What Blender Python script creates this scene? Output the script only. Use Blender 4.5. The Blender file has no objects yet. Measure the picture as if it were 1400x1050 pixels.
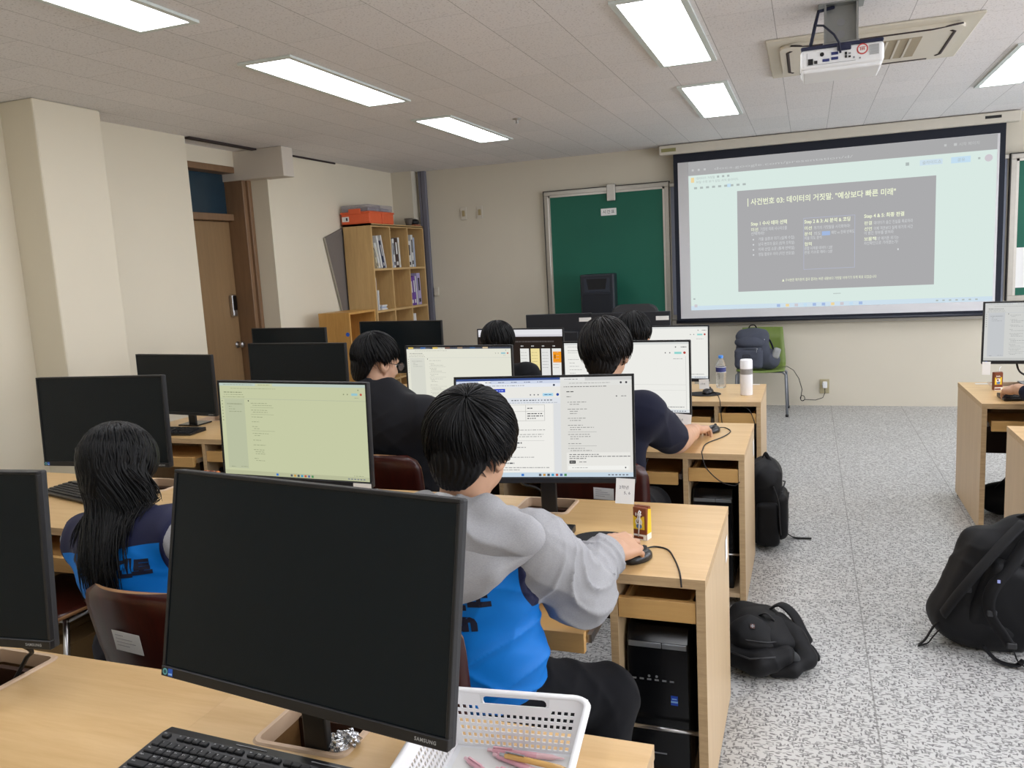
import bpy, bmesh, math, random
import numpy as np
from math import sin, cos, pi, radians
from mathutils import Vector, Matrix, Euler
from mathutils.bvhtree import BVHTree
random.seed(7)
RNG = np.random.default_rng(11)
SC = bpy.context.scene
COL = SC.collection
V = Vector

# ------------------------------------------------------------------ naming
def tag(o, label=None, cat=None, group=None, kind=None):
    if label: o['label'] = label
    if cat: o['category'] = cat
    if group: o['group'] = group
    if kind: o['kind'] = kind
    return o

def thing(name, label, cat, loc=(0, 0, 0), rotz=0.0, group=None):
    o = bpy.data.objects.new(name, None)
    o.empty_display_size = 0.05
    COL.objects.link(o)
    o.location = loc
    o.rotation_euler = (0, 0, rotz)
    return tag(o, label, cat, group)

def link_mesh(name, me, parent=None):
    me.name = name
    o = bpy.data.objects.new(name, me)
    COL.objects.link(o)
    if parent is not None:
        o.parent = parent
    return o

def copy_tree(o, parent=None):
    c = o.copy()
    COL.objects.link(c)
    if parent is not None:
        c.parent = parent
    for ch in list(o.children):
        copy_tree(ch, c)
    return c

# ------------------------------------------------------------------ materials
def lin(c):
    r = []
    for v in c[:3]:
        v = v / 255.0
        r.append(v / 12.92 if v <= 0.04045 else ((v + 0.055) / 1.055) ** 2.4)
    return (r[0], r[1], r[2], 1.0)

class NT:
    def __init__(s, name):
        s.m = bpy.data.materials.new(name)
        s.m.use_nodes = True
        s.t = s.m.node_tree
        s.t.nodes.clear()
        s.out = s.t.nodes.new('ShaderNodeOutputMaterial')
        s.b = s.t.nodes.new('ShaderNodeBsdfPrincipled')
        s.t.links.new(s.b.outputs[0], s.out.inputs[0])
    def n(s, typ, **kw):
        nd = s.t.nodes.new(typ)
        for k, v in kw.items():
            if k.startswith('i_'):
                key = k[2:]
                key = int(key) if key.isdigit() else key.replace('_', ' ')
                nd.inputs[key].default_value = v
            else:
                setattr(nd, k, v)
        return nd
    def l(s, a, b):
        s.t.links.new(a, b)
    def coords(s, which='Object', scale=(1, 1, 1), loc=(0, 0, 0), rot=(0, 0, 0)):
        tc = s.n('ShaderNodeTexCoord')
        mp = s.n('ShaderNodeMapping')
        mp.inputs['Scale'].default_value = scale
        mp.inputs['Location'].default_value = loc
        mp.inputs['Rotation'].default_value = rot
        s.l(tc.outputs[which], mp.inputs['Vector'])
        return mp.outputs[0]
    def noise(s, vec, scale, detail=3.0, rough=0.5, dist=0.0):
        nd = s.n('ShaderNodeTexNoise')
        nd.inputs['Scale'].default_value = scale
        nd.inputs['Detail'].default_value = detail
        nd.inputs['Roughness'].default_value = rough
        nd.inputs['Distortion'].default_value = dist
        if vec is not None: s.l(vec, nd.inputs['Vector'])
        return nd.outputs['Fac']
    def ramp(s, fac, stops):
        r = s.n('ShaderNodeValToRGB')
        e = r.color_ramp.elements
        while len(e) > 1: e.remove(e[-1])
        e[0].position = stops[0][0]; e[0].color = stops[0][1]
        for p, c in stops[1:]:
            q = e.new(p); q.color = c
        s.l(fac, r.inputs[0])
        return r.outputs[0]
    def math(s, op, a, b=None, c=None):
        m = s.n('ShaderNodeMath', operation=op)
        for i, v in enumerate((a, b, c)):
            if v is None: continue
            if isinstance(v, (int, float)): m.inputs[i].default_value = v
            else: s.l(v, m.inputs[i])
        return m.outputs[0]
    def mix(s, fac, a, b):
        m = s.n('ShaderNodeMix', data_type='RGBA')
        if isinstance(fac, (int, float)): m.inputs[0].default_value = fac
        else: s.l(fac, m.inputs[0])
        for i, v in ((6, a), (7, b)):
            if isinstance(v, tuple): m.inputs[i].default_value = v
            else: s.l(v, m.inputs[i])
        return m.outputs[2]
    def base(s, v):
        if isinstance(v, tuple): s.b.inputs['Base Color'].default_value = v
        else: s.l(v, s.b.inputs['Base Color'])
    def bump(s, h, strength=0.2, dist=0.005):
        b = s.n('ShaderNodeBump')
        b.inputs['Strength'].default_value = strength
        b.inputs['Distance'].default_value = dist
        s.l(h, b.inputs['Height'])
        s.l(b.outputs[0], s.b.inputs['Normal'])

MC = {}
def plain(name, rgb, rough=0.5, metal=0.0, spec=0.5, var=0.06, vscale=30.0, bump=0.0, bscale=400.0, trans=0.0, coat=0.0, sss=0.0, ior=1.45):
    if name in MC: return MC[name]
    k = NT(name)
    c = lin(rgb)
    if var > 0:
        f = k.noise(k.coords(), vscale, 3)
        lo = tuple(max(0, x * (1 - var)) for x in c[:3]) + (1,)
        hi = tuple(min(1, x * (1 + var)) for x in c[:3]) + (1,)
        k.base(k.mix(f, lo, hi))
    else:
        k.base(c)
    k.b.inputs['Roughness'].default_value = rough
    k.b.inputs['Metallic'].default_value = metal
    k.b.inputs['Specular IOR Level'].default_value = spec
    k.b.inputs['IOR'].default_value = ior
    if trans: k.b.inputs['Transmission Weight'].default_value = trans
    if coat: k.b.inputs['Coat Weight'].default_value = coat
    if sss:
        k.b.inputs['Subsurface Weight'].default_value = sss
        k.b.inputs['Subsurface Radius'].default_value = (0.012, 0.005, 0.003)
    if bump: k.bump(k.noise(k.coords(), bscale, 4), bump, 0.002)
    MC[name] = k.m
    return k.m

def glow(name, rgb, strength=1.0, sample=True):
    key = 'glow ' + name
    if key in MC: return MC[key]
    k = NT(name)
    k.t.nodes.remove(k.b)
    e = k.n('ShaderNodeEmission')
    e.inputs[0].default_value = lin(rgb)
    e.inputs[1].default_value = strength
    k.l(e.outputs[0], k.out.inputs[0])
    if not sample: k.m.cycles.emission_sampling = 'NONE'
    MC[key] = k.m
    return k.m

def wood(name, c1, c2, axis='x', rough=0.4, scale=1.0):
    """pale laminate with a long grain along one axis"""
    if name in MC: return MC[name]
    k = NT(name)
    sc = {'x': (1.2, 14, 14), 'y': (14, 1.2, 14), 'z': (14, 14, 1.2)}[axis]
    sc = tuple(v * scale for v in sc)
    co = k.coords('Object', sc)
    f1 = k.noise(co, 1.6, 5, 0.55, 0.6)
    f2 = k.noise(co, 9.0, 4, 0.6)
    f = k.math('MULTIPLY_ADD', f2, 0.35, k.math('MULTIPLY', f1, 0.65))
    k.base(k.ramp(f, [(0.32, lin(c1)), (0.68, lin(c2))]))
    k.b.inputs['Roughness'].default_value = rough
    k.bump(f2, 0.04, 0.001)
    MC[name] = k.m
    return k.m

# ------------------------------------------------------------------ mesh builder
class MB:
    def __init__(s):
        s.bm = bmesh.new()
    def _mark(s): return len(s.bm.faces)
    def _fin(s, geom_faces, mat, smooth):
        for f in geom_faces:
            f.material_index = mat
            f.smooth = smooth
    def box(s, x0, x1, y0, y1, z0, z1, bev=0.0, seg=2, mat=0, M=None, smooth=False):
        vs = [s.bm.verts.new((x, y, z)) for x in (x0, x1) for y in (y0, y1) for z in (z0, z1)]
        idx = [(0, 1, 3, 2), (4, 6, 7, 5), (0, 4, 5, 1), (2, 3, 7, 6), (0, 2, 6, 4), (1, 5, 7, 3)]
        fs = [s.bm.faces.new([vs[i] for i in q]) for q in idx]
        if bev > 0:
            es = list({e for f in fs for e in f.edges})
            r = bmesh.ops.bevel(s.bm, geom=es, offset=bev, segments=seg, affect='EDGES', profile=0.5, clamp_overlap=True)
            allf = set(r['faces']) | {f for v in r['verts'] for f in v.link_faces}
            allf |= {f for f in fs if f.is_valid}
            fs = list(allf)
        s._fin(fs, mat, smooth)
        if M is not None:
            for v in {v for f in fs for v in f.verts}: v.co = M @ v.co
        return fs
    def prism(s, poly, z0, z1, mat=0, M=None, bev=0.0, seg=2, smooth=False):
        a = [s.bm.verts.new((p[0], p[1], z0)) for p in poly]
        b = [s.bm.verts.new((p[0], p[1], z1)) for p in poly]
        n = len(poly)
        fs = [s.bm.faces.new(list(reversed(a))), s.bm.faces.new(b)]
        for i in range(n):
            f = s.bm.faces.new((a[i], a[(i + 1) % n], b[(i + 1) % n], b[i]))
            fs.append(f)
        if bev > 0:
            es = list(set(fs[0].edges) | set(fs[1].edges))
            r = bmesh.ops.bevel(s.bm, geom=es, offset=bev, segments=seg, affect='EDGES', profile=0.5, clamp_overlap=True)
            fs = list({f for f in fs if f.is_valid} | set(r['faces']))
        s._fin(fs, mat, smooth)
        if M is not None:
            for v in {v for f in fs for v in f.verts}: v.co = M @ v.co
        return fs
    def quad(s, pts, mat=0, smooth=False):
        f = s.bm.faces.new([s.bm.verts.new(p) for p in pts])
        f.material_index = mat; f.smooth = smooth
        return f
    def tube(s, pts, r, n=8, mat=0, cap=True, smooth=True, flat=1.0, up=None):
        """tube through points; r number or list; flat scales the second axis of the section"""
        P = [V(p) for p in pts]
        m = len(P)
        R = [r] * m if isinstance(r, (int, float)) else list(r)
        T = []
        for i in range(m):
            t = (P[min(i + 1, m - 1)] - P[max(i - 1, 0)])
            T.append(t.normalized() if t.length > 1e-9 else V((0, 0, 1)))
        u = V(up) if up is not None else (V((0, 0, 1)) if abs(T[0].z) < 0.9 else V((1, 0, 0)))
        rings = []
        for i in range(m):
            if up is not None: u = V(up)
            u = (u - T[i] * u.dot(T[i]))
            if u.length < 1e-6: u = T[i].orthogonal()
            u.normalize()
            w = T[i].cross(u)
            rings.append([s.bm.verts.new(P[i] + (w * cos(2 * pi * k / n) + u * (flat * sin(2 * pi * k / n))) * R[i]) for k in range(n)])
        fs = []
        for i in range(m - 1):
            for k in range(n):
                fs.append(s.bm.faces.new((rings[i][k], rings[i][(k + 1) % n], rings[i + 1][(k + 1) % n], rings[i + 1][k])))
        s._fin(fs, mat, smooth)
        if cap:
            c = [s.bm.faces.new(list(reversed(rings[0]))), s.bm.faces.new(rings[-1])]
            s._fin(c, mat, False)
            fs += c
        return fs
    def cyl(s, p0, p1, r0, r1=None, n=20, mat=0, cap=True, smooth=True):
        return s.tube([p0, p1], [r0, r0 if r1 is None else r1], n, mat, cap, smooth)
    def lathe(s, prof, n=28, mat=0, M=None, smooth=True, mats=None):
        rings = []
        for (r, z) in prof:
            if r < 1e-6: rings.append([s.bm.verts.new((0, 0, z))])
            else: rings.append([s.bm.verts.new((r * cos(2 * pi * k / n), r * sin(2 * pi * k / n), z)) for k in range(n)])
        fs = []
        for i in range(len(prof) - 1):
            a, b = rings[i], rings[i + 1]
            mi = mats[i] if mats else mat
            for k in range(n):
                k2 = (k + 1) % n
                if len(a) == 1 and len(b) == 1: continue
                if len(a) == 1: f = s.bm.faces.new((a[0], b[k2], b[k]))
                elif len(b) == 1: f = s.bm.faces.new((a[k], a[k2], b[0]))
                else: f = s.bm.faces.new((a[k], a[k2], b[k2], b[k]))
                f.material_index = mi; f.smooth = smooth
                fs.append(f)
        if M is not None:
            for v in {v for f in fs for v in f.verts}: v.co = M @ v.co
        return fs
    def ell(s, c, rad, n=16, m=10, mat=0, rot=None):
        prof = [(sin(pi * i / m), -cos(pi * i / m)) for i in range(m + 1)]
        Mx = Matrix.Translation(V(c)) @ (rot.to_4x4() if rot is not None else Matrix.Identity(4)) @ Matrix.Diagonal((rad[0], rad[1], rad[2], 1))
        return s.lathe(prof, n, mat, Mx)
    def add_mesh(s, vs, fs, mat=0, M=None, smooth=False):
        vv = [s.bm.verts.new(M @ V(v) if M is not None else v) for v in vs]
        for f in fs:
            try:
                q = s.bm.faces.new([vv[i] for i in f]); q.material_index = mat; q.smooth = smooth
            except ValueError: pass
    def build(s, name, mats, parent=None, loc=None, rot=None, recalc=True):
        if recalc: bmesh.ops.recalc_face_normals(s.bm, faces=s.bm.faces[:])
        me = bpy.data.meshes.new(name)
        s.bm.to_mesh(me); s.bm.free()
        for m in (mats if isinstance(mats, (list, tuple)) else [mats]): me.materials.append(m)
        o = link_mesh(name, me, parent)
        if loc is not None: o.location = loc
        if rot is not None: o.rotation_euler = rot
        return o

def rrect(w, h, r, n=5, cx=0, cy=0):
    pts = []
    for (sx, sy, a0) in ((1, 1, 0), (-1, 1, 90), (-1, -1, 180), (1, -1, 270)):
        for i in range(n + 1):
            a = radians(a0 + 90 * i / n)
            pts.append((cx + sx * (w / 2 - r) + r * cos(a), cy + sy * (h / 2 - r) + r * sin(a)))
    return pts

def frame3(u, v, n, o):
    return Matrix(((u[0], v[0], n[0], o[0]), (u[1], v[1], n[1], o[1]), (u[2], v[2], n[2], o[2]), (0, 0, 0, 1)))
# plane facing the viewer standing at -y: local x -> +x, local y -> +z, local z -> -y
def facing(o): return frame3((1, 0, 0), (0, 0, 1), (0, -1, 0), o)

_txt = {}
def text_geo(body, size, align='LEFT', spacing=1.0, bold=0.0):
    key = (body, size, align, spacing, bold)
    if key in _txt: return _txt[key]
    cu = bpy.data.curves.new('lettering', 'FONT')
    cu.body = body; cu.size = size; cu.align_x = align; cu.space_character = spacing
    cu.resolution_u = 2; cu.offset = bold
    ob = bpy.data.objects.new('lettering', cu)
    COL.objects.link(ob)
    bpy.context.view_layer.update()
    me = bpy.data.meshes.new_from_object(ob.evaluated_get(bpy.context.evaluated_depsgraph_get()))
    vs = [tuple(v.co) for v in me.vertices]; fs = [tuple(p.vertices) for p in me.polygons]
    bpy.data.objects.remove(ob); bpy.data.curves.remove(cu); bpy.data.meshes.remove(me)
    _txt[key] = (vs, fs)
    return vs, fs

# ------------------------------------------------------------------ implicit surfaces (surface nets)
def smin(a, b, k):
    if k <= 0: return np.minimum(a, b)
    h = np.clip(0.5 + 0.5 * (b - a) / k, 0, 1)
    return b + (a - b) * h - k * h * (1 - h)

def rc(a, b, ra, rb=None, k=0.02, op='u'):
    return dict(t='rc', a=np.array(a, float), b=np.array(b, float), ra=ra, rb=ra if rb is None else rb, k=k, op=op)
def el(c, r, R=None, k=0.02, op='u'):
    return dict(t='el', c=np.array(c, float), r=np.array(r, float), R=None if R is None else np.array(R, float), k=k, op=op)
def bx(c, h, R=None, rr=0.02, k=0.02, op='u'):
    return dict(t='bx', c=np.array(c, float), r=np.array(h, float), R=None if R is None else np.array(R, float), rr=rr, k=k, op=op)

def pdist(p, X, Y, Z):
    if p['t'] == 'rc':
        a, b = p['a'], p['b']
        ab = b - a; L2 = max(ab @ ab, 1e-12)
        t = np.clip(((X - a[0]) * ab[0] + (Y - a[1]) * ab[1] + (Z - a[2]) * ab[2]) / L2, 0, 1)
        d = np.sqrt((X - a[0] - t * ab[0]) ** 2 + (Y - a[1] - t * ab[1]) ** 2 + (Z - a[2] - t * ab[2]) ** 2)
        return d - (p['ra'] + (p['rb'] - p['ra']) * t)
    c = p['c']
    x, y, z = X - c[0], Y - c[1], Z - c[2]
    if p['R'] is not None:
        R = p['R']
        x, y, z = (R[0, 0] * x + R[1, 0] * y + R[2, 0] * z, R[0, 1] * x + R[1, 1] * y + R[2, 1] * z, R[0, 2] * x + R[1, 2] * y + R[2, 2] * z)
    r = p['r']
    if p['t'] == 'el':
        k0 = np.sqrt((x / r[0]) ** 2 + (y / r[1]) ** 2 + (z / r[2]) ** 2)
        k1 = np.sqrt((x / r[0] ** 2) ** 2 + (y / r[1] ** 2) ** 2 + (z / r[2] ** 2) ** 2)
        return k0 * (k0 - 1) / np.maximum(k1, 1e-9)
    rr = p['rr']
    qx, qy, qz = np.abs(x) - r[0] + rr, np.abs(y) - r[1] + rr, np.abs(z) - r[2] + rr
    return np.sqrt(np.maximum(qx, 0) ** 2 + np.maximum(qy, 0) ** 2 + np.maximum(qz, 0) ** 2) + np.minimum(np.maximum(qx, np.maximum(qy, qz)), 0) - rr

def pbox(p):
    if p['t'] == 'rc':
        r = max(p['ra'], p['rb'])
        return np.minimum(p['a'], p['b']) - r, np.maximum(p['a'], p['b']) + r
    r = np.linalg.norm(p['r']) if p['R'] is not None else p['r']
    return p['c'] - r, p['c'] + r

def fields(prims, h, pad=0.03, post=None):
    lo = np.min([pbox(p)[0] for p in prims if p['op'] == 'u'], 0) - pad
    hi = np.max([pbox(p)[1] for p in prims if p['op'] == 'u'], 0) + pad
    n = np.ceil((hi - lo) / h).astype(int) + 1
    ax = [lo[i] + h * np.arange(n[i]) for i in range(3)]
    D = np.full(n, 9.0, np.float32)
    for p in prims:
        a, b = pbox(p)
        m = p['k'] + 4 * h + 0.01
        i0 = np.clip(np.floor((a - m - lo) / h).astype(int), 0, n)
        i1 = np.clip(np.ceil((b + m - lo) / h).astype(int) + 1, 0, n)
        if np.any(i1 <= i0): continue
        sl = tuple(slice(i0[i], i1[i]) for i in range(3))
        X = ax[0][sl[0]][:, None, None]; Y = ax[1][sl[1]][None, :, None]; Z = ax[2][sl[2]][None, None, :]
        d = pdist(p, X, Y, Z)
        if p['op'] == 'u': D[sl] = smin(D[sl], d, p['k'])
        elif p['op'] == 's': D[sl] = -smin(-D[sl], d, p['k'])
    if post is not None:
        D = post(D, ax[0][:, None, None], ax[1][None, :, None], ax[2][None, None, :])
    return D, lo

def nets(D, lo, h):
    n = D.shape
    S = D < 0
    cs = np.zeros((n[0] - 1, n[1] - 1, n[2] - 1), np.uint8)
    off = [(i, j, k) for i in (0, 1) for j in (0, 1) for k in (0, 1)]
    for (i, j, k) in off:
        cs += S[i:n[0] - 1 + i, j:n[1] - 1 + j, k:n[2] - 1 + k]
    act = (cs > 0) & (cs < 8)
    cells = np.argwhere(act)
    idx = np.full(cs.shape, -1, np.int64)
    idx[act] = np.arange(len(cells))
    acc = np.zeros((len(cells), 3)); cnt = np.zeros(len(cells))
    cv = {o: D[cells[:, 0] + o[0], cells[:, 1] + o[1], cells[:, 2] + o[2]] for o in off}
    for a in off:
        for axn in range(3):
            if a[axn]: continue
            b = list(a); b[axn] = 1; b = tuple(b)
            va, vb = cv[a], cv[b]
            m = (va < 0) != (vb < 0)
            t = va[m] / (va[m] - vb[m])
            p = np.array(a, float)[None, :].repeat(m.sum(), 0)
            p[:, axn] += t
            acc[m] += p; cnt[m] += 1
    verts = (cells + acc / np.maximum(cnt, 1)[:, None]) * h + lo
    quads = []
    for axn in range(3):
        o1, o2 = [(1, 2), (2, 0), (0, 1)][axn]
        s0 = [slice(None)] * 3; s1 = [slice(None)] * 3
        s0[axn] = slice(0, n[axn] - 1); s1[axn] = slice(1, n[axn])
        A, B = S[tuple(s0)], S[tuple(s1)]
        e = np.argwhere(A != B)
        e = e[(e[:, o1] > 0) & (e[:, o2] > 0) & (e[:, o1] < n[o1] - 1) & (e[:, o2] < n[o2] - 1)]
        if not len(e): continue
        sgn = A[e[:, 0], e[:, 1], e[:, 2]]
        c = []
        for (d1, d2) in ((1, 1), (0, 1), (0, 0), (1, 0)):
            q = e.copy(); q[:, o1] -= d1; q[:, o2] -= d2
            c.append(idx[q[:, 0], q[:, 1], q[:, 2]])
        Q = np.stack(c, 1)
        Q[~sgn] = Q[~sgn][:, ::-1]
        quads.append(Q)
    return verts, np.concatenate(quads) if quads else np.zeros((0, 4), int)

def np_mesh(name, parts, attr=None):
    """parts: list of (verts, quads); one mesh datablock"""
    vs, qs, o = [], [], 0
    for v, q in parts:
        vs.append(v); qs.append(q + o); o += len(v)
    v = np.concatenate(vs); q = np.concatenate(qs)
    me = bpy.data.meshes.new(name)
    me.vertices.add(len(v)); me.vertices.foreach_set('co', v.astype(np.float32).ravel())
    me.loops.add(q.size); me.loops.foreach_set('vertex_index', q.astype(np.int32).ravel())
    me.polygons.add(len(q)); me.polygons.foreach_set('loop_start', (np.arange(len(q)) * 4).astype(np.int32))
    me.polygons.foreach_set('use_smooth', np.ones(len(q), bool))
    me.update(calc_edges=True); me.validate()
    if attr:
        for k, f in attr.items():
            a = me.attributes.new(k, 'FLOAT', 'POINT')
            a.data.foreach_set('value', f(v).astype(np.float32))
    return me

def sdf_obj(name, prims, h, mats, parent=None, post=None, attr=None, extra=(), pad=0.03, smooth=1):
    D, lo = fields(prims, h, pad, post)
    parts = [nets(D, lo, h)] + list(extra)
    off = np.array(parent.location[:] if parent is not None else (0, 0, 0))
    me = np_mesh(name, parts, attr)
    if parent is not None:
        co = np.empty(len(me.vertices) * 3, np.float32); me.vertices.foreach_get('co', co)
        co = co.reshape(-1, 3) - off.astype(np.float32)
        me.vertices.foreach_set('co', co.ravel())
        me.update()
    for m in (mats if isinstance(mats, (list, tuple)) else [mats]): me.materials.append(m)
    return link_mesh(name, me, parent)

def sdf_part(prims, h, post=None, pad=0.03):
    D, lo = fields(prims, h, pad, post)
    return nets(D, lo, h)
# ================================================================== camera
yaw, pitch, roll, FPX = 3.54522333e-01, 1.45428900e-01, 5.39843333e-02, 1108.1
CAMZ = 1.6
fw = V((-sin(yaw) * cos(pitch), cos(yaw) * cos(pitch), -sin(pitch)))
rt0 = V((cos(yaw), sin(yaw), 0))
dn0 = fw.cross(rt0)
rt = rt0 * cos(roll) + dn0 * sin(roll)
dn = -rt0 * sin(roll) + dn0 * cos(roll)
cd = bpy.data.cameras.new('camera')
cd.sensor_fit = 'HORIZONTAL'; cd.sensor_width = 36.0
cd.lens = FPX / 1400.0 * 36.0
cd.clip_start = 0.05
cam = bpy.data.objects.new('camera', cd)
COL.objects.link(cam)
up, bk = -dn, -fw
cam.matrix_world = Matrix(((rt.x, up.x, bk.x, 0), (rt.y, up.y, bk.y, 0), (rt.z, up.z, bk.z, CAMZ), (0, 0, 0, 1)))
SC.camera = cam
SC.view_settings.view_transform = 'Standard'
SC.view_settings.look = 'None'
SC.view_settings.gamma = 1.0
SC.view_settings.use_curve_mapping = False
SC.view_settings.exposure = 0.0

wd = bpy.data.worlds.new('world'); SC.world = wd
wd.use_nodes = True
wd.node_tree.nodes['Background'].inputs[0].default_value = (0.75, 0.85, 1.0, 1)
wd.node_tree.nodes['Background'].inputs[1].default_value = 0.6

# ================================================================== shared materials
def mat_floor():
    k = NT('speckled floor tile')
    co = k.coords('Object')
    # two layers of short dark flecks lying in different directions on a pale ground
    warp = k.n('ShaderNodeTexNoise'); warp.inputs['Scale'].default_value = 45.0; k.l(co, warp.inputs['Vector'])
    wv = k.n('ShaderNodeVectorMath', operation='MULTIPLY_ADD')
    k.l(warp.outputs['Color'], wv.inputs[0]); wv.inputs[1].default_value = (0.016, 0.016, 0); k.l(co, wv.inputs[2])
    fl = None
    for (sx, sy, rot, thr, gate) in ((34, 105, 0.5, 0.30, 0.42), (100, 36, 0.35, 0.30, 0.45), (40, 112, -0.6, 0.29, 0.5)):
        mp = k.n('ShaderNodeMapping'); mp.inputs['Scale'].default_value = (sx, sy, 1); mp.inputs['Rotation'].default_value = (0, 0, rot)
        k.l(wv.outputs[0], mp.inputs['Vector'])
        vo = k.n('ShaderNodeTexVoronoi', voronoi_dimensions='2D'); vo.inputs['Scale'].default_value = 1.0
        k.l(mp.outputs[0], vo.inputs['Vector'])
        near = k.math('LESS_THAN', vo.outputs['Distance'], thr)
        sep = k.n('ShaderNodeSeparateColor'); k.l(vo.outputs['Color'], sep.inputs[0])
        g = k.math('GREATER_THAN', sep.outputs[0], gate)
        m = k.math('MULTIPLY', near, g)
        m = k.math('MULTIPLY', m, k.math('MULTIPLY_ADD', sep.outputs[1], 0.5, 0.5))
        fl = m if fl is None else k.math('MAXIMUM', fl, m)
    big = k.noise(co, 1.2, 4)
    ground = k.mix(big, lin((196, 197, 196)), lin((208, 208, 206)))
    fine = k.noise(co, 160.0, 2)
    ground = k.mix(k.math('MULTIPLY', fine, 0.35), ground, lin((170, 169, 168)))
    c = k.mix(k.math('MULTIPLY', fl, 0.88), ground, lin((78, 76, 78)))
    # tile joints
    sx = k.n('ShaderNodeSeparateXYZ'); k.l(co, sx.inputs[0])
    def joint(o, off, per, w):
        f = k.math('FRACT', k.math('DIVIDE', k.math('ADD', o, off), per))
        return k.math('LESS_THAN', f, w / per)
    j = joint(sx.outputs[0], 100 * 0.651 - 0.215, 0.651, 0.006)
    j2 = joint(sx.outputs[1], 100 * 0.651 - 0.15, 0.651, 0.003)
    j = k.math('MAXIMUM', j, k.math('MULTIPLY', j2, 0.35))
    c = k.mix(k.math('MULTIPLY', j, 0.6), c, lin((110, 108, 106)))
    k.base(c)
    k.b.inputs['Roughness'].default_value = 0.34
    k.b.inputs['Specular IOR Level'].default_value = 0.35
    return k.m

def mat_ceiling():
    k = NT('mineral fibre ceiling tile')
    co = k.coords('Object')
    sx = k.n('ShaderNodeSeparateXYZ'); k.l(co, sx.inputs[0])
    u = k.math('DIVIDE', k.math('ADD', sx.outputs[0], 100 * 0.3225 + 0.16), 0.3225)
    fu = k.math('FRACT', u); cu = k.math('FLOOR', u)
    odd = k.math('MODULO', cu, 2.0)
    v = k.math('ADD', k.math('DIVIDE', k.math('ADD', sx.outputs[1], 100 * 0.665 - 5.24), 0.665), k.math('MULTIPLY', odd, 0.5))
    fv = k.math('FRACT', v)
    j = k.math('MAXIMUM', k.math('LESS_THAN', fu, 0.010), k.math('MULTIPLY', k.math('LESS_THAN', fv, 0.004), 0.7))
    cid = k.n('ShaderNodeCombineXYZ'); k.l(cu, cid.inputs[0]); k.l(k.math('FLOOR', v), cid.inputs[1])
    wn = k.n('ShaderNodeTexWhiteNoise'); k.l(cid.outputs[0], wn.inputs['Vector'])
    ground = k.mix(wn.outputs['Value'], lin((230, 228, 228)), lin((236, 233, 233)))
    pit = k.n('ShaderNodeTexVoronoi'); pit.inputs['Scale'].default_value = 55.0; k.l(co, pit.inputs['Vector'])
    sp = k.n('ShaderNodeSeparateColor'); k.l(pit.outputs['Color'], sp.inputs[0])
    pm = k.math('MULTIPLY', k.math('LESS_THAN', pit.outputs['Distance'], 0.22), k.math('GREATER_THAN', sp.outputs[0], 0.45))
    ground = k.mix(k.math('MULTIPLY', pm, 0.30), ground, lin((120, 114, 112)))
    worm = k.noise(co, 90, 3)
    ground = k.mix(k.math('MULTIPLY', k.math('GREATER_THAN', worm, 0.60), 0.2), ground, lin((140, 134, 132)))
    k.base(k.mix(k.math('MULTIPLY', j, 0.6), ground, lin((96, 91, 90))))
    k.b.inputs['Roughness'].default_value = 0.9
    k.b.inputs['Specular IOR Level'].default_value = 0.1
    return k.m

def mat_wall(name, rgb):
    k = NT(name)
    co = k.coords('Object')
    f = k.noise(co, 1.5, 5, 0.6)
    c = lin(rgb)
    d = tuple(x * 0.93 for x in c[:3]) + (1,)
    k.base(k.mix(f, d, c))
    k.b.inputs['Roughness'].default_value = 0.7
    k.b.inputs['Specular IOR Level'].default_value = 0.2
    k.bump(k.noise(co, 250, 3), 0.06, 0.002)
    return k.m

M_FLOOR = mat_floor()
M_CEIL = mat_ceiling()
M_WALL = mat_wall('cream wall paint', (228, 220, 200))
M_WALLF = mat_wall('shaded cream wall paint', (214, 207, 190))  # cream paint again, darkened in colour for the weaker light on the front
M_TOP = wood('pale beech worktop', (204, 166, 112), (219, 184, 132), 'x', 0.36)
M_SIDE = wood('pale beech panel', (194, 168, 132), (207, 181, 145), 'z', 0.45)
M_DRAW = wood('honey drawer front', (196, 152, 92), (211, 168, 106), 'x', 0.42)
M_EDGE = wood('layered edge band', (176, 146, 108), (206, 176, 134), 'x', 0.5, 3.0)
M_BACKP = plain('dark brown back panel', (58, 36, 26), 0.5)
M_SHELF = wood('oak shelf board', (186, 152, 100), (206, 172, 118), 'z', 0.5)
M_SHELF2 = wood('honey oak cabinet', (182, 134, 68), (206, 158, 88), 'z', 0.45)
M_DOOR = wood('brown wood door', (134, 107, 74), (146, 117, 82), 'z', 0.45)
M_FRAME = wood('brown door frame', (122, 94, 68), (136, 106, 78), 'z', 0.45)
M_BLK = plain('black plastic', (22, 22, 24), 0.42, bump=0.03)
M_BLK2 = plain('charcoal plastic', (40, 41, 44), 0.5)
M_GLOSS = plain('glossy black plastic', (10, 10, 12), 0.12)
M_PANEL = plain('dark display glass', (7, 17, 23), 0.24, spec=0.30, var=0.0)  # blue-green base colour stands in for teal reflections in the glass
M_METAL = plain('brushed steel', (190, 190, 192), 0.28, 1.0)
M_ALU = plain('aluminium profile', (176, 172, 164), 0.38, 0.75)
M_CHAIR = wood('dark red stained plywood', (46, 14, 10), (70, 24, 16), 'z', 0.3)
M_CHEDGE = plain('raw plywood edge', (150, 110, 72), 0.5)
M_PAPER = plain('white paper', (232, 232, 230), 0.8, var=0.02)
M_INK = plain('dark ink', (52, 52, 60), 0.8, var=0.0)
M_WHITE = plain('white plastic', (236, 237, 238), 0.35, var=0.02)
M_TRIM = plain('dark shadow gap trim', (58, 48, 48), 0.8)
M_CABLE = plain('black cable rubber', (16, 16, 18), 0.5)
M_CREAMP = plain('ivory plastic', (206, 200, 186), 0.45, var=0.02)
M_SILV = plain('silver plastic', (150, 152, 156), 0.35, 0.5)
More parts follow.
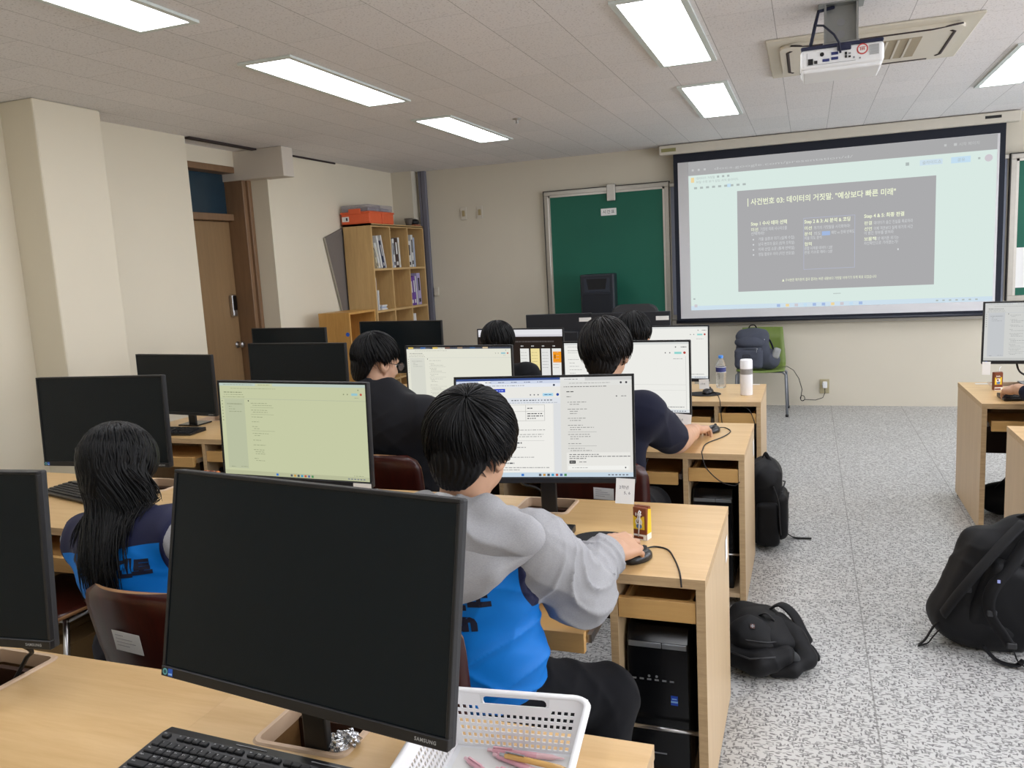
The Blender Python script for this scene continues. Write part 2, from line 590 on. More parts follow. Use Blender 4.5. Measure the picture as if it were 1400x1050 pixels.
M_SKIN = plain('skin', (194, 152, 124), 0.5, var=0.08, vscale=40, sss=0.08, bump=0.05, bscale=300)
M_BLUE = plain('small blue sticker', (36, 92, 200), 0.4, var=0.0)

# ================================================================== the room
CEIL = 2.735
def slab(name, x0, x1, y0, y1, z0, z1, m, bev=0.0):
    b = MB(); b.box(x0, x1, y0, y1, z0, z1, bev)
    o = b.build(name, m); o['kind'] = 'structure'
    return o
YB, XR, XL, YF = -1.6, 4.4, -4.57, 8.8
slab('floor', XL - 0.7, XR + 0.2, YB - 0.2, YF + 0.2, -0.1, 0.0, M_FLOOR)
slab('ceiling', XL - 0.7, XR + 0.2, YB - 0.2, YF + 0.2, CEIL, CEIL + 0.1, M_CEIL)
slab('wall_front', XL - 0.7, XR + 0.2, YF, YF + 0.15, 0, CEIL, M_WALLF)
slab('wall_back', XL - 0.7, XR + 0.2, YB - 0.15, YB, 0, CEIL, M_WALL)
# left wall with the door recess
DY0, DY1, DX = 5.32, 6.30, -4.93
b = MB()
b.box(XL - 0.6, XL - 0.02, YB, DY0, 0, CEIL)
b.box(XL - 0.6, XL, DY1, YF, 0, CEIL)
b.box(XL - 0.6, DX - 0.08, DY0, DY1, 0, CEIL)
b.box(DX - 0.08, DX + 0.10, DY0, DY1, 2.60, CEIL)
o = b.build('wall_left', M_WALL); o['kind'] = 'structure'
b = MB(); b.box(XL - 0.03, -4.32, 3.75, 4.25, 0, CEIL, 0.012, 2)
o = b.build('column_left', M_WALL); o['kind'] = 'structure'
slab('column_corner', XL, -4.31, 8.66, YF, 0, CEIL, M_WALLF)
# right wall with four window openings
b = MB()
WY = [(-0.9, 0.9), (1.5, 3.3), (3.9, 5.7), (6.3, 8.1)]
b.box(XR, XR + 0.15, YB, YF, 0, 0.95)
b.box(XR, XR + 0.15, YB, YF, 2.35, CEIL)
ys = [YB] + [v for p in WY for v in p] + [YF]
for i in range(0, len(ys), 2): b.box(XR, XR + 0.15, ys[i], ys[i + 1], 0.95, 2.35)
o = b.build('wall_right', M_WALL); o['kind'] = 'structure'
M_DAY = glow('frosted daylight pane', (242, 245, 255), 9.0)
for i, (a, c) in enumerate(WY):
    w = MB()
    for (p, q) in ((a, a + 0.05), ((a + c) / 2 - 0.025, (a + c) / 2 + 0.025), (c - 0.05, c)): w.box(XR + 0.02, XR + 0.08, p, q, 0.95, 2.35)
    w.box(XR + 0.02, XR + 0.08, a, c, 0.95, 1.0); w.box(XR + 0.02, XR + 0.08, a, c, 2.30, 2.35)
    wo = w.build('window_%d' % (i + 1), M_WHITE); wo['kind'] = 'structure'
    g = MB(); g.quad([(XR + 0.06, a + 0.05, 1.0), (XR + 0.06, a + 0.05, 2.3), (XR + 0.06, c - 0.05, 2.3), (XR + 0.06, c - 0.05, 1.0)])
    g.build('pane', M_DAY, wo)
# shadow gaps along the ceiling of the left wall
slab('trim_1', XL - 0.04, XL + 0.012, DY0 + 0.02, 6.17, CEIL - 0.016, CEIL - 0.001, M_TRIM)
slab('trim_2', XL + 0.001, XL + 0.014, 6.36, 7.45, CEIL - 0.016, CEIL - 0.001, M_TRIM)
# boxed-in duct that crosses the recess
b = MB(); b.box(-5.02, -4.31, 6.185, 6.345, 2.48, CEIL - 0.001, 0.004, 1)
o = b.build('beam_left', mat_wall('duct boxing paint', (214, 206, 194))); o['kind'] = 'structure'
# door
d = MB()
d.box(DX - 0.06, DX - 0.02, DY0 + 0.02, 6.195, 0.01, 2.125, 0.003, 1)
dr = d.build('door_1', M_DOOR); dr['kind'] = 'structure'
f = MB()
f.box(DX - 0.07, DX + 0.16, 6.20, 6.25, 0, 2.6, 0.004, 1)
f.box(DX - 0.02, DX + 0.185, 6.25, 6.297, 0, 2.6, 0.004, 1)
f.box(DX - 0.07, DX + 0.04, DY0 + 0.01, 6.20, 2.13, 2.19, 0.004, 1)
f.box(DX - 0.07, DX + 0.10, DY0 + 0.01, 6.20, 2.545, 2.60, 0.004, 1)
fo = f.build('door_frame', M_FRAME, dr)
g = MB(); g.box(DX - 0.045, DX - 0.035, DY0 + 0.01, 6.20, 2.19, 2.545)
go = g.build('transom_pane', plain('dark blue transom glass', (36, 58, 72), 0.15, spec=0.6, var=0.25, vscale=4), dr)
g = MB()
g.box(DX - 0.02, DX + 0.02, 6.085, 6.145, 1.27, 1.47, 0.012, 3)
g.box(DX + 0.02, DX + 0.026, 6.092, 6.138, 1.33, 1.46, 0.003, 1, mat=1)
g.build('digital_lock', [M_METAL, M_GLOSS], dr)
g = MB()
g.lathe([(0, 0), (0.03, 0), (0.03, 0.006), (0.012, 0.008), (0.012, 0.03), (0.026, 0.04), (0.03, 0.055), (0.022, 0.068), (0, 0.072)], 20,
        M=Matrix.Translation((DX - 0.02, 6.14, 1.01)) @ Matrix.Rotation(pi / 2, 4, 'Y'))
g.build('door_knob', M_METAL, dr)

# ================================================================== ceiling fittings
M_LED = glow('white light diffuser', (248, 250, 255), 12.0)
M_LFR = plain('white lamp housing', (214, 222, 218), 0.45)
def light(name, label, cx, y0, y1):
    t = thing(name, label, 'ceiling light', (cx, (y0 + y1) / 2, CEIL - 0.001), group='recessed ceiling lights')
    w, L = 0.166, (y1 - y0) / 2 + 0.03
    b = MB()
    z0, z1 = -0.012, 0.0
    b.box(-w, -w + 0.03, -L, L, z0, z1); b.box(w - 0.03, w, -L, L, z0, z1)
    b.box(-w + 0.03, w - 0.03, -L, -L + 0.03, z0, z1); b.box(-w + 0.03, w - 0.03, L - 0.03, L, z0, z1)
    b.build('housing', M_LFR, t)
    b = MB(); b.box(-w + 0.03, w - 0.03, -L + 0.03, L - 0.03, -0.009, -0.002)
    b.build('diffuser', M_LED, t)
    return t
LROW = [(-0.28, 1.03), (1.74, 3.05), (3.78, 5.09), (5.80, 7.12)]
LXS = [-2.675, -0.67, 1.33, 3.34]
LN = {(0, 1): 'long ceiling light cut off by the upper left corner', (0, 2): 'long ceiling light on the left, third from the door corner',
      (0, 3): 'ceiling light nearest the bookshelf corner, above the left desks', (1, 2): 'wide bright ceiling light at the top, left of the projector',
      (1, 3): 'small ceiling light just above the left end of the projection screen', (2, 3): 'ceiling light right of the projector, cut by the right edge'}
for i, x in enumerate(LXS):
    for j, (a, c) in enumerate(LROW):
        lab = LN.get((i, j), 'recessed ceiling light out of the picture, column %s row %s' % ('abcd'[i], 'abcd'[j]))
        light('ceiling_light', lab, x, a, c)
b = MB()
b.lathe([(0, 0), (0.035, 0), (0.035, -0.006), (0.012, -0.01), (0.01, -0.03), (0.016, -0.034), (0.0, -0.04)], 18)
tag(b.build('sprinkler', M_METAL, loc=(-2.15, 6.24, CEIL - 0.0005)), 'small metal sprinkler head on the ceiling beside the far left light', 'sprinkler')

# air conditioner cassette
t = thing('air_conditioner', 'cream ceiling cassette air conditioner behind the white projector', 'air conditioner', (0.31, 5.345, CEIL - 0.0005))
b = MB()
b.box(-0.53, 0.53, -0.5, 0.5, -0.014, 0, 0.006, 2)
b.build('panel', plain('ivory cassette panel', (212, 206, 190), 0.5, var=0.03), t)
b = MB(); b.prism(rrect(0.92, 0.80, 0.06), -0.032, -0.012, bev=0.012, seg=3)
b.build('inner_panel', plain('ivory cassette cover', (216, 210, 196), 0.5, var=0.03), t)
b = MB()
for sx in (-1, 1):
    b.tube([(sx * 0.42 - sx * 0.02, -0.30, -0.033), (sx * 0.42, -0.27, -0.033), (sx * 0.42, 0.27, -0.033), (sx * 0.40, 0.30, -0.033)], 0.009, 6, flat=0.4)
b.tube([(-0.40, -0.41, -0.028), (-0.30, -0.375, -0.033), (0.30, -0.375, -0.033), (0.44, -0.41, -0.028)], 0.011, 6, flat=0.4)
b.tube([(-0.36, 0.36, -0.033), (0.36, 0.36, -0.033)], 0.010, 6, flat=0.4)
b.build('air_slot', M_TRIM, t)
b = MB()
b.box(-0.25, 0.27, -0.24, 0.24, -0.034, -0.030, mat=0)
for i in range(1, 9):
    x = -0.25 + 0.52 * i / 9
    b.box(x - 0.006, x + 0.006, -0.24, 0.24, -0.038, -0.033, mat=1)
b.build('intake_grille', [plain('tan intake grille', (168, 156, 132), 0.7), M_CREAMP], t)

# projector hung from the ceiling
t = thing('projector', 'white projector hanging from the ceiling in front of the air conditioner', 'projector', (0.145, 4.36, CEIL - 0.001))
PZ = -0.258
b = MB(); b.box(-0.18, 0.18, -0.13, 0.15, PZ - 0.045, PZ + 0.045, 0.016, 3)
b.box(-0.17, 0.17, -0.12, 0.14, PZ - 0.06, PZ - 0.04, 0.008, 2)
body = b.build('body', M_WHITE, t)
b = MB(); b.box(-0.178, 0.178, -0.128, 0.148, PZ + 0.043, PZ + 0.060, 0.006, 2); b.box(-0.02, 0.04, -0.139, -0.12, PZ + 0.022, PZ + 0.05, 0.003, 1)
b.build('top_cover', plain('navy plastic cover', (34, 38, 66), 0.45), t)
b = MB()
b.box(-0.075, 0.075, -0.004, 0.004, -0.175, -0.004, 0.002, 1); b.box(-0.075, -0.065, -0.05, 0.02, -0.175, -0.004); b.box(0.065, 0.075, -0.05, 0.02, -0.175, -0.004)
b.box(-0.10, 0.10, -0.06, 0.06, -0.006, 0); b.box(-0.08, 0.08, -0.06, 0.06, -0.201, -0.175, 0.004, 1)
for z in (-0.08, -0.135): b.cyl((0, -0.006, z), (0, -0.0035, z), 0.018, n=16, mat=1)
b.build('ceiling_bracket', [plain('grey steel bracket', (150, 152, 150), 0.4, 0.5), M_SILV], t)
b = MB()
Fp = -0.1312
for (x, z, w, h, m) in ((-0.135, -0.012, 0.022, 0.026, 0), (-0.112, -0.016, 0.014, 0.014, 1), (-0.068, -0.012, 0.03, 0.012, 2), (-0.03, -0.008, 0.03, 0.012, 2), (-0.03, 0.014, 0.03, 0.012, 2),
                        (0.018, 0.008, 0.009, 0.012, 0), (0.018, -0.006, 0.009, 0.012, 0), (0.034, -0.008, 0.010, 0.008, 0), (0.034, 0.006, 0.010, 0.008, 3), (0.052, -0.014, 0.008, 0.008, 3), (0.078, -0.02, 0.007, 0.007, 3)):
    b.box(x - w / 2, x + w / 2, Fp - 0.002, Fp + 0.002, PZ + z - h / 2, PZ + z + h / 2, mat=m)
b.cyl((-0.085, Fp - 0.003, PZ + 0.016), (-0.085, Fp + 0.002, PZ + 0.016), 0.009, mat=0)
b.box(-0.15, 0.06, Fp - 0.0005, Fp + 0.002, PZ - 0.028, PZ - 0.0265, mat=3); b.box(-0.15, -0.149, Fp - 0.0005, Fp + 0.002, PZ - 0.028, PZ + 0.028, mat=3)
b.build('sockets', [M_BLK, M_BLK2, plain('blue video socket', (44, 52, 110), 0.5), M_SILV], t)
b = MB()
b.prism([(0.024 * cos(2 * pi * i / 28), 0.024 * sin(2 * pi * i / 28)) for i in range(28)], 0, 0.0012, mat=0, M=facing((0.088, Fp + 0.0005, PZ + 0.018)))
b.prism([(0.0185 * cos(2 * pi * i / 28), 0.0185 * sin(2 * pi * i / 28)) for i in range(28)], 0, 0.0018, mat=1, M=facing((0.088, Fp + 0.0005, PZ + 0.018)))
for q in range(3): b.box(0.078 + q * 0.0075, 0.082 + q * 0.0075, Fp - 0.0022, Fp, PZ + 0.012, PZ + 0.024, mat=2)
b.box(0.074, 0.102, Fp - 0.0022, Fp, PZ + 0.0255, PZ + 0.0275, mat=2)
b.build('warning_sticker', [plain('red sticker ring', (196, 66, 66), 0.5, var=0), M_PAPER, plain('red sticker ink', (190, 92, 84), 0.5, var=0)], t)
b = MB()
b.box(0.118, 0.158, Fp - 0.001, Fp + 0.002, PZ - 0.012, PZ + 0.032, mat=0)
for i in range(7): b.box(0.12, 0.156, Fp - 0.0016, Fp, PZ - 0.008 + i * 0.006, PZ - 0.006 + i * 0.006, mat=1)
b.build('speaker_grille', [plain('grey grille', (186, 188, 188), 0.6), M_SILV], t)
b = MB()
b.tube([(-0.03, -0.02, -0.012), (-0.10, -0.05, -0.03), (-0.115, -0.09, -0.10), (-0.13, -0.10, -0.17), (-0.14, -0.10, PZ + 0.05)], 0.008, 8)
b.tube([(-0.115, -0.09, -0.10), (-0.08, -0.15, -0.12), (-0.035, -0.175, -0.17), (-0.012, -0.165, PZ + 0.05), (-0.006, -0.145, PZ + 0.01)], 0.005, 8)
b.build('cable', plain('navy cable', (26, 30, 52), 0.5), t)
# ================================================================== front wall
def greenboard(name, label, x0, x1, z0, z1, clip=None, plate=None, grp=None):
    t = thing(name, label, 'chalkboard', ((x0 + x1) / 2, YF - 0.001, z0))
    w, h = (x1 - x0) / 2, z1 - z0
    b = MB()
    b.box(-w, w, -0.055, 0, h - 0.045, h, 0.003, 1); b.box(-w, w, -0.055, 0, 0, 0.05, 0.003, 1)
    b.box(-w, -w + 0.045, -0.055, 0, 0.05, h - 0.045, 0.003, 1); b.box(w - 0.045, w, -0.055, 0, 0.05, h - 0.045, 0.003, 1)
    b.box(-w - 0.006, w + 0.006, -0.062, -0.002, h, h + 0.008, mat=1)
    b.box(-w - 0.008, -w, -0.062, -0.002, 0, h + 0.008, mat=1)
    b.build('frame', [M_ALU, plain('dark groove', (70, 66, 62), 0.6)], t)
    b = MB()
    b.box(-w + 0.045, w - 0.045, -0.036, -0.004, 0.05, h - 0.045)
    b.build('board_surface', M_GREEN, t)
    b = MB()
    b.box(-w + 0.045, -w + 0.066, -0.05, -0.03, 0.05, h - 0.045); b.box(w - 0.066, w - 0.045, -0.05, -0.03, 0.05, h - 0.045)
    b.box(-w + 0.045, w - 0.045, -0.05, -0.03, h - 0.066, h - 0.045)
    b.build('inner_rim', plain('pale aluminium rim', (196, 192, 184), 0.4, 0.6), t)
    return t
k = NT('green chalkboard')
co = k.coords()
k.base(k.mix(k.noise(co, 1.3, 5), lin((24, 88, 72)), lin((34, 104, 84))))
k.b.inputs['Roughness'].default_value = 0.55; k.b.inputs['Specular IOR Level'].default_value = 0.3
M_GREEN = k.m
t = greenboard('chalkboard', 'green chalkboard left of the projection screen, behind the black speaker', -2.745, -1.375, 0.86, 2.375)
b = MB(); b.box(-0.045, 0.045, -0.085, -0.05, 1.365, 1.54, 0.004, 1); b.box(-0.04, 0.04, -0.075, -0.002, 1.528, 1.542)
tag(b.build('board_clip', M_ALU, loc=(-1.985, YF - 0.001, 0.86)), 'grey metal bracket clamped on the top rail of the left chalkboard', 'bracket')
b = MB(); b.box(-0.085, 0.085, -0.004, 0, 0, 0.075, 0.001, 1)
vs, fs = text_geo('시간표', 0.042, 'CENTER', 1.35)
b.add_mesh(vs, fs, 1, facing((0, -0.0045, 0.024)))
tag(b.build('board_sign', [M_PAPER, M_INK], loc=(-2.025, YF - 0.0375, 2.075)), 'small white sign with three characters on the left chalkboard', 'sign')
t = greenboard('chalkboard', 'green chalkboard right of the projection screen, at the edge of the picture', 1.745, 3.6, 1.02, 2.36)
b = MB(); b.box(-0.16, 0.16, -0.003, 0, 0, 0.37)
tag(b.build('notice_paper', M_PAPER, loc=(1.945, YF - 0.0375, 1.14)), 'white paper sheet stuck on the right chalkboard', 'paper')
# whiteboard rail unit that stands behind the screen
t = thing('whiteboard', 'blue grey whiteboard mostly hidden behind the projection screen', 'whiteboard', (0.18, YF - 0.001, 0.86))
b = MB(); b.box(-1.54, 1.54, -0.02, 0, 0.12, 1.46)
b.build('board_surface', plain('blue grey board', (150, 156, 176), 0.35), t)
b = MB(); b.box(-1.55, 1.55, -0.045, -0.002, 1.46, 1.50, 0.003, 1); b.box(-1.55, 1.55, -0.06, -0.002, 0.07, 0.12, 0.003, 1); b.box(-1.55, 1.55, -0.07, -0.002, 0, 0.065, 0.003, 1)
b.build('rail', M_ALU, t)

# projection screen
SY = 8.655
t = thing('projection_screen', 'pull-down projection screen showing a grey lecture slide', 'projection screen', (0.17, SY, 0.9))
def sx_(x): return x - 0.17
def sz_(z): return z - 0.9
b = MB(); b.box(sx_(-1.445), sx_(1.785), -0.045, 0.06, sz_(2.632), sz_(2.728), 0.012, 3)
b.box(sx_(-1.445), sx_(1.785), 0.06, 0.143, sz_(2.66), sz_(2.72))
b.build('casing', M_CREAMP, t)
b = MB(); b.box(sx_(-1.42), sx_(-1.27), -0.0465, -0.0445, sz_(2.66), sz_(2.695)); b.build('casing_label', plain('olive label', (142, 138, 92), 0.5), t)
b = MB(); b.box(sx_(1.50), sx_(1.63), -0.0465, -0.0445, sz_(2.675), sz_(2.70)); b.build('casing_badge', M_BLK, t)
b = MB(); b.box(sx_(-1.305), sx_(1.678), -0.0005, 0.0008, sz_(0.925), sz_(2.64))
b.build('black_border', plain('black screen cloth', (26, 30, 42), 0.8), t)
b = MB(); b.cyl((sx_(-1.31), 0, sz_(0.91)), (sx_(1.683), 0, sz_(0.91)), 0.017, n=14)
b.build('weight_bar', plain('black weight bar', (28, 32, 44), 0.4), t)
b = MB(); b.box(sx_(-1.262), sx_(1.632), -0.0016, -0.0005, sz_(0.945), sz_(2.545))
b.build('screen_cloth', plain('matt white screen cloth', (214, 214, 216), 0.9, var=0.01), t)
IM = [glow('projected browser bar', (170, 170, 171), 1.0, False), glow('projected mint page', (217, 233, 227), 1.0, True), glow('projected slide grey', (171, 171, 173), 1.0, False),
      glow('projected yellow text', (240, 246, 214), 1.0, False), glow('projected white text', (214, 217, 219), 1.0, False), glow('projected blue line', (182, 187, 208), 1.0, False),
      glow('projected grey text', (176, 186, 184), 1.0, False), glow('projected amber icon', (238, 214, 160), 1.0, False), glow('projected blue tint', (196, 222, 240), 1.0, False), glow('projected taskbar', (206, 224, 236), 1.0, False),
      glow('projected highlight', (164, 186, 224), 1.0, False), glow('projected tab text', (196, 198, 198), 1.0, False), glow('projected dot', (206, 200, 206), 1.0, False)]
b = MB()
def R_(x0, x1, z0, z1, m, lay=1):
    y = -0.0016 - 0.0006 * lay
    b.quad([(sx_(x0), y, sz_(z0)), (sx_(x1), y, sz_(z0)), (sx_(x1), y, sz_(z1)), (sx_(x0), y, sz_(z1))], m)
def T_(s, x, z, h, m, lay=3, bold=0.0, wid=None):
    vs, fs = text_geo(s, h, 'LEFT', 1.0, bold)
    sc = 1.0
    if wid:
        mx = max(v[0] for v in vs); sc = wid / mx
    b.add_mesh([(v[0] * sc, v[1], 0) for v in vs], fs, m, facing((sx_(x), -0.0016 - 0.0006 * lay, sz_(z))))
R_(-1.155, 1.612, 2.405, 2.542, 0); R_(-1.155, 1.612, 1.03, 2.405, 1)
R_(-1.155, 1.612, 1.03, 1.075, 9, 2)
R_(-0.675, 1.12, 1.205, 2.216, 2, 2)
T_('docs.google.com/presentation/d/', -0.90, 2.445, 0.035, 11, 2, 0, 1.3)
for x, w in ((-1.12, .02), (-1.06, .02), (-1.0, .02)): R_(x, x + w, 2.448, 2.468, 11, 2)
T_('시작 페이지', 1.30, 2.465, 0.035, 11, 2); R_(1.18, 1.2, 2.47, 2.49, 11, 2); R_(1.26, 1.285, 2.468, 2.492, 11, 2)
R_(-1.13, -1.098, 2.335, 2.385, 7, 2)
T_('데이터의 거짓말', -1.08, 2.362, 0.030, 6, 2, 0, .19); T_('파일 수정 보기 삽입 서식 슬라이드', -1.08, 2.325, 0.028, 6, 2, 0, .42)
for x in (-0.87, -0.82, -0.77): R_(x, x + 0.022, 2.365, 2.385, 6, 2)
for i in range(9): R_(-1.10 + i * 0.06, -1.10 + i * 0.06 + 0.03, 2.268, 2.288, 6, 2)
R_(-0.77, -0.735, 2.262, 2.295, 8, 2)
R_(0.98, 1.17, 2.315, 2.365, 9, 2); T_('슬라이드쇼', 1.0, 2.327, 0.035, 6, 3); R_(0.86, 0.89, 2.325, 2.355, 6, 2)
R_(1.24, 1.40, 2.312, 2.368, 8, 2); T_('공유', 1.29, 2.326, 0.036, 6, 3)
b.prism([(0.032 * cos(2 * pi * i / 24), 0.032 * sin(2 * pi * i / 24)) for i in range(24)], 0, 0.0006, 12, facing((sx_(1.545), -0.0028, sz_(2.335))))
R_(1.46, 1.478, 2.33, 2.348, 6, 2)
# the slide itself
R_(-0.575, -0.567, 2.055, 2.135, 3, 3)
T_('사건번호 03: 데이터의 거짓말. "예상보다 빠른 미래"', -0.545, 2.072, 0.070, 3, 3, 0.0012, 1.325)
T_('Step 1 수사 테마 선택', -0.545, 1.865, 0.046, 3, 3, 0.0010, 0.345)
T_('미션', -0.545, 1.808, 0.040, 3, 3, 0.0004); T_('거짓된 미래 시나리오를', -0.455, 1.808, 0.040, 4, 3, 0, .255); T_('선택하라!', -0.545, 1.768, 0.040, 4, 3, 0, .13)
for i, s in enumerate(('거울 실종과 위기 (실제 수집)', '남극 변조의 음모 (빙하 조작설)', '미래 산업 소문 (통계 반박설)', '정밀 팔로우 이야 (지인 번호설)')):
    z = 1.712 - i * 0.051
    b.prism([(0.008 * cos(2 * pi * q / 10), 0.008 * sin(2 * pi * q / 10)) for q in range(10)], 0, 0.0006, 4, facing((sx_(-0.522), -0.0034, sz_(z + 0.012))))
    T_(s, -0.475, z, 0.038, 4, 3, 0, 0.345)
def box_(x0, x1, z0, z1, m, w=0.004):
    R_(x0, x1, z0, z0 + w, m, 3); R_(x0, x1, z1 - w, z1, m, 3); R_(x0, x0 + w, z0, z1, m, 3); R_(x1 - w, x1, z0, z1, m, 3)
box_(-0.045, 0.425, 1.40, 1.905, 5); box_(-0.062, 0.462, 1.385, 1.985, 2, 0.001)
T_('Step 2 & 3: AI 분석 & 코딩', -0.038, 1.852, 0.046, 3, 3, 0.0010, 0.42)
T_('미션', -0.038, 1.79, 0.040, 3, 3, 0.0004); T_('위기의 거짓말을 시각화하라!', 0.05, 1.79, 0.038, 4, 3, 0, .33)
T_('분석', -0.038, 1.735, 0.040, 3, 3, 0.0004); T_('의도', 0.05, 1.735, 0.038, 4, 3); R_(0.125, 0.20, 1.725, 1.765, 10, 3); T_('패턴 vs 현재 반복도', 0.21, 1.735, 0.038, 4, 3, 0, .21)
T_('비율 의도 분석', -0.038, 1.695, 0.038, 4, 3, 0, .16)
T_('협력', -0.038, 1.635, 0.040, 3, 3, 0.0004); T_('관찰 시계열 데이터 / 2분', -0.038, 1.595, 0.036, 4, 3, 0, .26); T_('반응 키수로 해라 / 2분', -0.038, 1.555, 0.036, 4, 3, 0, .26)
T_('Step 4 & 5: 최종 판결', 0.505, 1.868, 0.046, 3, 3, 0.0010, 0.35)
T_('판결', 0.505, 1.802, 0.040, 3, 3, 0.0004); T_('데이터가 숨긴 진실을 폭로하라', 0.59, 1.802, 0.038, 4, 3, 0, .34)
T_('선언', 0.505, 1.748, 0.040, 3, 3, 0.0004); T_('이제 객관보다 실제 위기의 시간', 0.59, 1.748, 0.038, 4, 3, 0, .34); T_('이 범인 정부를 밝혀라', 0.505, 1.708, 0.038, 4, 3, 0, .26)
T_('보물책', 0.505, 1.652, 0.040, 3, 3, 0.0004); T_('보상 해커톤 위기는', 0.60, 1.652, 0.038, 4, 3, 0, .21); T_('자신확인으로 가려졌는가?', 0.505, 1.612, 0.038, 4, 3, 0, .30)
R_(0.80, 0.812, 1.545, 1.562, 4, 3)
T_('▲ 구사본문 해커톤의 결과 결과는 바른 내용보다 거짓말 이야기가 되게 목표 되었습니다', -0.25, 1.292, 0.034, 3, 3, 0, 0.87)
R_(0.23, 0.30, 1.15, 1.156, 6, 2)
for i, m in enumerate((10, 7, 12, 8, 10, 10, 7, 12, 8, 10)): R_(-0.30 + i * 0.085 if i else -0.30, (-0.30 + i * 0.085) + 0.032, 1.038, 1.066, m, 3)
for i in range(7): R_(1.14 + i * 0.055, 1.14 + i * 0.055 + 0.02, 1.045, 1.058, 6, 3)
R_(-1.12, -1.09, 1.06, 1.09, 12, 3); R_(-1.13, -1.11, 1.14, 1.155, 6, 3)
o = b.build('projected_image', IM, t, recalc=False)

# small fittings on the front wall
for x, lab in ((-3.735, 'left one of two ivory wall boxes between the bookshelf and the chalkboard'), (-3.535, 'right one of two ivory wall boxes, nearer the chalkboard')):
    b = MB(); b.box(-0.036, 0.036, -0.014, 0, 0, 0.145, 0.004, 2); b.box(-0.018, 0.018, -0.018, -0.012, 0.04, 0.105, 0.003, 1, mat=1)
    tag(b.build('wall_switch', [M_CREAMP, plain('beige switch key', (168, 152, 112), 0.5)], loc=(x, YF - 0.0005, 2.145)), lab, 'switch')
b = MB(); b.box(-0.03, 0.03, -0.03, 0, 0, 0.10, 0.006, 2)
b.tube([(-0.03, -0.018, 0.02), (-0.055, -0.012, -0.05), (-0.05, -0.01, -0.4), (-0.045, -0.01, -0.9)], 0.004, 6, mat=1)
tag(b.build('wall_socket', [M_CREAMP, M_CABLE], loc=(-4.14, YF - 0.0005, 1.29)), 'ivory socket box on the wall beside the right edge of the bookshelf', 'socket')
b = MB(); b.box(-0.045, 0.045, -0.05, 0, 0, CEIL - 0.65, 0.004, 1); b.box(-0.012, -0.006, -0.0515, -0.05, 0, CEIL - 0.65, mat=1)
tag(b.build('cable_conduit', [plain('grey conduit', (112, 112, 124), 0.5), M_TRIM], loc=(-4.225, YF - 0.0005, 0.648)), 'grey vertical cable conduit in the corner behind the bookshelf', 'conduit')
t = thing('wall_outlet', 'ivory wall outlet under the projection screen', 'outlet', (0.155, YF - 0.0005, 0.13))
b = MB(); b.box(-0.046, 0.046, -0.012, 0, 0, 0.145, 0.004, 2); b.build('face_plate', plain('khaki outlet plate', (178, 168, 134), 0.5), t)
b = MB(); b.cyl((0, -0.015, 0.095), (0, -0.011, 0.095), 0.024); b.build('socket_ring', M_WHITE, t)
t = thing('power_adapter', 'white charger with thin dark cord plugged into the outlet under the screen', 'charger', (0.158, YF - 0.016, 0.20))
b = MB(); b.box(-0.022, 0.022, -0.045, -0.001, -0.01, 0.055, 0.008, 2); b.build('plug_body', M_WHITE, t)
b = MB()
pts = [(0, -0.03, -0.012), (0.0, -0.03, -0.06), (-0.02, -0.03, -0.11), (-0.09, -0.03, -0.135), (-0.19, -0.03, -0.13)]
for i in range(15): pts.append((-0.215 - 0.022 * cos(-pi / 2 + i * 2 * pi / 12), -0.03 - 0.001 * i, -0.115 + 0.028 * sin(-pi / 2 + i * 2 * pi / 12)))
pts += [(-0.22, -0.05, -0.02), (-0.25, -0.10, 0.10), (-0.30, -0.2, 0.2), (-0.36, -0.33, 0.258), (-0.40, -0.40, 0.256)]
b.tube(pts, 0.0035, 6); b.build('cord', M_CABLE, t)

# green chair by the wall
t = thing('shell_chair', 'green plastic chair with grey legs under the projection screen', 'chair', (-0.44, 8.38, 0))
k = plain('lime green plastic', (116, 136, 68), 0.4)
b = MB()
n = 10
prof = [(-0.235, 0.442), (-0.22, 0.450), (-0.10, 0.446), (0.06, 0.440), (0.15, 0.452), (0.20, 0.50), (0.225, 0.60), (0.245, 0.72), (0.262, 0.84)]
ring = []
for (y, z) in prof:
    hw = 0.225 if z < 0.5 else 0.225 - (z - 0.5) * 0.09
    row = []
    for i in range(n + 1):
        u = -1 + 2 * i / n
        dz = 0.018 * u * u if z < 0.5 else 0
        dy = -0.035 * u * u if z >= 0.5 else 0
        row.append(b.bm.verts.new((hw * u, y + dy, z + dz)))
    ring.append(row)
for i in range(len(ring) - 1):
    for j in range(n):
        f = b.bm.faces.new((ring[i][j], ring[i][j + 1], ring[i + 1][j + 1], ring[i + 1][j])); f.smooth = True
seat = b.build('seat_shell', k, t)
md = seat.modifiers.new('thickness', 'SOLIDIFY'); md.thickness = 0.010; md.offset = 1
grey = plain('grey painted steel', (130, 134, 140), 0.4, 0.4)
for sx in (-1, 1):
    for (y0, y1) in ((-0.12, -0.215), (0.10, 0.26)):
        b = MB()
        b.tube([(sx * 0.10, y0, 0.432), (sx * 0.20, y0, 0.428), (sx * 0.232, y0 - 0.01 if y0 < 0 else y0 + 0.01, 0.40), (sx * 0.245, y1, 0.012)], 0.012, 10)
        b.cyl((sx * 0.245, y1, 0), (sx * 0.245, y1, 0.025), 0.015, n=10, mat=1)
        b.build('leg', [grey, M_BLK], t)

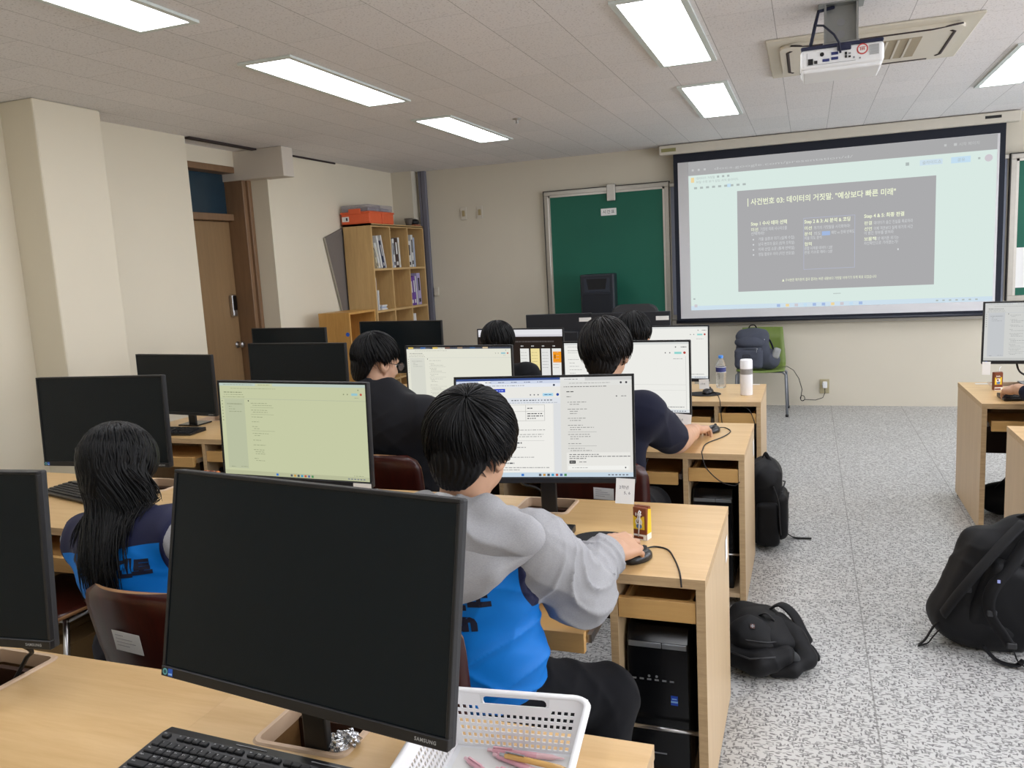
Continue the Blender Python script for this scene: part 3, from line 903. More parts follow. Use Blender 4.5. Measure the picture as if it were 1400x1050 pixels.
# loudspeaker on a stand behind the teacher's monitors
SP = thing('speaker_stand', 'black stand that carries the loudspeaker before the chalkboard', 'stand', (-2.06, 8.42, 0))
b = MB(); b.cyl((0, 0, 0.02), (0, 0, 0.862), 0.022); b.build('pole', M_BLK, SP)
b = MB(); b.lathe([(0, 0), (0.2, 0), (0.2, 0.012), (0.05, 0.025), (0, 0.025)], 28); b.build('base', M_BLK, SP)
b = MB(); b.box(-0.12, 0.12, -0.1, 0.1, 0.862, 0.874); b.build('top_plate', M_BLK, SP)
t = thing('loudspeaker', 'black loudspeaker standing before the left chalkboard', 'speaker', (-2.06, 8.42, 0.8745))
SPK = plain('black speaker cabinet', (26, 31, 40), 0.5, bump=0.1)
b = MB()
b.prism([(-0.178, 0.17), (-0.135, -0.165), (-0.178, -0.165), (0.178, -0.165), (0.178, 0.1), (0.14, 0.17)][0:1] + [(-0.180, -0.15), (-0.165, -0.17), (0.165, -0.17), (0.180, -0.15), (0.14, 0.16), (-0.14, 0.16)], 0, 0.585, bev=0.012)
b.build('cabinet', SPK, t)
b = MB()
b.box(-0.155, 0.155, -0.1745, -0.168, 0.03, 0.38, 0.003, 1)
b.build('woofer_grille', plain('dark speaker mesh', (20, 24, 32), 0.75, bump=0.6, bscale=900), t)
b = MB()
b.prism([(-0.135, 0.41), (0.135, 0.41), (0.135, 0.545), (-0.135, 0.545)], 0, 0.004, 0, facing((0, -0.1695, 0)))
b.prism([(-0.09, 0.43), (0.09, 0.43), (0.11, 0.54), (-0.11, 0.54)], 0, 0.006, 1, facing((0, -0.1695, 0)))
b.box(-0.14, 0.14, -0.178, -0.17, 0.398, 0.408, 0.002, 1, mat=0)
b.build('horn', [plain('speaker horn plastic', (40, 46, 58), 0.4), plain('horn throat', (8, 9, 12), 0.7)], t)

# office chair of the teacher (only its top shows)
t = thing('office_chair', 'black office chair back rising behind the teacher monitors', 'chair', (-1.50, 7.45, 0))
b = MB(); b.prism(rrect(0.44, 0.50, 0.09), -0.03, 0.03, 0, Matrix.Translation((-0.02, 0.05, 0.93)) @ Matrix.Rotation(pi / 2 - 0.12, 4, 'X'), bev=0.02, seg=3, smooth=True)
b.build('backrest', M_BLK2, t)
b = MB(); b.prism(rrect(0.48, 0.46, 0.1), 0.44, 0.51, bev=0.025, seg=3, smooth=True); b.build('seat', M_BLK2, t)
b = MB(); b.cyl((0, 0, 0.08), (0, 0, 0.44), 0.025); b.tube([(0, 0.15, 0.45), (0, 0.24, 0.50), (0, 0.10, 0.80)], 0.02, 8); b.build('column', M_BLK, t)
for i in range(5):
    a = i * 2 * pi / 5 + 0.3
    b = MB(); b.tube([(0, 0, 0.1), (0.27 * cos(a), 0.27 * sin(a), 0.065)], [0.025, 0.015], 8); b.ell((0.27 * cos(a), 0.27 * sin(a), 0.03), (0.03, 0.03, 0.03)); b.build('base_arm', M_BLK, t)

# ================================================================== bookshelf corner
SHX0, SHX1, SHY0, SHY1, SHH = -4.525, -4.20, 7.44, 8.655, 2.10
t = thing('bookshelf', 'tall oak bookshelf of square cubbies in the corner', 'bookshelf', (SHX1, SHY0, 0))
D_ = SHX1 - SHX0; L_ = SHY1 - SHY0
cw = L_ / 3; rows = [0.04, 0.74 - 0.24, 0.745 + 0.02, 1.215, 1.655, SHH]
rows = [0.06, 0.46, 0.86, 1.205, 1.64, SHH - 0.01]
b = MB()
b.box(-D_, 0, 0, 0.022, 0, SHH)
b.build('side_panel', M_SHELF, t)
b = MB(); b.box(-D_, 0, L_ - 0.022, L_, 0, SHH); b.build('side_panel', M_SHELF, t)
b = MB(); b.box(-D_, -D_ + 0.008, 0.022, L_ - 0.022, 0.02, SHH - 0.02); b.build('rear_panel', M_SHELF, t)
for i in (1, 2):
    b = MB(); b.box(-D_ + 0.008, -0.001, cw * i - 0.011, cw * i + 0.011, 0.06, SHH - 0.022); b.build('upright', M_SHELF, t)
MSH = wood('oak shelf edge', (190, 156, 104), (210, 176, 122), 'y', 0.5)
for z in rows:
    b = MB(); b.box(-D_ + 0.008, 0, 0.022, L_ - 0.022, z - 0.022, z); b.build('shelf_board', MSH, t)
b = MB(); b.box(-D_, 0.0, 0, L_, SHH - 0.02, SHH); b.build('top_board', MSH, t)

def book(label, y, row, th, h, d, mat, lean=0.0, grp='books on the bookshelf', xoff=0.03, cat='book', spine=None):
    """book standing on a shelf, spine towards the room; lean tilts it along the shelf"""
    b = MB()
    b.box(-d, 0, 0, 0.0022, 0, h, mat=0); b.box(-d, 0, th - 0.0022, th, 0, h, mat=0); b.box(-0.0025, 0.0006, 0, th, 0, h, mat=0)
    b.box(-d + 0.003, -0.0025, 0.0022, th - 0.0022, 0.003, h - 0.003, mat=1)
    if spine is not None:
        b.box(-0.001, 0.0012, th * 0.2, th * 0.8, h * 0.08, h * 0.2, mat=2); b.box(-0.001, 0.0012, th * 0.25, th * 0.75, h * 0.45, h * 0.85, mat=2)
    ms = [mat, M_PAPER] + ([spine] if spine is not None else [])
    o = b.build('book', ms, loc=(SHX1 - xoff, SHY0 + y, rows[row] + 0.0008), rot=(lean, 0, 0))
    return tag(o, label, cat, grp)
bw = plain('white book cover', (222, 222, 220), 0.5); bn = plain('navy book cover', (28, 34, 74), 0.5); bc = plain('cream book cover', (214, 206, 178), 0.5)
bb = plain('brown book cover', (66, 48, 44), 0.5); bl = plain('pale blue book cover', (170, 184, 208), 0.5); bp = plain('purple book cover', (112, 74, 160), 0.5); bv = plain('lilac book cover', (176, 166, 204), 0.5)
bk = plain('black print', (48, 48, 54), 0.6)
c0, c1, c2 = 0.03, cw + 0.016, 2 * cw + 0.016
L = -radians(14)
book('cream book leaning leftmost in the top left cubby of the bookshelf', c0 + 0.105, 4, 0.022, 0.26, 0.2, bc, radians(18), spine=bb)
book('white book leaning second in the top left cubby of the bookshelf', c0 + 0.140, 4, 0.03, 0.27, 0.2, bw, radians(16), spine=bc)
book('tall pale book leaning beside the navy one in the top left cubby', c0 + 0.190, 4, 0.035, 0.34, 0.22, bw, radians(13))
book('navy book leaning in the top left cubby of the bookshelf', c0 + 0.240, 4, 0.028, 0.29, 0.2, bn, radians(13), spine=bw)
book('tall white folder leaning rightmost in the top left cubby', c0 + 0.285, 4, 0.02, 0.35, 0.23, bw, radians(13))
book('white book at the left in the top middle cubby of the bookshelf', c1 + 0.040, 4, 0.03, 0.30, 0.2, bl, radians(5), spine=bw)
book('white book left of the brown one in the top middle cubby', c1 + 0.085, 4, 0.04, 0.31, 0.2, bw, radians(3), spine=bn)
book('dark brown book in the top middle cubby of the bookshelf', c1 + 0.135, 4, 0.065, 0.32, 0.2, bb, radians(2), spine=bw)
book('slim white book right of the brown one in the top middle cubby', c1 + 0.210, 4, 0.035, 0.325, 0.21, bw, radians(2), spine=bc)
book('wide white folder in the top right cubby of the bookshelf', c2 + 0.01, 4, 0.09, 0.29, 0.22, bw, 0.0, spine=bk)
book('tall white folder in the top right cubby of the bookshelf', c2 + 0.11, 4, 0.05, 0.36, 0.22, bw, 0.0, spine=bk)
book('pale blue folder at the right in the top right cubby', c2 + 0.17, 4, 0.03, 0.33, 0.22, bl, 0.0)
book('tall white folder at the left in the middle row of the bookshelf', c0 + 0.02, 3, 0.03, 0.34, 0.26, bw, 0.0)
book('short white booklet leaning in the middle row left cubby', c0 + 0.065, 3, 0.02, 0.21, 0.2, bw, radians(-3))
book('first purple book at the left in the middle row right cubby', c2 + 0.040, 3, 0.055, 0.32, 0.24, bp, radians(3), spine=bw)
book('second purple book beside the first in the middle row right cubby', c2 + 0.105, 3, 0.055, 0.33, 0.24, bp, radians(3), spine=bw)
book('slim white book right of the purple books', c2 + 0.172, 3, 0.022, 0.33, 0.24, bw, radians(3))
book('lilac folder at the right in the middle row right cubby', c2 + 0.210, 3, 0.08, 0.36, 0.25, bv, radians(2), spine=bk)
book('white book lying low in the bottom right cubby that shows', c2 + 0.04, 2, 0.09, 0.25, 0.22, bw, radians(3))
for i, (dx, m, w) in enumerate(((0.0, bw, 0.12), (0.008, bl, 0.11), (0.0, bw, 0.115))):
    b = MB(); b.box(-0.2, 0, 0, w, 0, 0.016)
    tag(b.build('booklet', m, loc=(SHX1 - 0.02 - dx, SHY0 + c0 + 0.12, rows[3] + 0.0008 + i * 0.0168)), '%s booklet of the low pile in the middle row left cubby' % ('lowest', 'middle', 'topmost')[i], 'booklet', 'booklet pile on the bookshelf')
# orange tool cases on top
ORG = plain('orange case plastic', (226, 100, 58), 0.45)
CLR = NT('clear case lid'); CLR.base(lin((196, 190, 200))); CLR.b.inputs['Roughness'].default_value = 0.15; CLR.b.inputs['Transmission Weight'].default_value = 0.45; CLR.b.inputs['Alpha'].default_value = 0.55
CLR = CLR.m
def case(label, y0, y1, x0, x1):
    t = thing('tool_case', label, 'case', ((x0 + x1) / 2, (y0 + y1) / 2, SHH + 0.0008), group='orange cases on the bookshelf')
    hx, hy = (x1 - x0) / 2, (y1 - y0) / 2
    b = MB(); b.box(-hx, hx, -hy, hy, 0, 0.125, 0.012, 2); b.box(-hx - 0.006, hx + 0.006, -hy - 0.006, hy + 0.006, 0.105, 0.125, 0.004, 1)
    b.box(-0.07, 0.07, -hy - 0.014, -hy, 0.10, 0.155, 0.006, 2)
    b.build('case_body', ORG, t)
    b = MB(); b.box(-hx + 0.004, hx - 0.004, -hy + 0.004, hy - 0.004, 0.126, 0.195, 0.012, 2); b.build('clear_lid', CLR, t)
    b = MB(); b.box(-hx + 0.03, hx - 0.03, -hy + 0.03, hy - 0.03, 0.126, 0.165, 0.01, 2); b.build('lid_tray', plain('grey tool tray', (146, 140, 146), 0.6, var=0.3, vscale=30), t)
    return t
c_ = case('orange tool case with clear lid at the near end of the bookshelf top', 7.445, 7.70, -4.54, -4.205)
b = MB(); b.box(-0.155, -0.075, -0.1298, -0.1285, 0.03, 0.08); b.box(-0.11, -0.09, -0.1304, -0.1297, 0.04, 0.07, mat=1); b.build('case_label', [M_PAPER, M_INK], c_)
case('orange tool case with clear lid behind the first one on the bookshelf', 7.715, 7.965, -4.54, -4.205)
b = MB(); b.lathe([(0, 0), (0.03, 0), (0.05, 0.085), (0.046, 0.085), (0.028, 0.006), (0, 0.006)], 18)
tag(b.build('dark_cup', plain('grey brown cup', (96, 88, 80), 0.5), loc=(-4.26, 8.42, SHH + 0.0008)), 'small dark cup on the far end of the bookshelf top', 'cup')
b = MB(); b.ell((0, 0, 0.045), (0.06, 0.06, 0.04)); b.box(-0.05, 0.05, -0.06, 0.06, 0, 0.02, 0.008, 2, mat=1)
tag(b.build('desk_bell', [M_BLK, plain('copper base', (178, 112, 80), 0.4, 0.3)], loc=(-4.26, 8.555, SHH + 0.0008)), 'small round black object with a copper base on the bookshelf top', 'ornament')
# grey board leaning behind, low cabinet in front
b = MB(); b.box(-0.006, 0.006, 0, 0.5, 0, 2.05, mat=0); b.box(-0.008, 0.010, -0.014, 0, 0, 2.05, 0.002, 1, mat=1)
tag(b.build('grey_panel', [plain('grey panel', (116, 110, 106), 0.6), M_ALU], loc=(-4.553, 7.70, 0.006), rot=(radians(16.3), 0.0, 0)), 'grey framed panel leaning beside the bookshelf against the left wall', 'panel')
t = thing('low_cabinet', 'honey oak open cabinet in front of the bookshelf', 'cabinet', (-4.05, 6.64, 0))
W_, H_, Dp = 0.50, 1.24, 0.335
b = MB(); b.box(-Dp, 0, 0, 0.02, 0, H_); b.build('side_panel', M_SHELF2, t)
b = MB(); b.box(-Dp, 0, W_ - 0.02, W_, 0, H_); b.build('side_panel', M_SHELF2, t)
b = MB(); b.box(-Dp, 0, 0.02, W_ - 0.02, H_ - 0.02, H_); b.build('top_board', M_SHELF2, t)
b = MB(); b.box(-Dp, 0, 0.02, W_ - 0.02, 0.05, 0.07); b.build('bottom_board', M_SHELF2, t)
b = MB(); b.box(-Dp, 0, 0.02, W_ - 0.02, 0.60, 0.62); b.build('shelf_board', M_SHELF2, t)
b = MB(); b.box(-Dp, -Dp + 0.01, 0.02, W_ - 0.02, 0.07, H_ - 0.02); b.build('rear_panel', M_SHELF2, t)
b = MB(); b.cyl((-0.03, -0.0015, 1.035), (-0.03, 0.0, 1.035), 0.02, n=16)
b.build('round_sticker', M_BLUE, t)
# ================================================================== desks
DH = 0.72; UW = 0.90; TH = 0.028
M_WELL = wood('brown well lining', (120, 88, 52), (140, 104, 64), 'x', 0.5)
M_RIMW = plain('pale well rim', (204, 176, 148), 0.4, var=0.02)
HX0, HX1 = 0.165, 0.355          # well hole measured from the left edge of the unit
HX0, HX1 = UW - 0.735, UW - 0.545
def desk(label, x1, y0, depth=0.69, tray=0.0, grp=None, rail=True):
    """desk unit, x1 its right edge, y0 its front (user) edge; origin on the floor at its front left corner"""
    t = thing('computer_desk', label, 'desk', (x1 - UW, y0, 0), group=grp)
    d = depth
    hy0, hy1 = d - 0.185, d - 0.02
    b = MB()
    xs, ys = [0.0001, HX0, HX1, UW - 0.0001], [0, hy0, hy1, d]
    for z, flip in ((DH, False), (DH - TH, True)):
        vv = [[b.bm.verts.new((x, y, z)) for y in ys] for x in xs]
        for i in range(3):
            for j in range(3):
                if i == 1 and j == 1: continue
                q = [vv[i][j], vv[i + 1][j], vv[i + 1][j + 1], vv[i][j + 1]]
                f = b.bm.faces.new(q if not flip else q[::-1])
    for (xa, ya, xb, yb) in ((xs[0], 0, xs[3], 0), (xs[3], 0, xs[3], d), (xs[3], d, xs[0], d), (xs[0], d, xs[0], 0)):
        b.quad([(xa, ya, DH - TH), (xb, yb, DH - TH), (xb, yb, DH), (xa, ya, DH)], 1)
    for (xa, ya, xb, yb) in ((HX0, hy0, HX0, hy1), (HX0, hy1, HX1, hy1), (HX1, hy1, HX1, hy0), (HX1, hy0, HX0, hy0)):
        b.quad([(xa, ya, DH - TH), (xb, yb, DH - TH), (xb, yb, DH), (xa, ya, DH)], 1)
    bmesh.ops.remove_doubles(b.bm, verts=b.bm.verts[:], dist=1e-5)
    b.build('worktop', [M_TOP, M_EDGE], t)
    # rim of the monitor well
    cx, cy, w, h = (HX0 + HX1) / 2, (hy0 + hy1) / 2, HX1 - HX0, hy1 - hy0
    b = MB()
    o_ = rrect(w + 0.022, h + 0.022, 0.022, 5, cx, cy); i_ = rrect(w - 0.004, h - 0.004, 0.014, 5, cx, cy)
    n = len(o_)
    ao = [b.bm.verts.new((p[0], p[1], DH + 0.0004)) for p in o_]; at = [b.bm.verts.new((p[0] * 0.96 + cx * 0.04, p[1] * 0.96 + cy * 0.04, DH + 0.004)) for p in o_]
    it = [b.bm.verts.new((p[0], p[1], DH + 0.004)) for p in i_]; ib = [b.bm.verts.new((p[0], p[1], DH - 0.03)) for p in i_]
    for q in range(n):
        r = (q + 1) % n
        for A, B in ((ao, at), (at, it), (it, ib)): b.bm.faces.new((A[q], A[r], B[r], B[q]))
    b.build('well_rim', M_RIMW, t)
    b = MB()
    z0 = DH - 0.165
    b.box(HX0 - 0.012, HX0, hy0, hy1, z0, DH - TH - 0.0005); b.box(HX1, HX1 + 0.012, hy0, hy1, z0, DH - TH - 0.0005)
    b.box(HX0 - 0.012, HX1 + 0.012, hy0 - 0.012, hy0, z0, DH - TH - 0.0005); b.box(HX0 - 0.012, HX1 + 0.012, hy1, hy1 + 0.012, z0, DH - TH - 0.0005)
    b.box(HX0 - 0.012, HX1 + 0.012, hy0 - 0.012, hy1 + 0.012, z0 - 0.01, z0)
    b.build('well_box', M_WELL, t)
    for x in (0.001, UW - 0.026):
        b = MB(); b.box(x, x + 0.025, 0.004, d - 0.004, 0.012, DH - TH - 0.0005, mat=0); b.box(x - 0.0002, x + 0.0252, 0.002, 0.004, 0.012, DH - TH - 0.0005, mat=1)
        b.build('side_panel', [M_SIDE, M_EDGE], t)
    xd = UW - 0.27
    b = MB(); b.box(xd, xd + 0.022, 0.004, d - 0.02, 0.012, DH - TH - 0.0005, mat=0); b.box(xd, xd + 0.022, 0.002, 0.004, 0.012, DH - TH - 0.0005, mat=1)
    b.build('divider_panel', [M_SIDE, M_EDGE], t)
    b = MB(); b.box(0.026, xd, d - 0.05, d - 0.035, 0.28, DH - TH - 0.0005); b.box(xd + 0.022, UW - 0.026, d - 0.05, d - 0.035, 0.03, DH - TH - 0.0005)
    b.build('back_panel', M_BACKP, t)
    b = MB(); b.box(xd + 0.022, UW - 0.026, 0.006, d - 0.05, 0.05, 0.07); b.build('bottom_shelf', M_SIDE, t)
    # small drawer over the computer bay
    dr = MB()
    a0, a1 = xd + 0.024, UW - 0.028
    dr.box(a0, a1, 0.006, 0.024, 0.588, 0.648, 0.001, 1)
    dr.box(a0 + 0.012, a1 - 0.012, 0.024, 0.40, 0.592, 0.604)
    dr.box(a0 + 0.012, a0 + 0.022, 0.024, 0.40, 0.604, 0.64); dr.box(a1 - 0.022, a1 - 0.012, 0.024, 0.40, 0.604, 0.64)
    dr.build('drawer', M_DRAW, t)
    # sliding keyboard tray
    tr = MB()
    tr.box(0.05, xd - 0.025, 0.008 - tray, 0.028 - tray, 0.566, 0.622, 0.001, 1)
    tr.box(0.05, xd - 0.025, 0.028 - tray, 0.36 - tray, 0.586, 0.602)
    k_ = tr.build('keyboard_tray', M_DRAW, t)
    tr = MB()
    for x in (0.030, xd - 0.022): tr.box(x, x + 0.012, 0.03 - tray, 0.40 - tray * 0.4, 0.588, 0.612)
    tr.build('slide_rail', M_METAL, k_)
    if rail:
        b = MB(); b.cyl((xd + 0.022, 0.03, 0.245), (UW - 0.026, 0.03, 0.245), 0.006, n=12); b.build('bay_rail', M_METAL, t)
    for x in (0.014, UW - 0.014):
        for y in (0.07, d - 0.07):
            b = MB(); b.cyl((x, y, 0), (x, y, 0.014), 0.013, n=10); b.build('foot', M_BLK, t)
    return t

RX = -0.265
ROWY = [1.361 - 0.69, 2.150, 3.615, 4.94]
TRAYS = {(1, 0): 0.20, (2, 3): 0.06, (1, 2): 0.05}
names = ['front row desk nearest the viewer', 'second row desk', 'third row desk', 'fourth row desk']
ords = ['beside the aisle', 'second from the aisle', 'third from the aisle', 'fourth from the aisle, by the left wall']
DESKS = {}
for r, y in enumerate(ROWY):
    for c in range(4):
        if (r, c) in ((0, 3), (0, 2)): continue
        DESKS[(r, c)] = desk('beech computer desk, %s, %s' % (['nearest row', 'second row', 'third row', 'fourth row'][r], ords[c]), RX - UW * c, y,
                             0.69, TRAYS.get((r, c), 0.0), 'rows of computer desks')
desk('beech computer desk with brown juice carton right of the aisle', 0.885 + UW, 4.93, 0.77, 0.0, 'desks right of the aisle')
desk('beech computer desk at the right edge beside the big black backpack', 0.885 + UW, 3.64, 0.70, 0.0, 'desks right of the aisle')
# bright strip of protective tape on two panel edges
for (x, y, z, lab) in ((RX + 0.0004, 2.74, 0.60, 'white strip sticker on the side of the second row aisle desk'), (RX + 0.0004, 4.22, 0.61, 'white strip sticker on the side of the third row aisle desk')):
    b = MB(); b.box(0, 0.0008, -0.03, 0.03, -0.04, 0.04)
    DK = DESKS[(1, 0)] if y < 3 else DESKS[(2, 0)]
    so = b.build('strip_sticker', M_PAPER, DK, loc=(x - DK.location.x, y - DK.location.y, z)); so['label'] = lab

# ------------------------------------------------------------------ desktop computers in the bays
def tower(label, x1, y0, z=0.0708):
    t = thing('computer_tower', label, 'computer', (x1 - 0.148, y0 + 0.06, z), group='computer towers in the desk bays')
    w, h, d = 0.088, 0.46, 0.38
    b = MB(); b.box(-w, w, 0.02, d, 0, h - 0.02, 0.004, 1); b.build('case', plain('matt black case', (24, 25, 28), 0.55), t)
    b = MB()
    b.prism([(0, 0), (0.022, 0), (0.10, 0), (0.10, h), (0.03, h + 0.002), (0.0, h - 0.035)], -w - 0.002, w + 0.002, 0, frame3((0, 1, 0), (0, 0, 1), (1, 0, 0), (0, 0, 0)), bev=0.004)
    b.build('front_panel', plain('glossy black front', (12, 13, 16), 0.22), t)
    b = MB()
    for xa, xb in ((-w + 0.004, 0.012), (0.014, w - 0.004)): b.box(xa, xb, -0.004, 0.002, h - 0.052, h - 0.036, 0.001, 1)
    b.build('silver_strip', plain('silver strip', (150, 154, 158), 0.3, 0.6), t)
    b = MB()
    for i in range(6): b.box(-w + 0.012 + i * 0.022, -w + 0.024 + i * 0.022, -0.0014, 0.001, h - 0.155, h - 0.150)
    for i in (2, 3): b.cyl((-w + 0.018 + i * 0.022, -0.0014, h - 0.142), (-w + 0.018 + i * 0.022, 0.001, h - 0.142), 0.004, n=10)
    b.build('ports', M_SILV, t)
    b = MB(); b.box(0.036, 0.056, -0.0012, 0.001, h - 0.225, h - 0.196, mat=0); b.box(0.036, 0.056, -0.0016, 0.001, h - 0.217, h - 0.212, mat=1); b.box(0.039, 0.053, -0.0016, 0.001, h - 0.207, h - 0.204, mat=1)
    b.build('sticker', [plain('blue sticker', (30, 74, 190), 0.35, var=0), plain('pale blue print', (150, 196, 240), 0.5, var=0)], t)
    b = MB(); b.box(-0.03, 0.02, -0.0012, 0.001, 0.075, 0.079); b.build('front_mark', M_SILV, t)
    return t
for (r, c), dk in DESKS.items():
    if (r, c) in ((1, 0), (2, 0), (3, 0), (1, 1), (2, 3)):
        tower('black computer tower in the %s desk %s' % (['nearest row', 'second row', 'third row', 'fourth row'][r], ords[c]), RX - UW * c, ROWY[r])

# ------------------------------------------------------------------ monitors
SCR = {}
def em(rgb, s=1.0):
    key = (tuple(rgb), s)
    if key not in SCR: SCR[key] = glow('lit pixels %d %d %d' % tuple(rgb), rgb, s, False)
    return SCR[key]
LITP = {}
def lit(rgb, s=1.0):
    key = (tuple(rgb), s)
    if key not in LITP: LITP[key] = glow('lit screen %d %d %d' % tuple(rgb), rgb, s, True)
    return LITP[key]

class UI:
    """picture on a screen: flat rectangles and lettering in unit screen coordinates (0..1, y downward)"""
    def __init__(s, w, h, bg):
        s.w, s.h = w, h
        s.b = MB(); s.mats = [lit(bg)]; s.ix = {}
        s.R(0, 0, 1, 1, None, 0)
    def mi(s, rgb):
        if rgb is None: return 0
        if rgb not in s.ix:
            s.mats.append(em(rgb)); s.ix[rgb] = len(s.mats) - 1
        return s.ix[rgb]
    def R(s, x0, y0, x1, y1, rgb, lay=1):
        Y = -0.0003 * lay
        X = lambda u: (u - 0.5) * s.w
        Z = lambda v: (0.5 - v) * s.h
        s.b.quad([(X(x0), Y, Z(y1)), (X(x1), Y, Z(y1)), (X(x1), Y, Z(y0)), (X(x0), Y, Z(y0))], s.mi(rgb))
    def line(s, x0, y, x1, rgb, th=0.006, lay=3, seed=0):
        """a line of text too small to read: a broken row of short dashes"""
        r = random.Random(seed + int(y * 9999)); x = x0
        while x < x1 - 0.003:
            l = min(r.uniform(0.006, 0.022), x1 - x)
            s.R(x, y - th / 2, x + l, y + th / 2, rgb, lay)
            x += l + r.uniform(0.003, 0.006)
    def dot(s, x, y, r, rgb, lay=3):
        s.b.prism([((x - 0.5) * s.w + r * s.w * cos(2 * pi * i / 16), (0.5 - y) * s.h + r * s.w * sin(2 * pi * i / 16)) for i in range(16)], 0.0003 * lay, 0.0003 * lay + 0.0002, s.mi(rgb), facing((0, 0, 0)))
    def done(s, parent, M):
        o = s.b.build('screen_picture', s.mats, parent, recalc=False)
        o.matrix_local = M
        return o

def taskbar(u, bg=(206, 218, 226), y=0.955):
    u.R(0, y, 1, 1, bg, 1)
    cols = [(60, 120, 200), (90, 90, 96), (200, 150, 70), (70, 80, 90), (60, 150, 190), (190, 90, 70), (90, 110, 160), (80, 140, 90)]
    u.R(0.37, y + 0.012, 0.385, y + 0.036, cols[0], 2)
    for i in range(7): u.R(0.47 + i * 0.024, y + 0.012, 0.47 + i * 0.024 + 0.014, y + 0.036, cols[i + 1], 2)
    for i in range(6): u.R(0.86 + i * 0.02, y + 0.018, 0.872 + i * 0.02, y + 0.03, (120, 126, 136), 2)

def ui_notebook(w, h, bg, pane, txt, top, seed=0, side=True, xs=0.0):
    """code notebook in a browser window: file list on the left, cells of small text"""
    u = UI(w, h, bg)
    u.R(0, 0, 1, 0.03, top, 1); u.R(0.26, 0.004, 0.38, 0.03, bg, 2)
    u.line(0.03, 0.017, 0.24, txt, 0.005, 3, seed); u.line(0.28, 0.017, 0.36, txt, 0.005, 3, seed + 1)
    u.line(0.08, 0.058, 0.40, txt, 0.004, 2, seed + 2); u.line(0.03, 0.10, 0.16, txt, 0.010, 2, seed + 3); u.line(0.03, 0.125, 0.17, txt, 0.005, 2, seed + 4); u.line(0.02, 0.15, 0.18, txt, 0.005, 2, seed + 5)
    for x in (0.86, 0.885): u.dot(x, 0.10, 0.004, txt)
    u.R(0.91, 0.088, 0.95, 0.112, (150, 196, 206), 2); u.dot(0.972, 0.10, 0.007, (186, 84, 70))
    u.dot(0.955, 0.055, 0.004, txt); u.line(0.93, 0.135, 0.955, txt, 0.004, 2, seed)
    u.R(0, 0.165, 1, 0.172, pane, 1)
    if side:
        u.R(0.03, 0.175, 0.175, 0.93, pane, 1)
        for i in range(7): u.R(0.010, 0.19 + i * 0.035, 0.018, 0.20 + i * 0.035, txt, 2)
        u.line(0.05, 0.225, 0.15, txt, 0.005, 2, seed); u.R(0.045, 0.218, 0.16, 0.236, tuple(int(v * 0.93) for v in pane), 1)
        for i, l in enumerate((0.02, 0.05, 0.09)): u.line(0.06, 0.255 + i * 0.027, 0.06 + l, txt, 0.005, 2, seed + i)
        u.dot(0.205, 0.19, 0.004, (60, 60, 60))
    r = random.Random(seed + 77); y = 0.215
    while y < 0.88:
        k = r.choice((1, 2, 2, 3))
        for q in range(k):
            x0 = 0.22 + (0.012 if q else 0); u.line(x0, y, x0 + r.uniform(0.03, 0.14), txt, 0.005, 2, seed + q)
            y += 0.022
        if r.random() < 0.4: u.R(0.215, y, 0.22 + 0.16, y + 0.0025, txt, 2)
        y += 0.03
    if seed == 12:
        u.R(0, 0, 1, 0.028, (70, 74, 86), 2)
        for i, c_ in enumerate(((222, 190, 90), (70, 110, 170), (226, 196, 100), (120, 90, 80), (150, 130, 110), (70, 96, 130), (200, 180, 150))): u.R(0.02 + i * 0.12, 0.0, 0.07 + i * 0.12, 0.026, c_, 3)
    u.line(0.05, 0.915, 0.08, txt, 0.006, 2, seed); u.line(0.12, 0.91, 0.17, txt, 0.004, 2, seed)
    u.line(0.9, 0.945, 0.97, txt, 0.005, 3, seed)
    taskbar(u, tuple(int(v * 0.93) for v in bg))
    return u

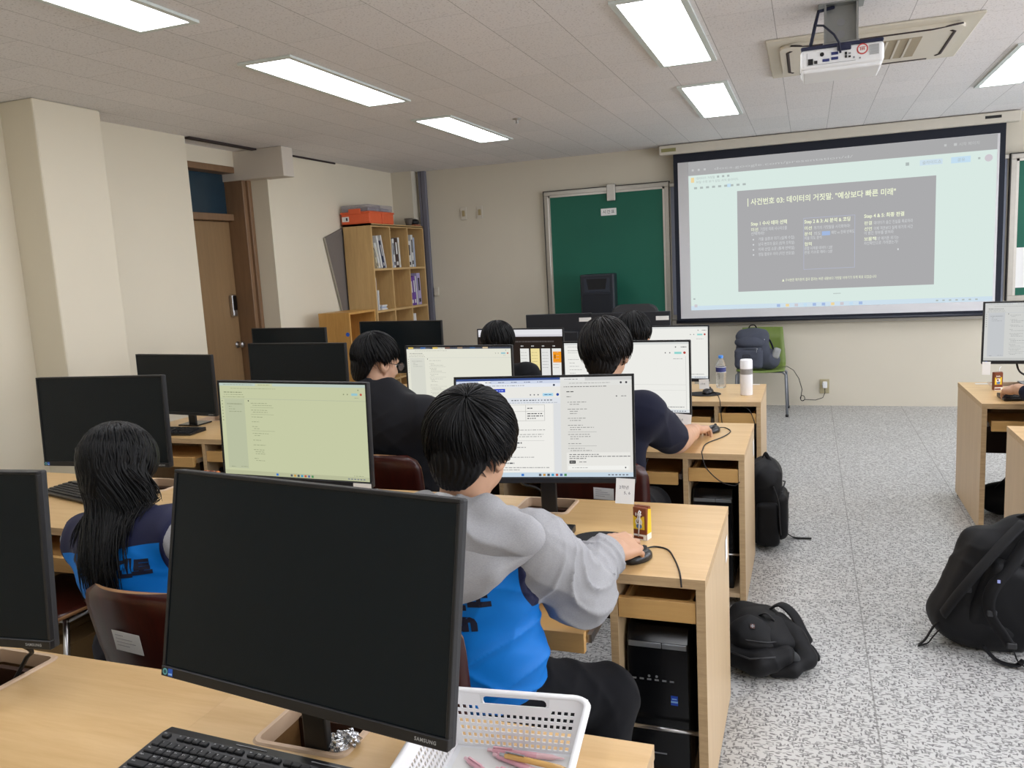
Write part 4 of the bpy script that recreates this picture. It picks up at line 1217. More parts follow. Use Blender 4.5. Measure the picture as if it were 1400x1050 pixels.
def ui_split(w, h):
    """left a document in a browser window, right a narrow chat window"""
    u = UI(w, h, (232, 231, 226))
    u.R(0, 0, 0.60, 0.028, (64, 84, 140), 1); u.R(0, 0.022, 0.60, 0.055, (206, 214, 232), 2)
    u.R(0.13, 0.024, 0.20, 0.055, (240, 240, 240), 3)
    for i in range(7): u.line(0.02 + i * 0.075, 0.04, 0.055 + i * 0.075, (90, 96, 120), 0.006, 4, i)
    u.R(0, 0.055, 0.60, 0.09, (228, 232, 240), 1); u.line(0.10, 0.074, 0.40, (120, 124, 130), 0.005, 3, 3); u.dot(0.565, 0.074, 0.006, (60, 64, 80))
    u.R(0.19, 0.105, 0.285, 0.14, (36, 64, 190), 3); u.line(0.20, 0.123, 0.275, (210, 220, 250), 0.006, 4, 4); u.line(0.10, 0.123, 0.17, (90, 90, 96), 0.006, 3, 5)
    u.R(0.50, 0.155, 0.56, 0.185, (170, 214, 236), 3); u.line(0.51, 0.17, 0.55, (40, 70, 120), 0.006, 4, 6); u.dot(0.585, 0.17, 0.008, (44, 74, 160))
    for i in range(3): u.dot(0.43 + i * 0.022, 0.17, 0.004, (110, 110, 116))
    u.R(0, 0.20, 0.60, 0.26, (222, 226, 232), 1)
    for i in range(14): u.line(0.32 + i * 0.017, 0.225, 0.332 + i * 0.017, (110, 114, 120), 0.010, 3, i)
    u.line(0.25, 0.25, 0.59, (150, 154, 160), 0.004, 3, 9)
    u.R(0.04, 0.265, 0.555, 0.95, (238, 237, 232), 1)
    for (x0, y0, x1, y1) in ((0.10, 0.27, 0.51, 0.273), (0.10, 0.335, 0.51, 0.338), (0.10, 0.43, 0.51, 0.433), (0.40, 0.27, 0.402, 0.43), (0.508, 0.27, 0.51, 0.43)): u.R(x0, y0, x1, y1, (176, 176, 172), 2)
    u.line(0.41, 0.305, 0.44, (70, 70, 74), 0.009, 3, 1)
    for i in range(3): u.line(0.41, 0.36 + i * 0.024, 0.41 + (0.085, 0.09, 0.05)[i], (70, 70, 74), 0.009, 3, i)
    for y, a, c, th in ((0.48, 0.14, 0.30, 0.010), (0.525, 0.10, 0.51, 0.006), (0.57, 0.10, 0.50, 0.006), (0.592, 0.10, 0.49, 0.006), (0.614, 0.10, 0.28, 0.006), (0.655, 0.12, 0.38, 0.014), (0.70, 0.14, 0.40, 0.007),
                        (0.75, 0.12, 0.30, 0.006), (0.775, 0.12, 0.28, 0.006), (0.80, 0.12, 0.45, 0.006), (0.86, 0.12, 0.33, 0.013), (0.905, 0.10, 0.53, 0.007), (0.928, 0.10, 0.36, 0.006)):
        u.line(a, y, c, (92, 92, 96) if th > 0.008 else (146, 146, 146), th, 3, int(y * 1000))
    u.R(0.10, 0.632, 0.505, 0.634, (170, 170, 168), 2)
    u.R(0.56, 0.26, 0.60, 0.95, (220, 222, 224), 2)
    # chat window
    u.R(0.60, 0, 1, 0.955, (222, 221, 216), 2); u.R(0.60, 0, 1, 0.035, (204, 204, 202), 3); u.R(0.60, 0.0, 0.74, 0.035, (226, 226, 224), 4)
    u.line(0.625, 0.02, 0.70, (120, 120, 120), 0.005, 5, 2); u.R(0.60, 0.035, 1, 0.085, (224, 224, 220), 3)
    u.line(0.65, 0.06, 0.88, (130, 130, 128), 0.004, 5, 3); u.line(0.62, 0.095, 0.86, (120, 120, 120), 0.007, 4, 4)
    for x in (0.94, 0.97): u.dot(x, 0.06, 0.006, (60, 60, 66), 5)
    u.line(0.635, 0.145, 0.675, (60, 60, 62), 0.008, 4, 5); u.line(0.635, 0.195, 0.66, (110, 110, 110), 0.006, 4, 6)
    u.dot(0.915, 0.195, 0.004, (110, 110, 110), 4); u.line(0.94, 0.195, 0.975, (110, 110, 110), 0.006, 4, 8)
    r = random.Random(3); y = 0.25
    while y < 0.74:
        for q in range(r.choice((1, 2, 2, 3))):
            x0 = 0.64 + (0.012 if q else 0); u.line(x0, y, x0 + r.uniform(0.04, 0.15), (138, 138, 136), 0.006, 4, int(y * 1000)); y += 0.022
        if r.random() < 0.5: u.R(0.64, y, 0.80, y + 0.003, (160, 160, 158), 4)
        y += 0.026
    u.R(0.63, 0.755, 0.985, 0.935, (232, 231, 226), 3)
    for i, l in enumerate((0.17, 0.34, 0.10)): u.line(0.645, 0.775 + i * 0.02, 0.645 + l, (96, 96, 98), 0.007, 5, i)
    u.R(0.645, 0.835, 0.68, 0.866, (28, 28, 30), 5); u.line(0.65, 0.85, 0.674, (220, 220, 220), 0.006, 6, 1); u.line(0.70, 0.85, 0.74, (110, 110, 112), 0.006, 5, 2)
    u.R(0.638, 0.888, 0.975, 0.927, (240, 240, 236), 5); u.line(0.66, 0.907, 0.75, (150, 150, 150), 0.005, 6, 3); u.dot(0.958, 0.907, 0.004, (60, 60, 60), 6)
    taskbar(u, (198, 214, 226))
    return u

def ui_plain(w, h, seed=0, split=True, tint=(236, 236, 231)):
    u = UI(w, h, tint)
    u.R(0, 0, 1, 0.03, (214, 216, 214), 1); u.line(0.03, 0.055, 0.30, (150, 150, 150), 0.005, 3, seed)
    u.line(0.03, 0.11, 0.13, (130, 130, 130), 0.008, 3, seed + 1); u.line(0.03, 0.14, 0.16, (150, 150, 150), 0.005, 3, seed + 2)
    for x in (0.82, 0.855): u.dot(x, 0.15, 0.005, (110, 110, 112))
    u.R(0.89, 0.137, 0.945, 0.168, (146, 212, 206), 3); u.dot(0.968, 0.15, 0.010, (178, 70, 60)); u.dot(0.90, 0.07, 0.005, (90, 90, 90)); u.line(0.94, 0.07, 0.985, (90, 90, 90), 0.010, 3, seed)
    u.line(0.88, 0.235, 0.955, (170, 170, 170), 0.008, 3, seed); u.line(0.03, 0.24, 0.12, (150, 150, 150), 0.006, 3, seed)
    for i in range(4): u.line(0.04, 0.29 + i * 0.05, 0.04 + 0.05 + 0.03 * (i % 3), (150, 150, 150), 0.006, 3, seed + i)
    if split:
        u.R(0.20, 0.20, 0.203, 0.95, (206, 206, 202), 2); u.R(0.975, 0.20, 0.978, 0.95, (206, 206, 202), 2)
        u.R(0.20, 0.60, 0.978, 0.604, (206, 206, 202), 2); u.R(0.20, 0.68, 0.978, 0.684, (214, 214, 210), 2)
    u.line(0.80, 0.92, 0.96, (140, 140, 140), 0.010, 3, seed)
    taskbar(u, (220, 224, 226))
    return u

def ui_board(w, h):
    """dark page with pale note columns"""
    u = UI(w, h, (44, 36, 32))
    u.R(0, 0, 1, 0.14, (226, 226, 230), 1); u.R(0, 0.10, 1, 0.14, (210, 208, 214), 2)
    u.line(0.02, 0.24, 0.9, (86, 80, 78), 0.03, 2, 3)
    cols = [(230, 230, 226), (238, 222, 158), (226, 226, 224), (232, 232, 228)]
    for i, c in enumerate(cols):
        x = 0.50 + i * 0.125 if i else 0.5
        u.R(x, 0.38, x + 0.105, 1, c, 2); u.line(x + 0.01, 0.33, x + 0.04, (206, 206, 206), 0.02, 3, i)
        for q in range(6): u.line(x + 0.01, 0.46 + q * 0.06, x + 0.08, tuple(int(v * 0.8) for v in c), 0.012, 3, q)
    u.R(0.885, 0.44, 0.98, 0.66, (240, 150, 30), 3); u.R(0.9, 0.5, 0.915, 0.58, (150, 90, 20), 4)
    return u

MW, MH = 0.614, 0.365
def monitor(label, x, y, z, yw, ti, ro, ui=None, w=MW, h=MH, deskz=DH - 0.1645, grp='monitors on the desks', neck=True, note=None, brand=True, sticker=True, well=None):
    nx_, ny_ = x + 0.11 * sin(-yw), y + 0.11 * cos(yw)
    if well is not None: nx_ = min(max(nx_, well[0] + 0.058), well[1] - 0.058)
    else: deskz = DH + 0.0006
    t = thing('monitor', label, 'monitor', (nx_, ny_, deskz), group=grp)
    u = V((cos(yw), sin(yw), 0)); n = V((sin(yw), -cos(yw), 0)); v = V((0, 0, 1))
    v2 = v * cos(ti) - n * sin(ti); n2 = u.cross(v2)
    u2 = u * cos(ro) + v2 * sin(ro); v3 = v2 * cos(ro) - u * sin(ro)
    # local x right, y away from the viewer, z up
    bk = -(u2.cross(v3))
    c = V((x, y, z)) - t.location
    Mp = Matrix(((u2.x, -n2.x, v3.x, c.x), (u2.y, -n2.y, v3.y, c.y), (u2.z, -n2.z, v3.z, c.z), (0, 0, 0, 1)))
    def put(b, name, mats, **k):
        o = b.build(name, mats, t, **k); o.matrix_local = Mp; return o
    W, Hh = w / 2, h / 2
    chin, bz = 0.019, 0.0065
    b = MB()
    b.box(-W, W, 0.008, 0.026, -Hh, Hh, 0.004, 2)
    b.box(-W * 0.55, W * 0.55, 0.024, 0.05, -Hh * 0.75, Hh * 0.55, 0.012, 3)
    put(b, 'back_shell', M_BLK2)
    b = MB()
    b.box(-W, W, 0.0, 0.012, Hh - bz, Hh, 0.0012, 1); b.box(-W, -W + bz, 0.0, 0.012, -Hh + chin, Hh - bz, 0.0012, 1); b.box(W - bz, W, 0.0, 0.012, -Hh + chin, Hh - bz, 0.0012, 1)
    b.box(-W, W, -0.0015, 0.012, -Hh, -Hh + chin, 0.0015, 1)
    put(b, 'bezel', M_BLK)
    b = MB(); b.box(-W + bz, W - bz, 0.003, 0.010, -Hh + chin, Hh - bz); put(b, 'screen', M_PANEL)
    sw, sh = w - 2 * bz - 0.004, h - bz - chin - 0.004
    if ui is not None:
        ui(sw, sh).done(t, Mp @ Matrix.Translation((0, 0.0025, (chin - bz) / 2)))
    if brand:
        b = MB(); vs, fs = text_geo('SAMSUNG', 0.0078, 'RIGHT', 1.15, 0.0002)
        b.add_mesh(vs, fs, 0, facing((W - 0.02, -0.0019, -Hh + 0.007)))
        put(b, 'logo', plain('pale grey print', (158, 160, 162), 0.5, var=0))
    if sticker:
        b = MB()
        b.prism([(0.006 * cos(2 * pi * i / 20), 0.006 * sin(2 * pi * i / 20)) for i in range(20)], 0, 0.0004, 0, facing((-W + 0.011, -0.0016, -Hh + 0.0095)))
        b.prism([(0.0035 * cos(2 * pi * i / 12), 0.0035 * sin(2 * pi * i / 12)) for i in range(12)], 0, 0.0006, 2, facing((-W + 0.011, -0.0016, -Hh + 0.0095)))
        b.box(-W + 0.019, -W + 0.030, -0.0021, -0.0014, -Hh + 0.003, -Hh + 0.016, mat=1); b.box(-W + 0.020, -W + 0.029, -0.0024, -0.002, -Hh + 0.005, -Hh + 0.008, mat=3)
        put(b, 'stickers', [plain('teal sticker', (98, 168, 176), 0.4, var=0), M_BLUE, plain('dark teal print', (36, 84, 92), 0.5, var=0), plain('pale blue print', (150, 196, 240), 0.5, var=0)])
    if neck:
        top = c + bk * 0 + V((-n2.x * 0.05, -n2.y * 0.05, -n2.z * 0.05))
        b = MB()
        b.box(-0.028, 0.028, -0.009, 0.009, 0.008, top.z + 0.03, 0.004, 2)
        b.tube([(0, 0, top.z), (top.x * cos(yw) + top.y * sin(yw), top.y * cos(yw) - top.x * sin(yw), top.z)], 0.022, 10)
        hd = V((top.x, top.y, top.z))
        nk = b.build('stand_neck', M_BLK, t, rot=(0, 0, yw))
        b = MB(); b.box(-0.03, 0.03, -0.03, 0.03, 0, 0.05, 0.01, 2)
        o = b.build('tilt_joint', M_BLK, t, loc=(top.x * 0.6, top.y * 0.6, top.z - 0.03), rot=(0, 0, yw))
        b = MB()
        if well is not None: b.box(-0.056, 0.056, -0.006, 0.112, 0, 0.009, 0.003, 1)
        else: b.box(-0.075, 0.075, -0.05, 0.085, 0, 0.009, 0.003, 1)
        b.build('stand_base', M_GLOSS, t)
    if note is not None:
        note(t, Mp, W, Hh)
    return t

def sticky(dx, w, h, lines, tilt=0.05):
    """paper note taped under the right end of the bezel"""
    def f(t, Mp, W, Hh):
        b = MB()
        b.box(-w / 2, w / 2, -0.0006, 0.0, -h, 0.012, mat=0)
        for i, (txt, s, ox, oz) in enumerate(lines):
            vs, fs = text_geo(txt, s, 'LEFT', 1.1)
            b.add_mesh(vs, fs, 1, facing((ox, -0.001, oz)))
        o = b.build('paper_note', [M_PAPER, M_INK], t)
        o.matrix_local = Mp @ Matrix.Translation((W + dx, -0.003, -Hh + 0.004)) @ Matrix.Rotation(tilt, 4, 'Y')
        o['label'] = 'white paper note taped to the bezel'
    return f
def nb_yel(w, h): return ui_notebook(w, h, (196, 201, 164), (184, 190, 160), (140, 146, 116), (186, 200, 190), 5)
def nb_pale(w, h): return ui_notebook(w, h, (226, 226, 212), (214, 215, 204), (158, 158, 150), (150, 160, 170), 12)
def nb_grey(w, h): return ui_notebook(w, h, (208, 209, 206), (196, 199, 202), (140, 142, 144), (206, 208, 208), 21)
GM = 'monitors on the desks'
WELLC = lambda r: ROWY[r] + 0.69 - 0.10
monitor('large switched-off monitor in the foreground beside the white basket', -0.804, 1.08, 1.073, -0.119, 0.206, -0.009, None, 0.614, 0.377, well=(-1.0, -0.81))
monitor('switched-off monitor cut by the left edge of the picture', -1.746, 1.101, 1.062, 0.113, 0.077, 0.0, well=(-1.9, -1.71))
monitor('monitor showing a document and a chat, before the person in the grey hoodie', -0.842, 2.555, 1.046, 0.20, 0.15, -0.012, ui_split, well=(-1.0, -0.81),
        note=sticky(-0.035, 0.062, 0.072, (('2학년', 0.013, -0.02, -0.022), ('5, 6', 0.013, -0.004, -0.04)), 0.06))
monitor('monitor with a yellowish screen behind the big dark monitor', -1.745, 2.41, 1.046, 0.0, 0.03, -0.014, nb_yel, 0.632, 0.372,
        note=sticky(-0.036, 0.072, 0.05, (), 0.0))
monitor('switched-off monitor in front of the person in the navy and blue vest', -2.659, 2.429, 1.068, 0.071, 0.044, 0.004)
monitor('monitor with a white page in front of the person in the navy T-shirt', -0.825, 3.80, 1.032, -0.01, 0.0, -0.005, lambda w, h: ui_plain(w, h, 4), 0.62, 0.365,
        note=sticky(-0.042, 0.085, 0.075, (('2학년', 0.014, -0.03, -0.022),), 0.08))
monitor('monitor with a pale code page beside the person in the black jacket', -1.752, 3.92, 1.012, 0.03, 0.0, -0.012, nb_pale, 0.612, 0.365)
monitor('switched-off monitor left of the person in the black jacket', -2.68, 3.80, 1.05, 0.0, 0.0, -0.012, None, 0.635, 0.372)
monitor('switched-off monitor by the wall, right of the column', -3.62, 3.88, 0.99, -0.06, 0.0, -0.012, None, 0.605, 0.37)
monitor('switched-off monitor in the back row under the brown door frame', -3.62, 5.06, 1.045, 0.0, 0.0, -0.012, None, 0.645, 0.37)
monitor('switched-off monitor in the back row in front of the bookshelf', -2.70, 5.08, 1.07, 0.0, 0.0, -0.012, None, 0.645, 0.37)
monitor('monitor with note columns on a dark page in the back row', -1.825, 5.12, 0.995, 0.0, 0.0, -0.012, ui_board, 0.614, 0.365)
monitor('monitor with a white page in the back row by the aisle', -0.895, 5.20, 0.985, 0.0, 0.0, -0.010, lambda w, h: ui_plain(w, h, 9, False), 0.614, 0.36,
        note=sticky(-0.034, 0.062, 0.05, (('2학년', 0.012, -0.022, -0.022),), -0.05))
def ntr(t, Mp, W, Hh):
    b = MB(); b.box(-0.022, 0.022, -0.0006, 0, -0.065, 0.014)
    o = b.build('paper_note', M_PAPER, t); o.matrix_local = Mp @ Matrix.Translation((-W + 0.026, -0.003, -Hh)); o['label'] = 'white paper note taped to the bezel'
monitor('monitor with a grey code page at the right edge of the picture', 1.285, 5.50, 1.045, 0.02, 0.0, -0.010, nb_grey, 0.614, 0.372, note=ntr)
# teacher's desk with two monitors seen from behind
t = thing('teacher_desk', 'long teacher desk hidden behind the last row of monitors', 'desk', (-1.62, 6.05, 0))
b = MB(); b.box(-0.85, 0.75, 0, 0.75, 0.70, 0.73, 0.003, 1); b.build('worktop', M_TOP, t)
for x in (-0.83, 0.705):
    b = MB(); b.box(x, x + 0.025, 0.02, 0.73, 0, 0.70); b.build('side_panel', M_SIDE, t)
b = MB(); b.box(-0.80, 0.70, 0.03, 0.05, 0.05, 0.70); b.build('front_panel', M_SIDE, t)
def back_monitor(label, x, y, z, w, tx):
    t = thing('monitor', label, 'monitor', (x, y + 0.05, 0.7305), group='teacher monitors seen from behind')
    h = 0.37
    b = MB(); b.box(-w / 2, w / 2, -0.045, -0.02, z - h / 2 - 0.7305, z + h / 2 - 0.7305, 0.005, 2)
    b.box(-w * 0.3, w * 0.3, -0.065, -0.04, z - h * 0.35 - 0.7305, z + h * 0.12 - 0.7305, 0.012, 3); b.build('back_shell', plain('black monitor back', (30, 33, 40), 0.5), t)
    b = MB(); b.box(-w / 2 + 0.01, w / 2 - 0.01, -0.021, -0.018, z - h / 2 - 0.72, z + h / 2 - 0.74); b.build('screen', M_PANEL, t)
    b = MB(); b.box(-0.03, 0.03, -0.07, -0.05, 0.008, z - 0.74, 0.004, 1); b.build('stand_neck', M_BLK, t)
    b = MB(); b.box(-0.11, 0.11, -0.13, 0.06, 0, 0.009, 0.003, 1); b.build('stand_base', M_BLK, t)
    b = MB(); b.box(tx - 0.05, tx + 0.05, -0.0465, -0.0448, z + h / 2 - 0.7305 - 0.068, z + h / 2 - 0.7305 - 0.036); 
    vs, fs = text_geo('----', 0.02, 'CENTER'); b.build('asset_label', M_PAPER, t)
back_monitor('black monitor back with white label, left of the loudspeaker', -1.905, 6.30, 1.005, 0.555, 0.225)
back_monitor('black monitor back with white label, right of the loudspeaker', -1.325, 6.30, 1.000, 0.645, 0.262)

zt0 = DH + 0.0032
def cable(label, pts, r=0.0026, mat=None, cat='cable', name='mouse_cable', group=None):
    b = MB()
    # smooth the guide points
    P = [V(p) for p in pts]; Q = []
    for i in range(len(P) - 1):
        p0, p1, p2, p3 = P[max(i - 1, 0)], P[i], P[i + 1], P[min(i + 2, len(P) - 1)]
        for s in range(6):
            u = s / 6
            Q.append(0.5 * ((2 * p1) + (-p0 + p2) * u + (2 * p0 - 5 * p1 + 4 * p2 - p3) * u * u + (-p0 + 3 * p1 - 3 * p2 + p3) * u ** 3))
    Q.append(P[-1])
    b.tube(Q, r, 6)
    return tag(b.build(name, mat or M_CABLE), label, cat, group)
# ------------------------------------------------------------------ keyboards, mice, small things
M_KEYL = plain('white key legend', (214, 216, 218), 0.6, var=0)
def keyboard(label, x, y, z, rz, legends=False):
    t = thing('keyboard', label, 'keyboard', (x, y, z), rz, 'keyboards on the desks')
    W, D = 0.448, 0.155
    b = MB()
    b.prism([(0, 0.006), (0, 0.013), (D - 0.02, 0.024), (D, 0.022), (D, 0.0), (0.01, 0.0)], -W / 2, W / 2, 0, frame3((0, 1, 0), (0, 0, 1), (1, 0, 0), (0, -D / 2, 0)), bev=0.004, seg=2)
    b.build('body', plain('black keyboard body', (20, 20, 23), 0.35), t)
    kb, lg = MB(), MB()
    def surf(yy): return 0.013 + (yy + D / 2) / (D - 0.02) * 0.011
    p = 0.0189
    rows_ = [[(0, 1, 'Esc')] + [(2 + i, 1, 'F%d' % (i + 1)) for i in range(4)] + [(6.5 + i, 1, 'F%d' % (i + 5)) for i in range(4)] + [(11 + i, 1, 'F%d' % (i + 9)) for i in range(4)],
             [(i, 1, ch) for i, ch in enumerate('`1234567890-=')] + [(13, 2, '<-')],
             [(0, 1.5, 'Tab')] + [(1.5 + i, 1, ch) for i, ch in enumerate(('Qㅂ', 'Wㅈ', 'Eㄷ', 'Rㄱ', 'Tㅅ', 'Yㅛ', 'Uㅕ', 'Iㅑ', 'Oㅐ', 'Pㅔ', '[', ']'))] + [(13.5, 1.5, '\\')],
             [(0, 1.75, 'Caps')] + [(1.75 + i, 1, ch) for i, ch in enumerate(('Aㅁ', 'Sㄴ', 'Dㅇ', 'Fㄹ', 'Gㅎ', 'Hㅗ', 'Jㅓ', 'Kㅏ', 'Lㅣ', ';', "'"))] + [(12.75, 2.25, 'Enter')],
             [(0, 2.25, 'Shift')] + [(2.25 + i, 1, ch) for i, ch in enumerate(('Zㅋ', 'Xㅌ', 'Cㅊ', 'Vㅍ', 'Bㅠ', 'Nㅜ', 'Mㅡ', ',', '.', '/'))] + [(12.25, 2.75, 'Shift')],
             [(0, 1.25, 'Ctrl'), (1.25, 1.25, ''), (2.5, 1.25, 'Alt'), (3.75, 6, ''), (9.75, 1.25, 'Alt'), (11, 1.25, ''), (12.25, 1.25, ''), (13.5, 1.5, 'Ctrl')]]
    x0 = -W / 2 + 0.012
    for r, row in enumerate(rows_):
        yc = D / 2 - 0.030 - r * p - (0.004 if r else 0)
        ex = [(15.35 + i, 1, '') for i in range(3)] if r in (0, 1, 2, 5) else ([(16.35, 1, '')] if r == 4 else [])
        num = [(18.7 + i, 1, '') for i in range(4)] if r else []
        for (kx, kw, ch) in row + ex + num:
            xa, xb = x0 + kx * p * 0.985 + 0.001, x0 + (kx + kw) * p * 0.985 - 0.001
            hy = 0.0056 if r == 0 else 0.0082
            z0 = surf(yc)
            kb.box(xa, xb, yc - hy, yc + hy, z0 - 0.003, z0 + 0.0045, 0.0015, 1)
            if legends and ch:
                vs, fs = text_geo(ch, 0.0048, 'LEFT')
                lg.add_mesh(vs, fs, 0, Matrix.Translation((xa + 0.0025, yc + 0.0005, z0 + 0.0048)))
    kb.build('keycaps', plain('black keycap', (26, 27, 30), 0.5), t)
    if legends: lg.build('key_legends', M_KEYL, t)
    else: lg.bm.free()
    b = MB(); b.box(0.12, 0.2, D / 2 - 0.012, D / 2 - 0.010, 0.0235, 0.0245); b.box(-0.05, 0.02, D / 2 - 0.012, D / 2 - 0.0105, 0.0235, 0.0245)
    b.build('status_mark', M_SILV, t)
    return t
keyboard('black keyboard lying in the foreground at the bottom of the picture', -0.955, 1.055, DH + 0.0006, -0.05, True)
keyboard('black keyboard in front of the person in the navy and blue vest', -2.924, 2.532, DH + 0.0006, -0.26)
keyboard('black keyboard on the third row desk by the wall', -3.60, 3.745, DH + 0.0006, 0.06)
keyboard('black keyboard under the hand of the person at the right edge', 1.225, 5.10, DH + 0.0006, 0.04)
keyboard('black keyboard before the person in the grey hoodie, mostly hidden by an arm', -0.945, 2.405, DH + 0.0006, 0.0)
cable('short black cable beside the round mouse pad of the second row desk', [(-0.723, 2.43, DH + 0.012), (-0.705, 2.42, zt0), (-0.685, 2.37, zt0), (-0.69, 2.32, zt0), (-0.71, 2.27, zt0)], 0.0026, name='keyboard_cable')
kbn = keyboard('black keyboard on the desk of the person in the navy T-shirt', -0.93, 3.70, DH + 0.0006, 0.0)

def mouse(label, x, y, z, rz):
    t = thing('mouse', label, 'mouse', (x, y, z), rz, 'mice on the desks')
    t2 = sdf_part([el((0, 0, 0.008), (0.031, 0.055, 0.028), k=0.005), bx((0, 0, -0.02), (0.1, 0.1, 0.0205), k=0.002, op='s')], 0.003)
    me = np_mesh('shell', [t2]); me.materials.append(plain('glossy mouse shell', (18, 18, 21), 0.28))
    link_mesh('shell', me, t)
    b = MB(); b.cyl((-0.004, 0.03, 0.030), (0.004, 0.03, 0.030), 0.008, n=14); b.build('wheel', M_BLK2, t)
    return t
def pad(label, x, y, r=0.10, rx=None, mat=None):
    t = thing('mouse_pad', label, 'mouse pad', (x, y, DH + 0.0006), 0, 'mouse pads')
    b = MB(); n = 40
    b.prism([((rx or r) * cos(2 * pi * i / n), r * sin(2 * pi * i / n)) for i in range(n)], 0, 0.004, bev=0.001, seg=1)
    b.build('mat', mat or plain('black cloth mat', (24, 25, 28), 0.75, bump=0.2, bscale=1200), t)
    return t
pdm = pad('round black mouse pad left of the brown juice carton', -0.610, 2.400, 0.088, 0.105)
mouse('black mouse under the hand of the person in the grey hoodie', -0.472, 2.265, DH + 0.0006, -0.5)
mouse('black mouse under the hand of the person in the navy T-shirt', -0.45, 4.07, DH + 0.0006, -0.35)
pad('round black mouse pad beside the water bottle', -0.625, 5.205, 0.085, 0.105)
mouse('black mouse on the pad beside the water bottle', -0.602, 5.215, DH + 0.0052, -0.3)
zt = DH + 0.0032
cable('black mouse cable running over the front edge of the second row desk', [(-0.462, 2.335, DH + 0.012), (-0.44, 2.38, zt), (-0.40, 2.36, zt), (-0.37, 2.29, zt), (-0.345, 2.21, zt), (-0.332, 2.152, zt), (-0.328, 2.138, 0.70)])
cable('black mouse cable looping over the front edge of the third row desk', [(-0.435, 4.12, DH + 0.012), (-0.40, 4.17, zt), (-0.365, 4.08, zt), (-0.39, 3.95, zt), (-0.45, 3.80, zt), (-0.452, 3.66, zt), (-0.448, 3.608, zt - 0.002), (-0.43, 3.597, 0.66), (-0.37, 3.597, 0.60), (-0.31, 3.597, 0.582), (-0.285, 3.60, 0.60)])
cable('black mouse cable hanging from the fourth row aisle desk', [(-0.585, 5.26, DH + 0.016), (-0.54, 5.18, zt), (-0.512, 5.02, zt), (-0.50, 4.935, zt - 0.002), (-0.495, 4.928, 0.66), (-0.49, 4.929, 0.60), (-0.485, 4.932, 0.57)])
cable('black cable under the worktop of the third row desk', [(-0.69, 3.606, 0.69), (-0.72, 3.60, 0.62), (-0.76, 3.60, 0.57), (-0.80, 3.602, 0.562), (-0.83, 3.61, 0.60)])
cable('black cable hanging in the side bay of the fourth row desk', [(-0.37, 4.975, 0.685), (-0.33, 4.932, 0.67), (-0.305, 4.93, 0.61), (-0.295, 4.932, 0.56), (-0.30, 4.935, 0.50)])
cable('black monitor cable dropping into the well behind the person in the grey hoodie', [(-0.955, 2.55, 0.90), (-0.945, 2.60, 0.84), (-0.915, 2.68, 0.80), (-0.90, 2.725, 0.74), (-0.90, 2.735, 0.60)], 0.0045, name='monitor_cable')
cable('black monitor cable behind the right edge monitor', [(1.17, 5.55, 0.87), (1.20, 5.60, 0.80), (1.28, 5.63, 0.74), (1.33, 5.62, 0.60)], 0.006, name='monitor_cable')
cable('dark cables at the left edge behind the cut-off monitor', [(-1.80, 1.24, 0.60), (-1.74, 1.25, 0.70), (-1.70, 1.26, 0.76), (-1.66, 1.24, 0.80), (-1.70, 1.16, 0.88)], 0.005, name='monitor_cable')
# crumpled foil in the well
vs, fs = sdf_part([el((0, 0, 0.02), (0.03, 0.026, 0.02), k=0.01), el((0.02, 0.01, 0.03), (0.02, 0.015, 0.016), k=0.005)], 0.003,
                  post=lambda D, X, Y, Z: D + 0.006 * np.sin(X * 310 + 2 * np.sin(Y * 240)) * np.sin(Z * 350 + Y * 190))
me = np_mesh('foil_ball', [(vs, fs)]); me.polygons.foreach_set('use_smooth', np.zeros(len(me.polygons), bool)); me.materials.append(plain('crumpled silver foil', (200, 202, 206), 0.2, 1.0))
o = link_mesh('foil_wrapper', me); o.location = (-0.835, 1.205, DH - 0.02); tag(o, 'crumpled silver foil wrapper in the monitor well of the nearest desk', 'wrapper')

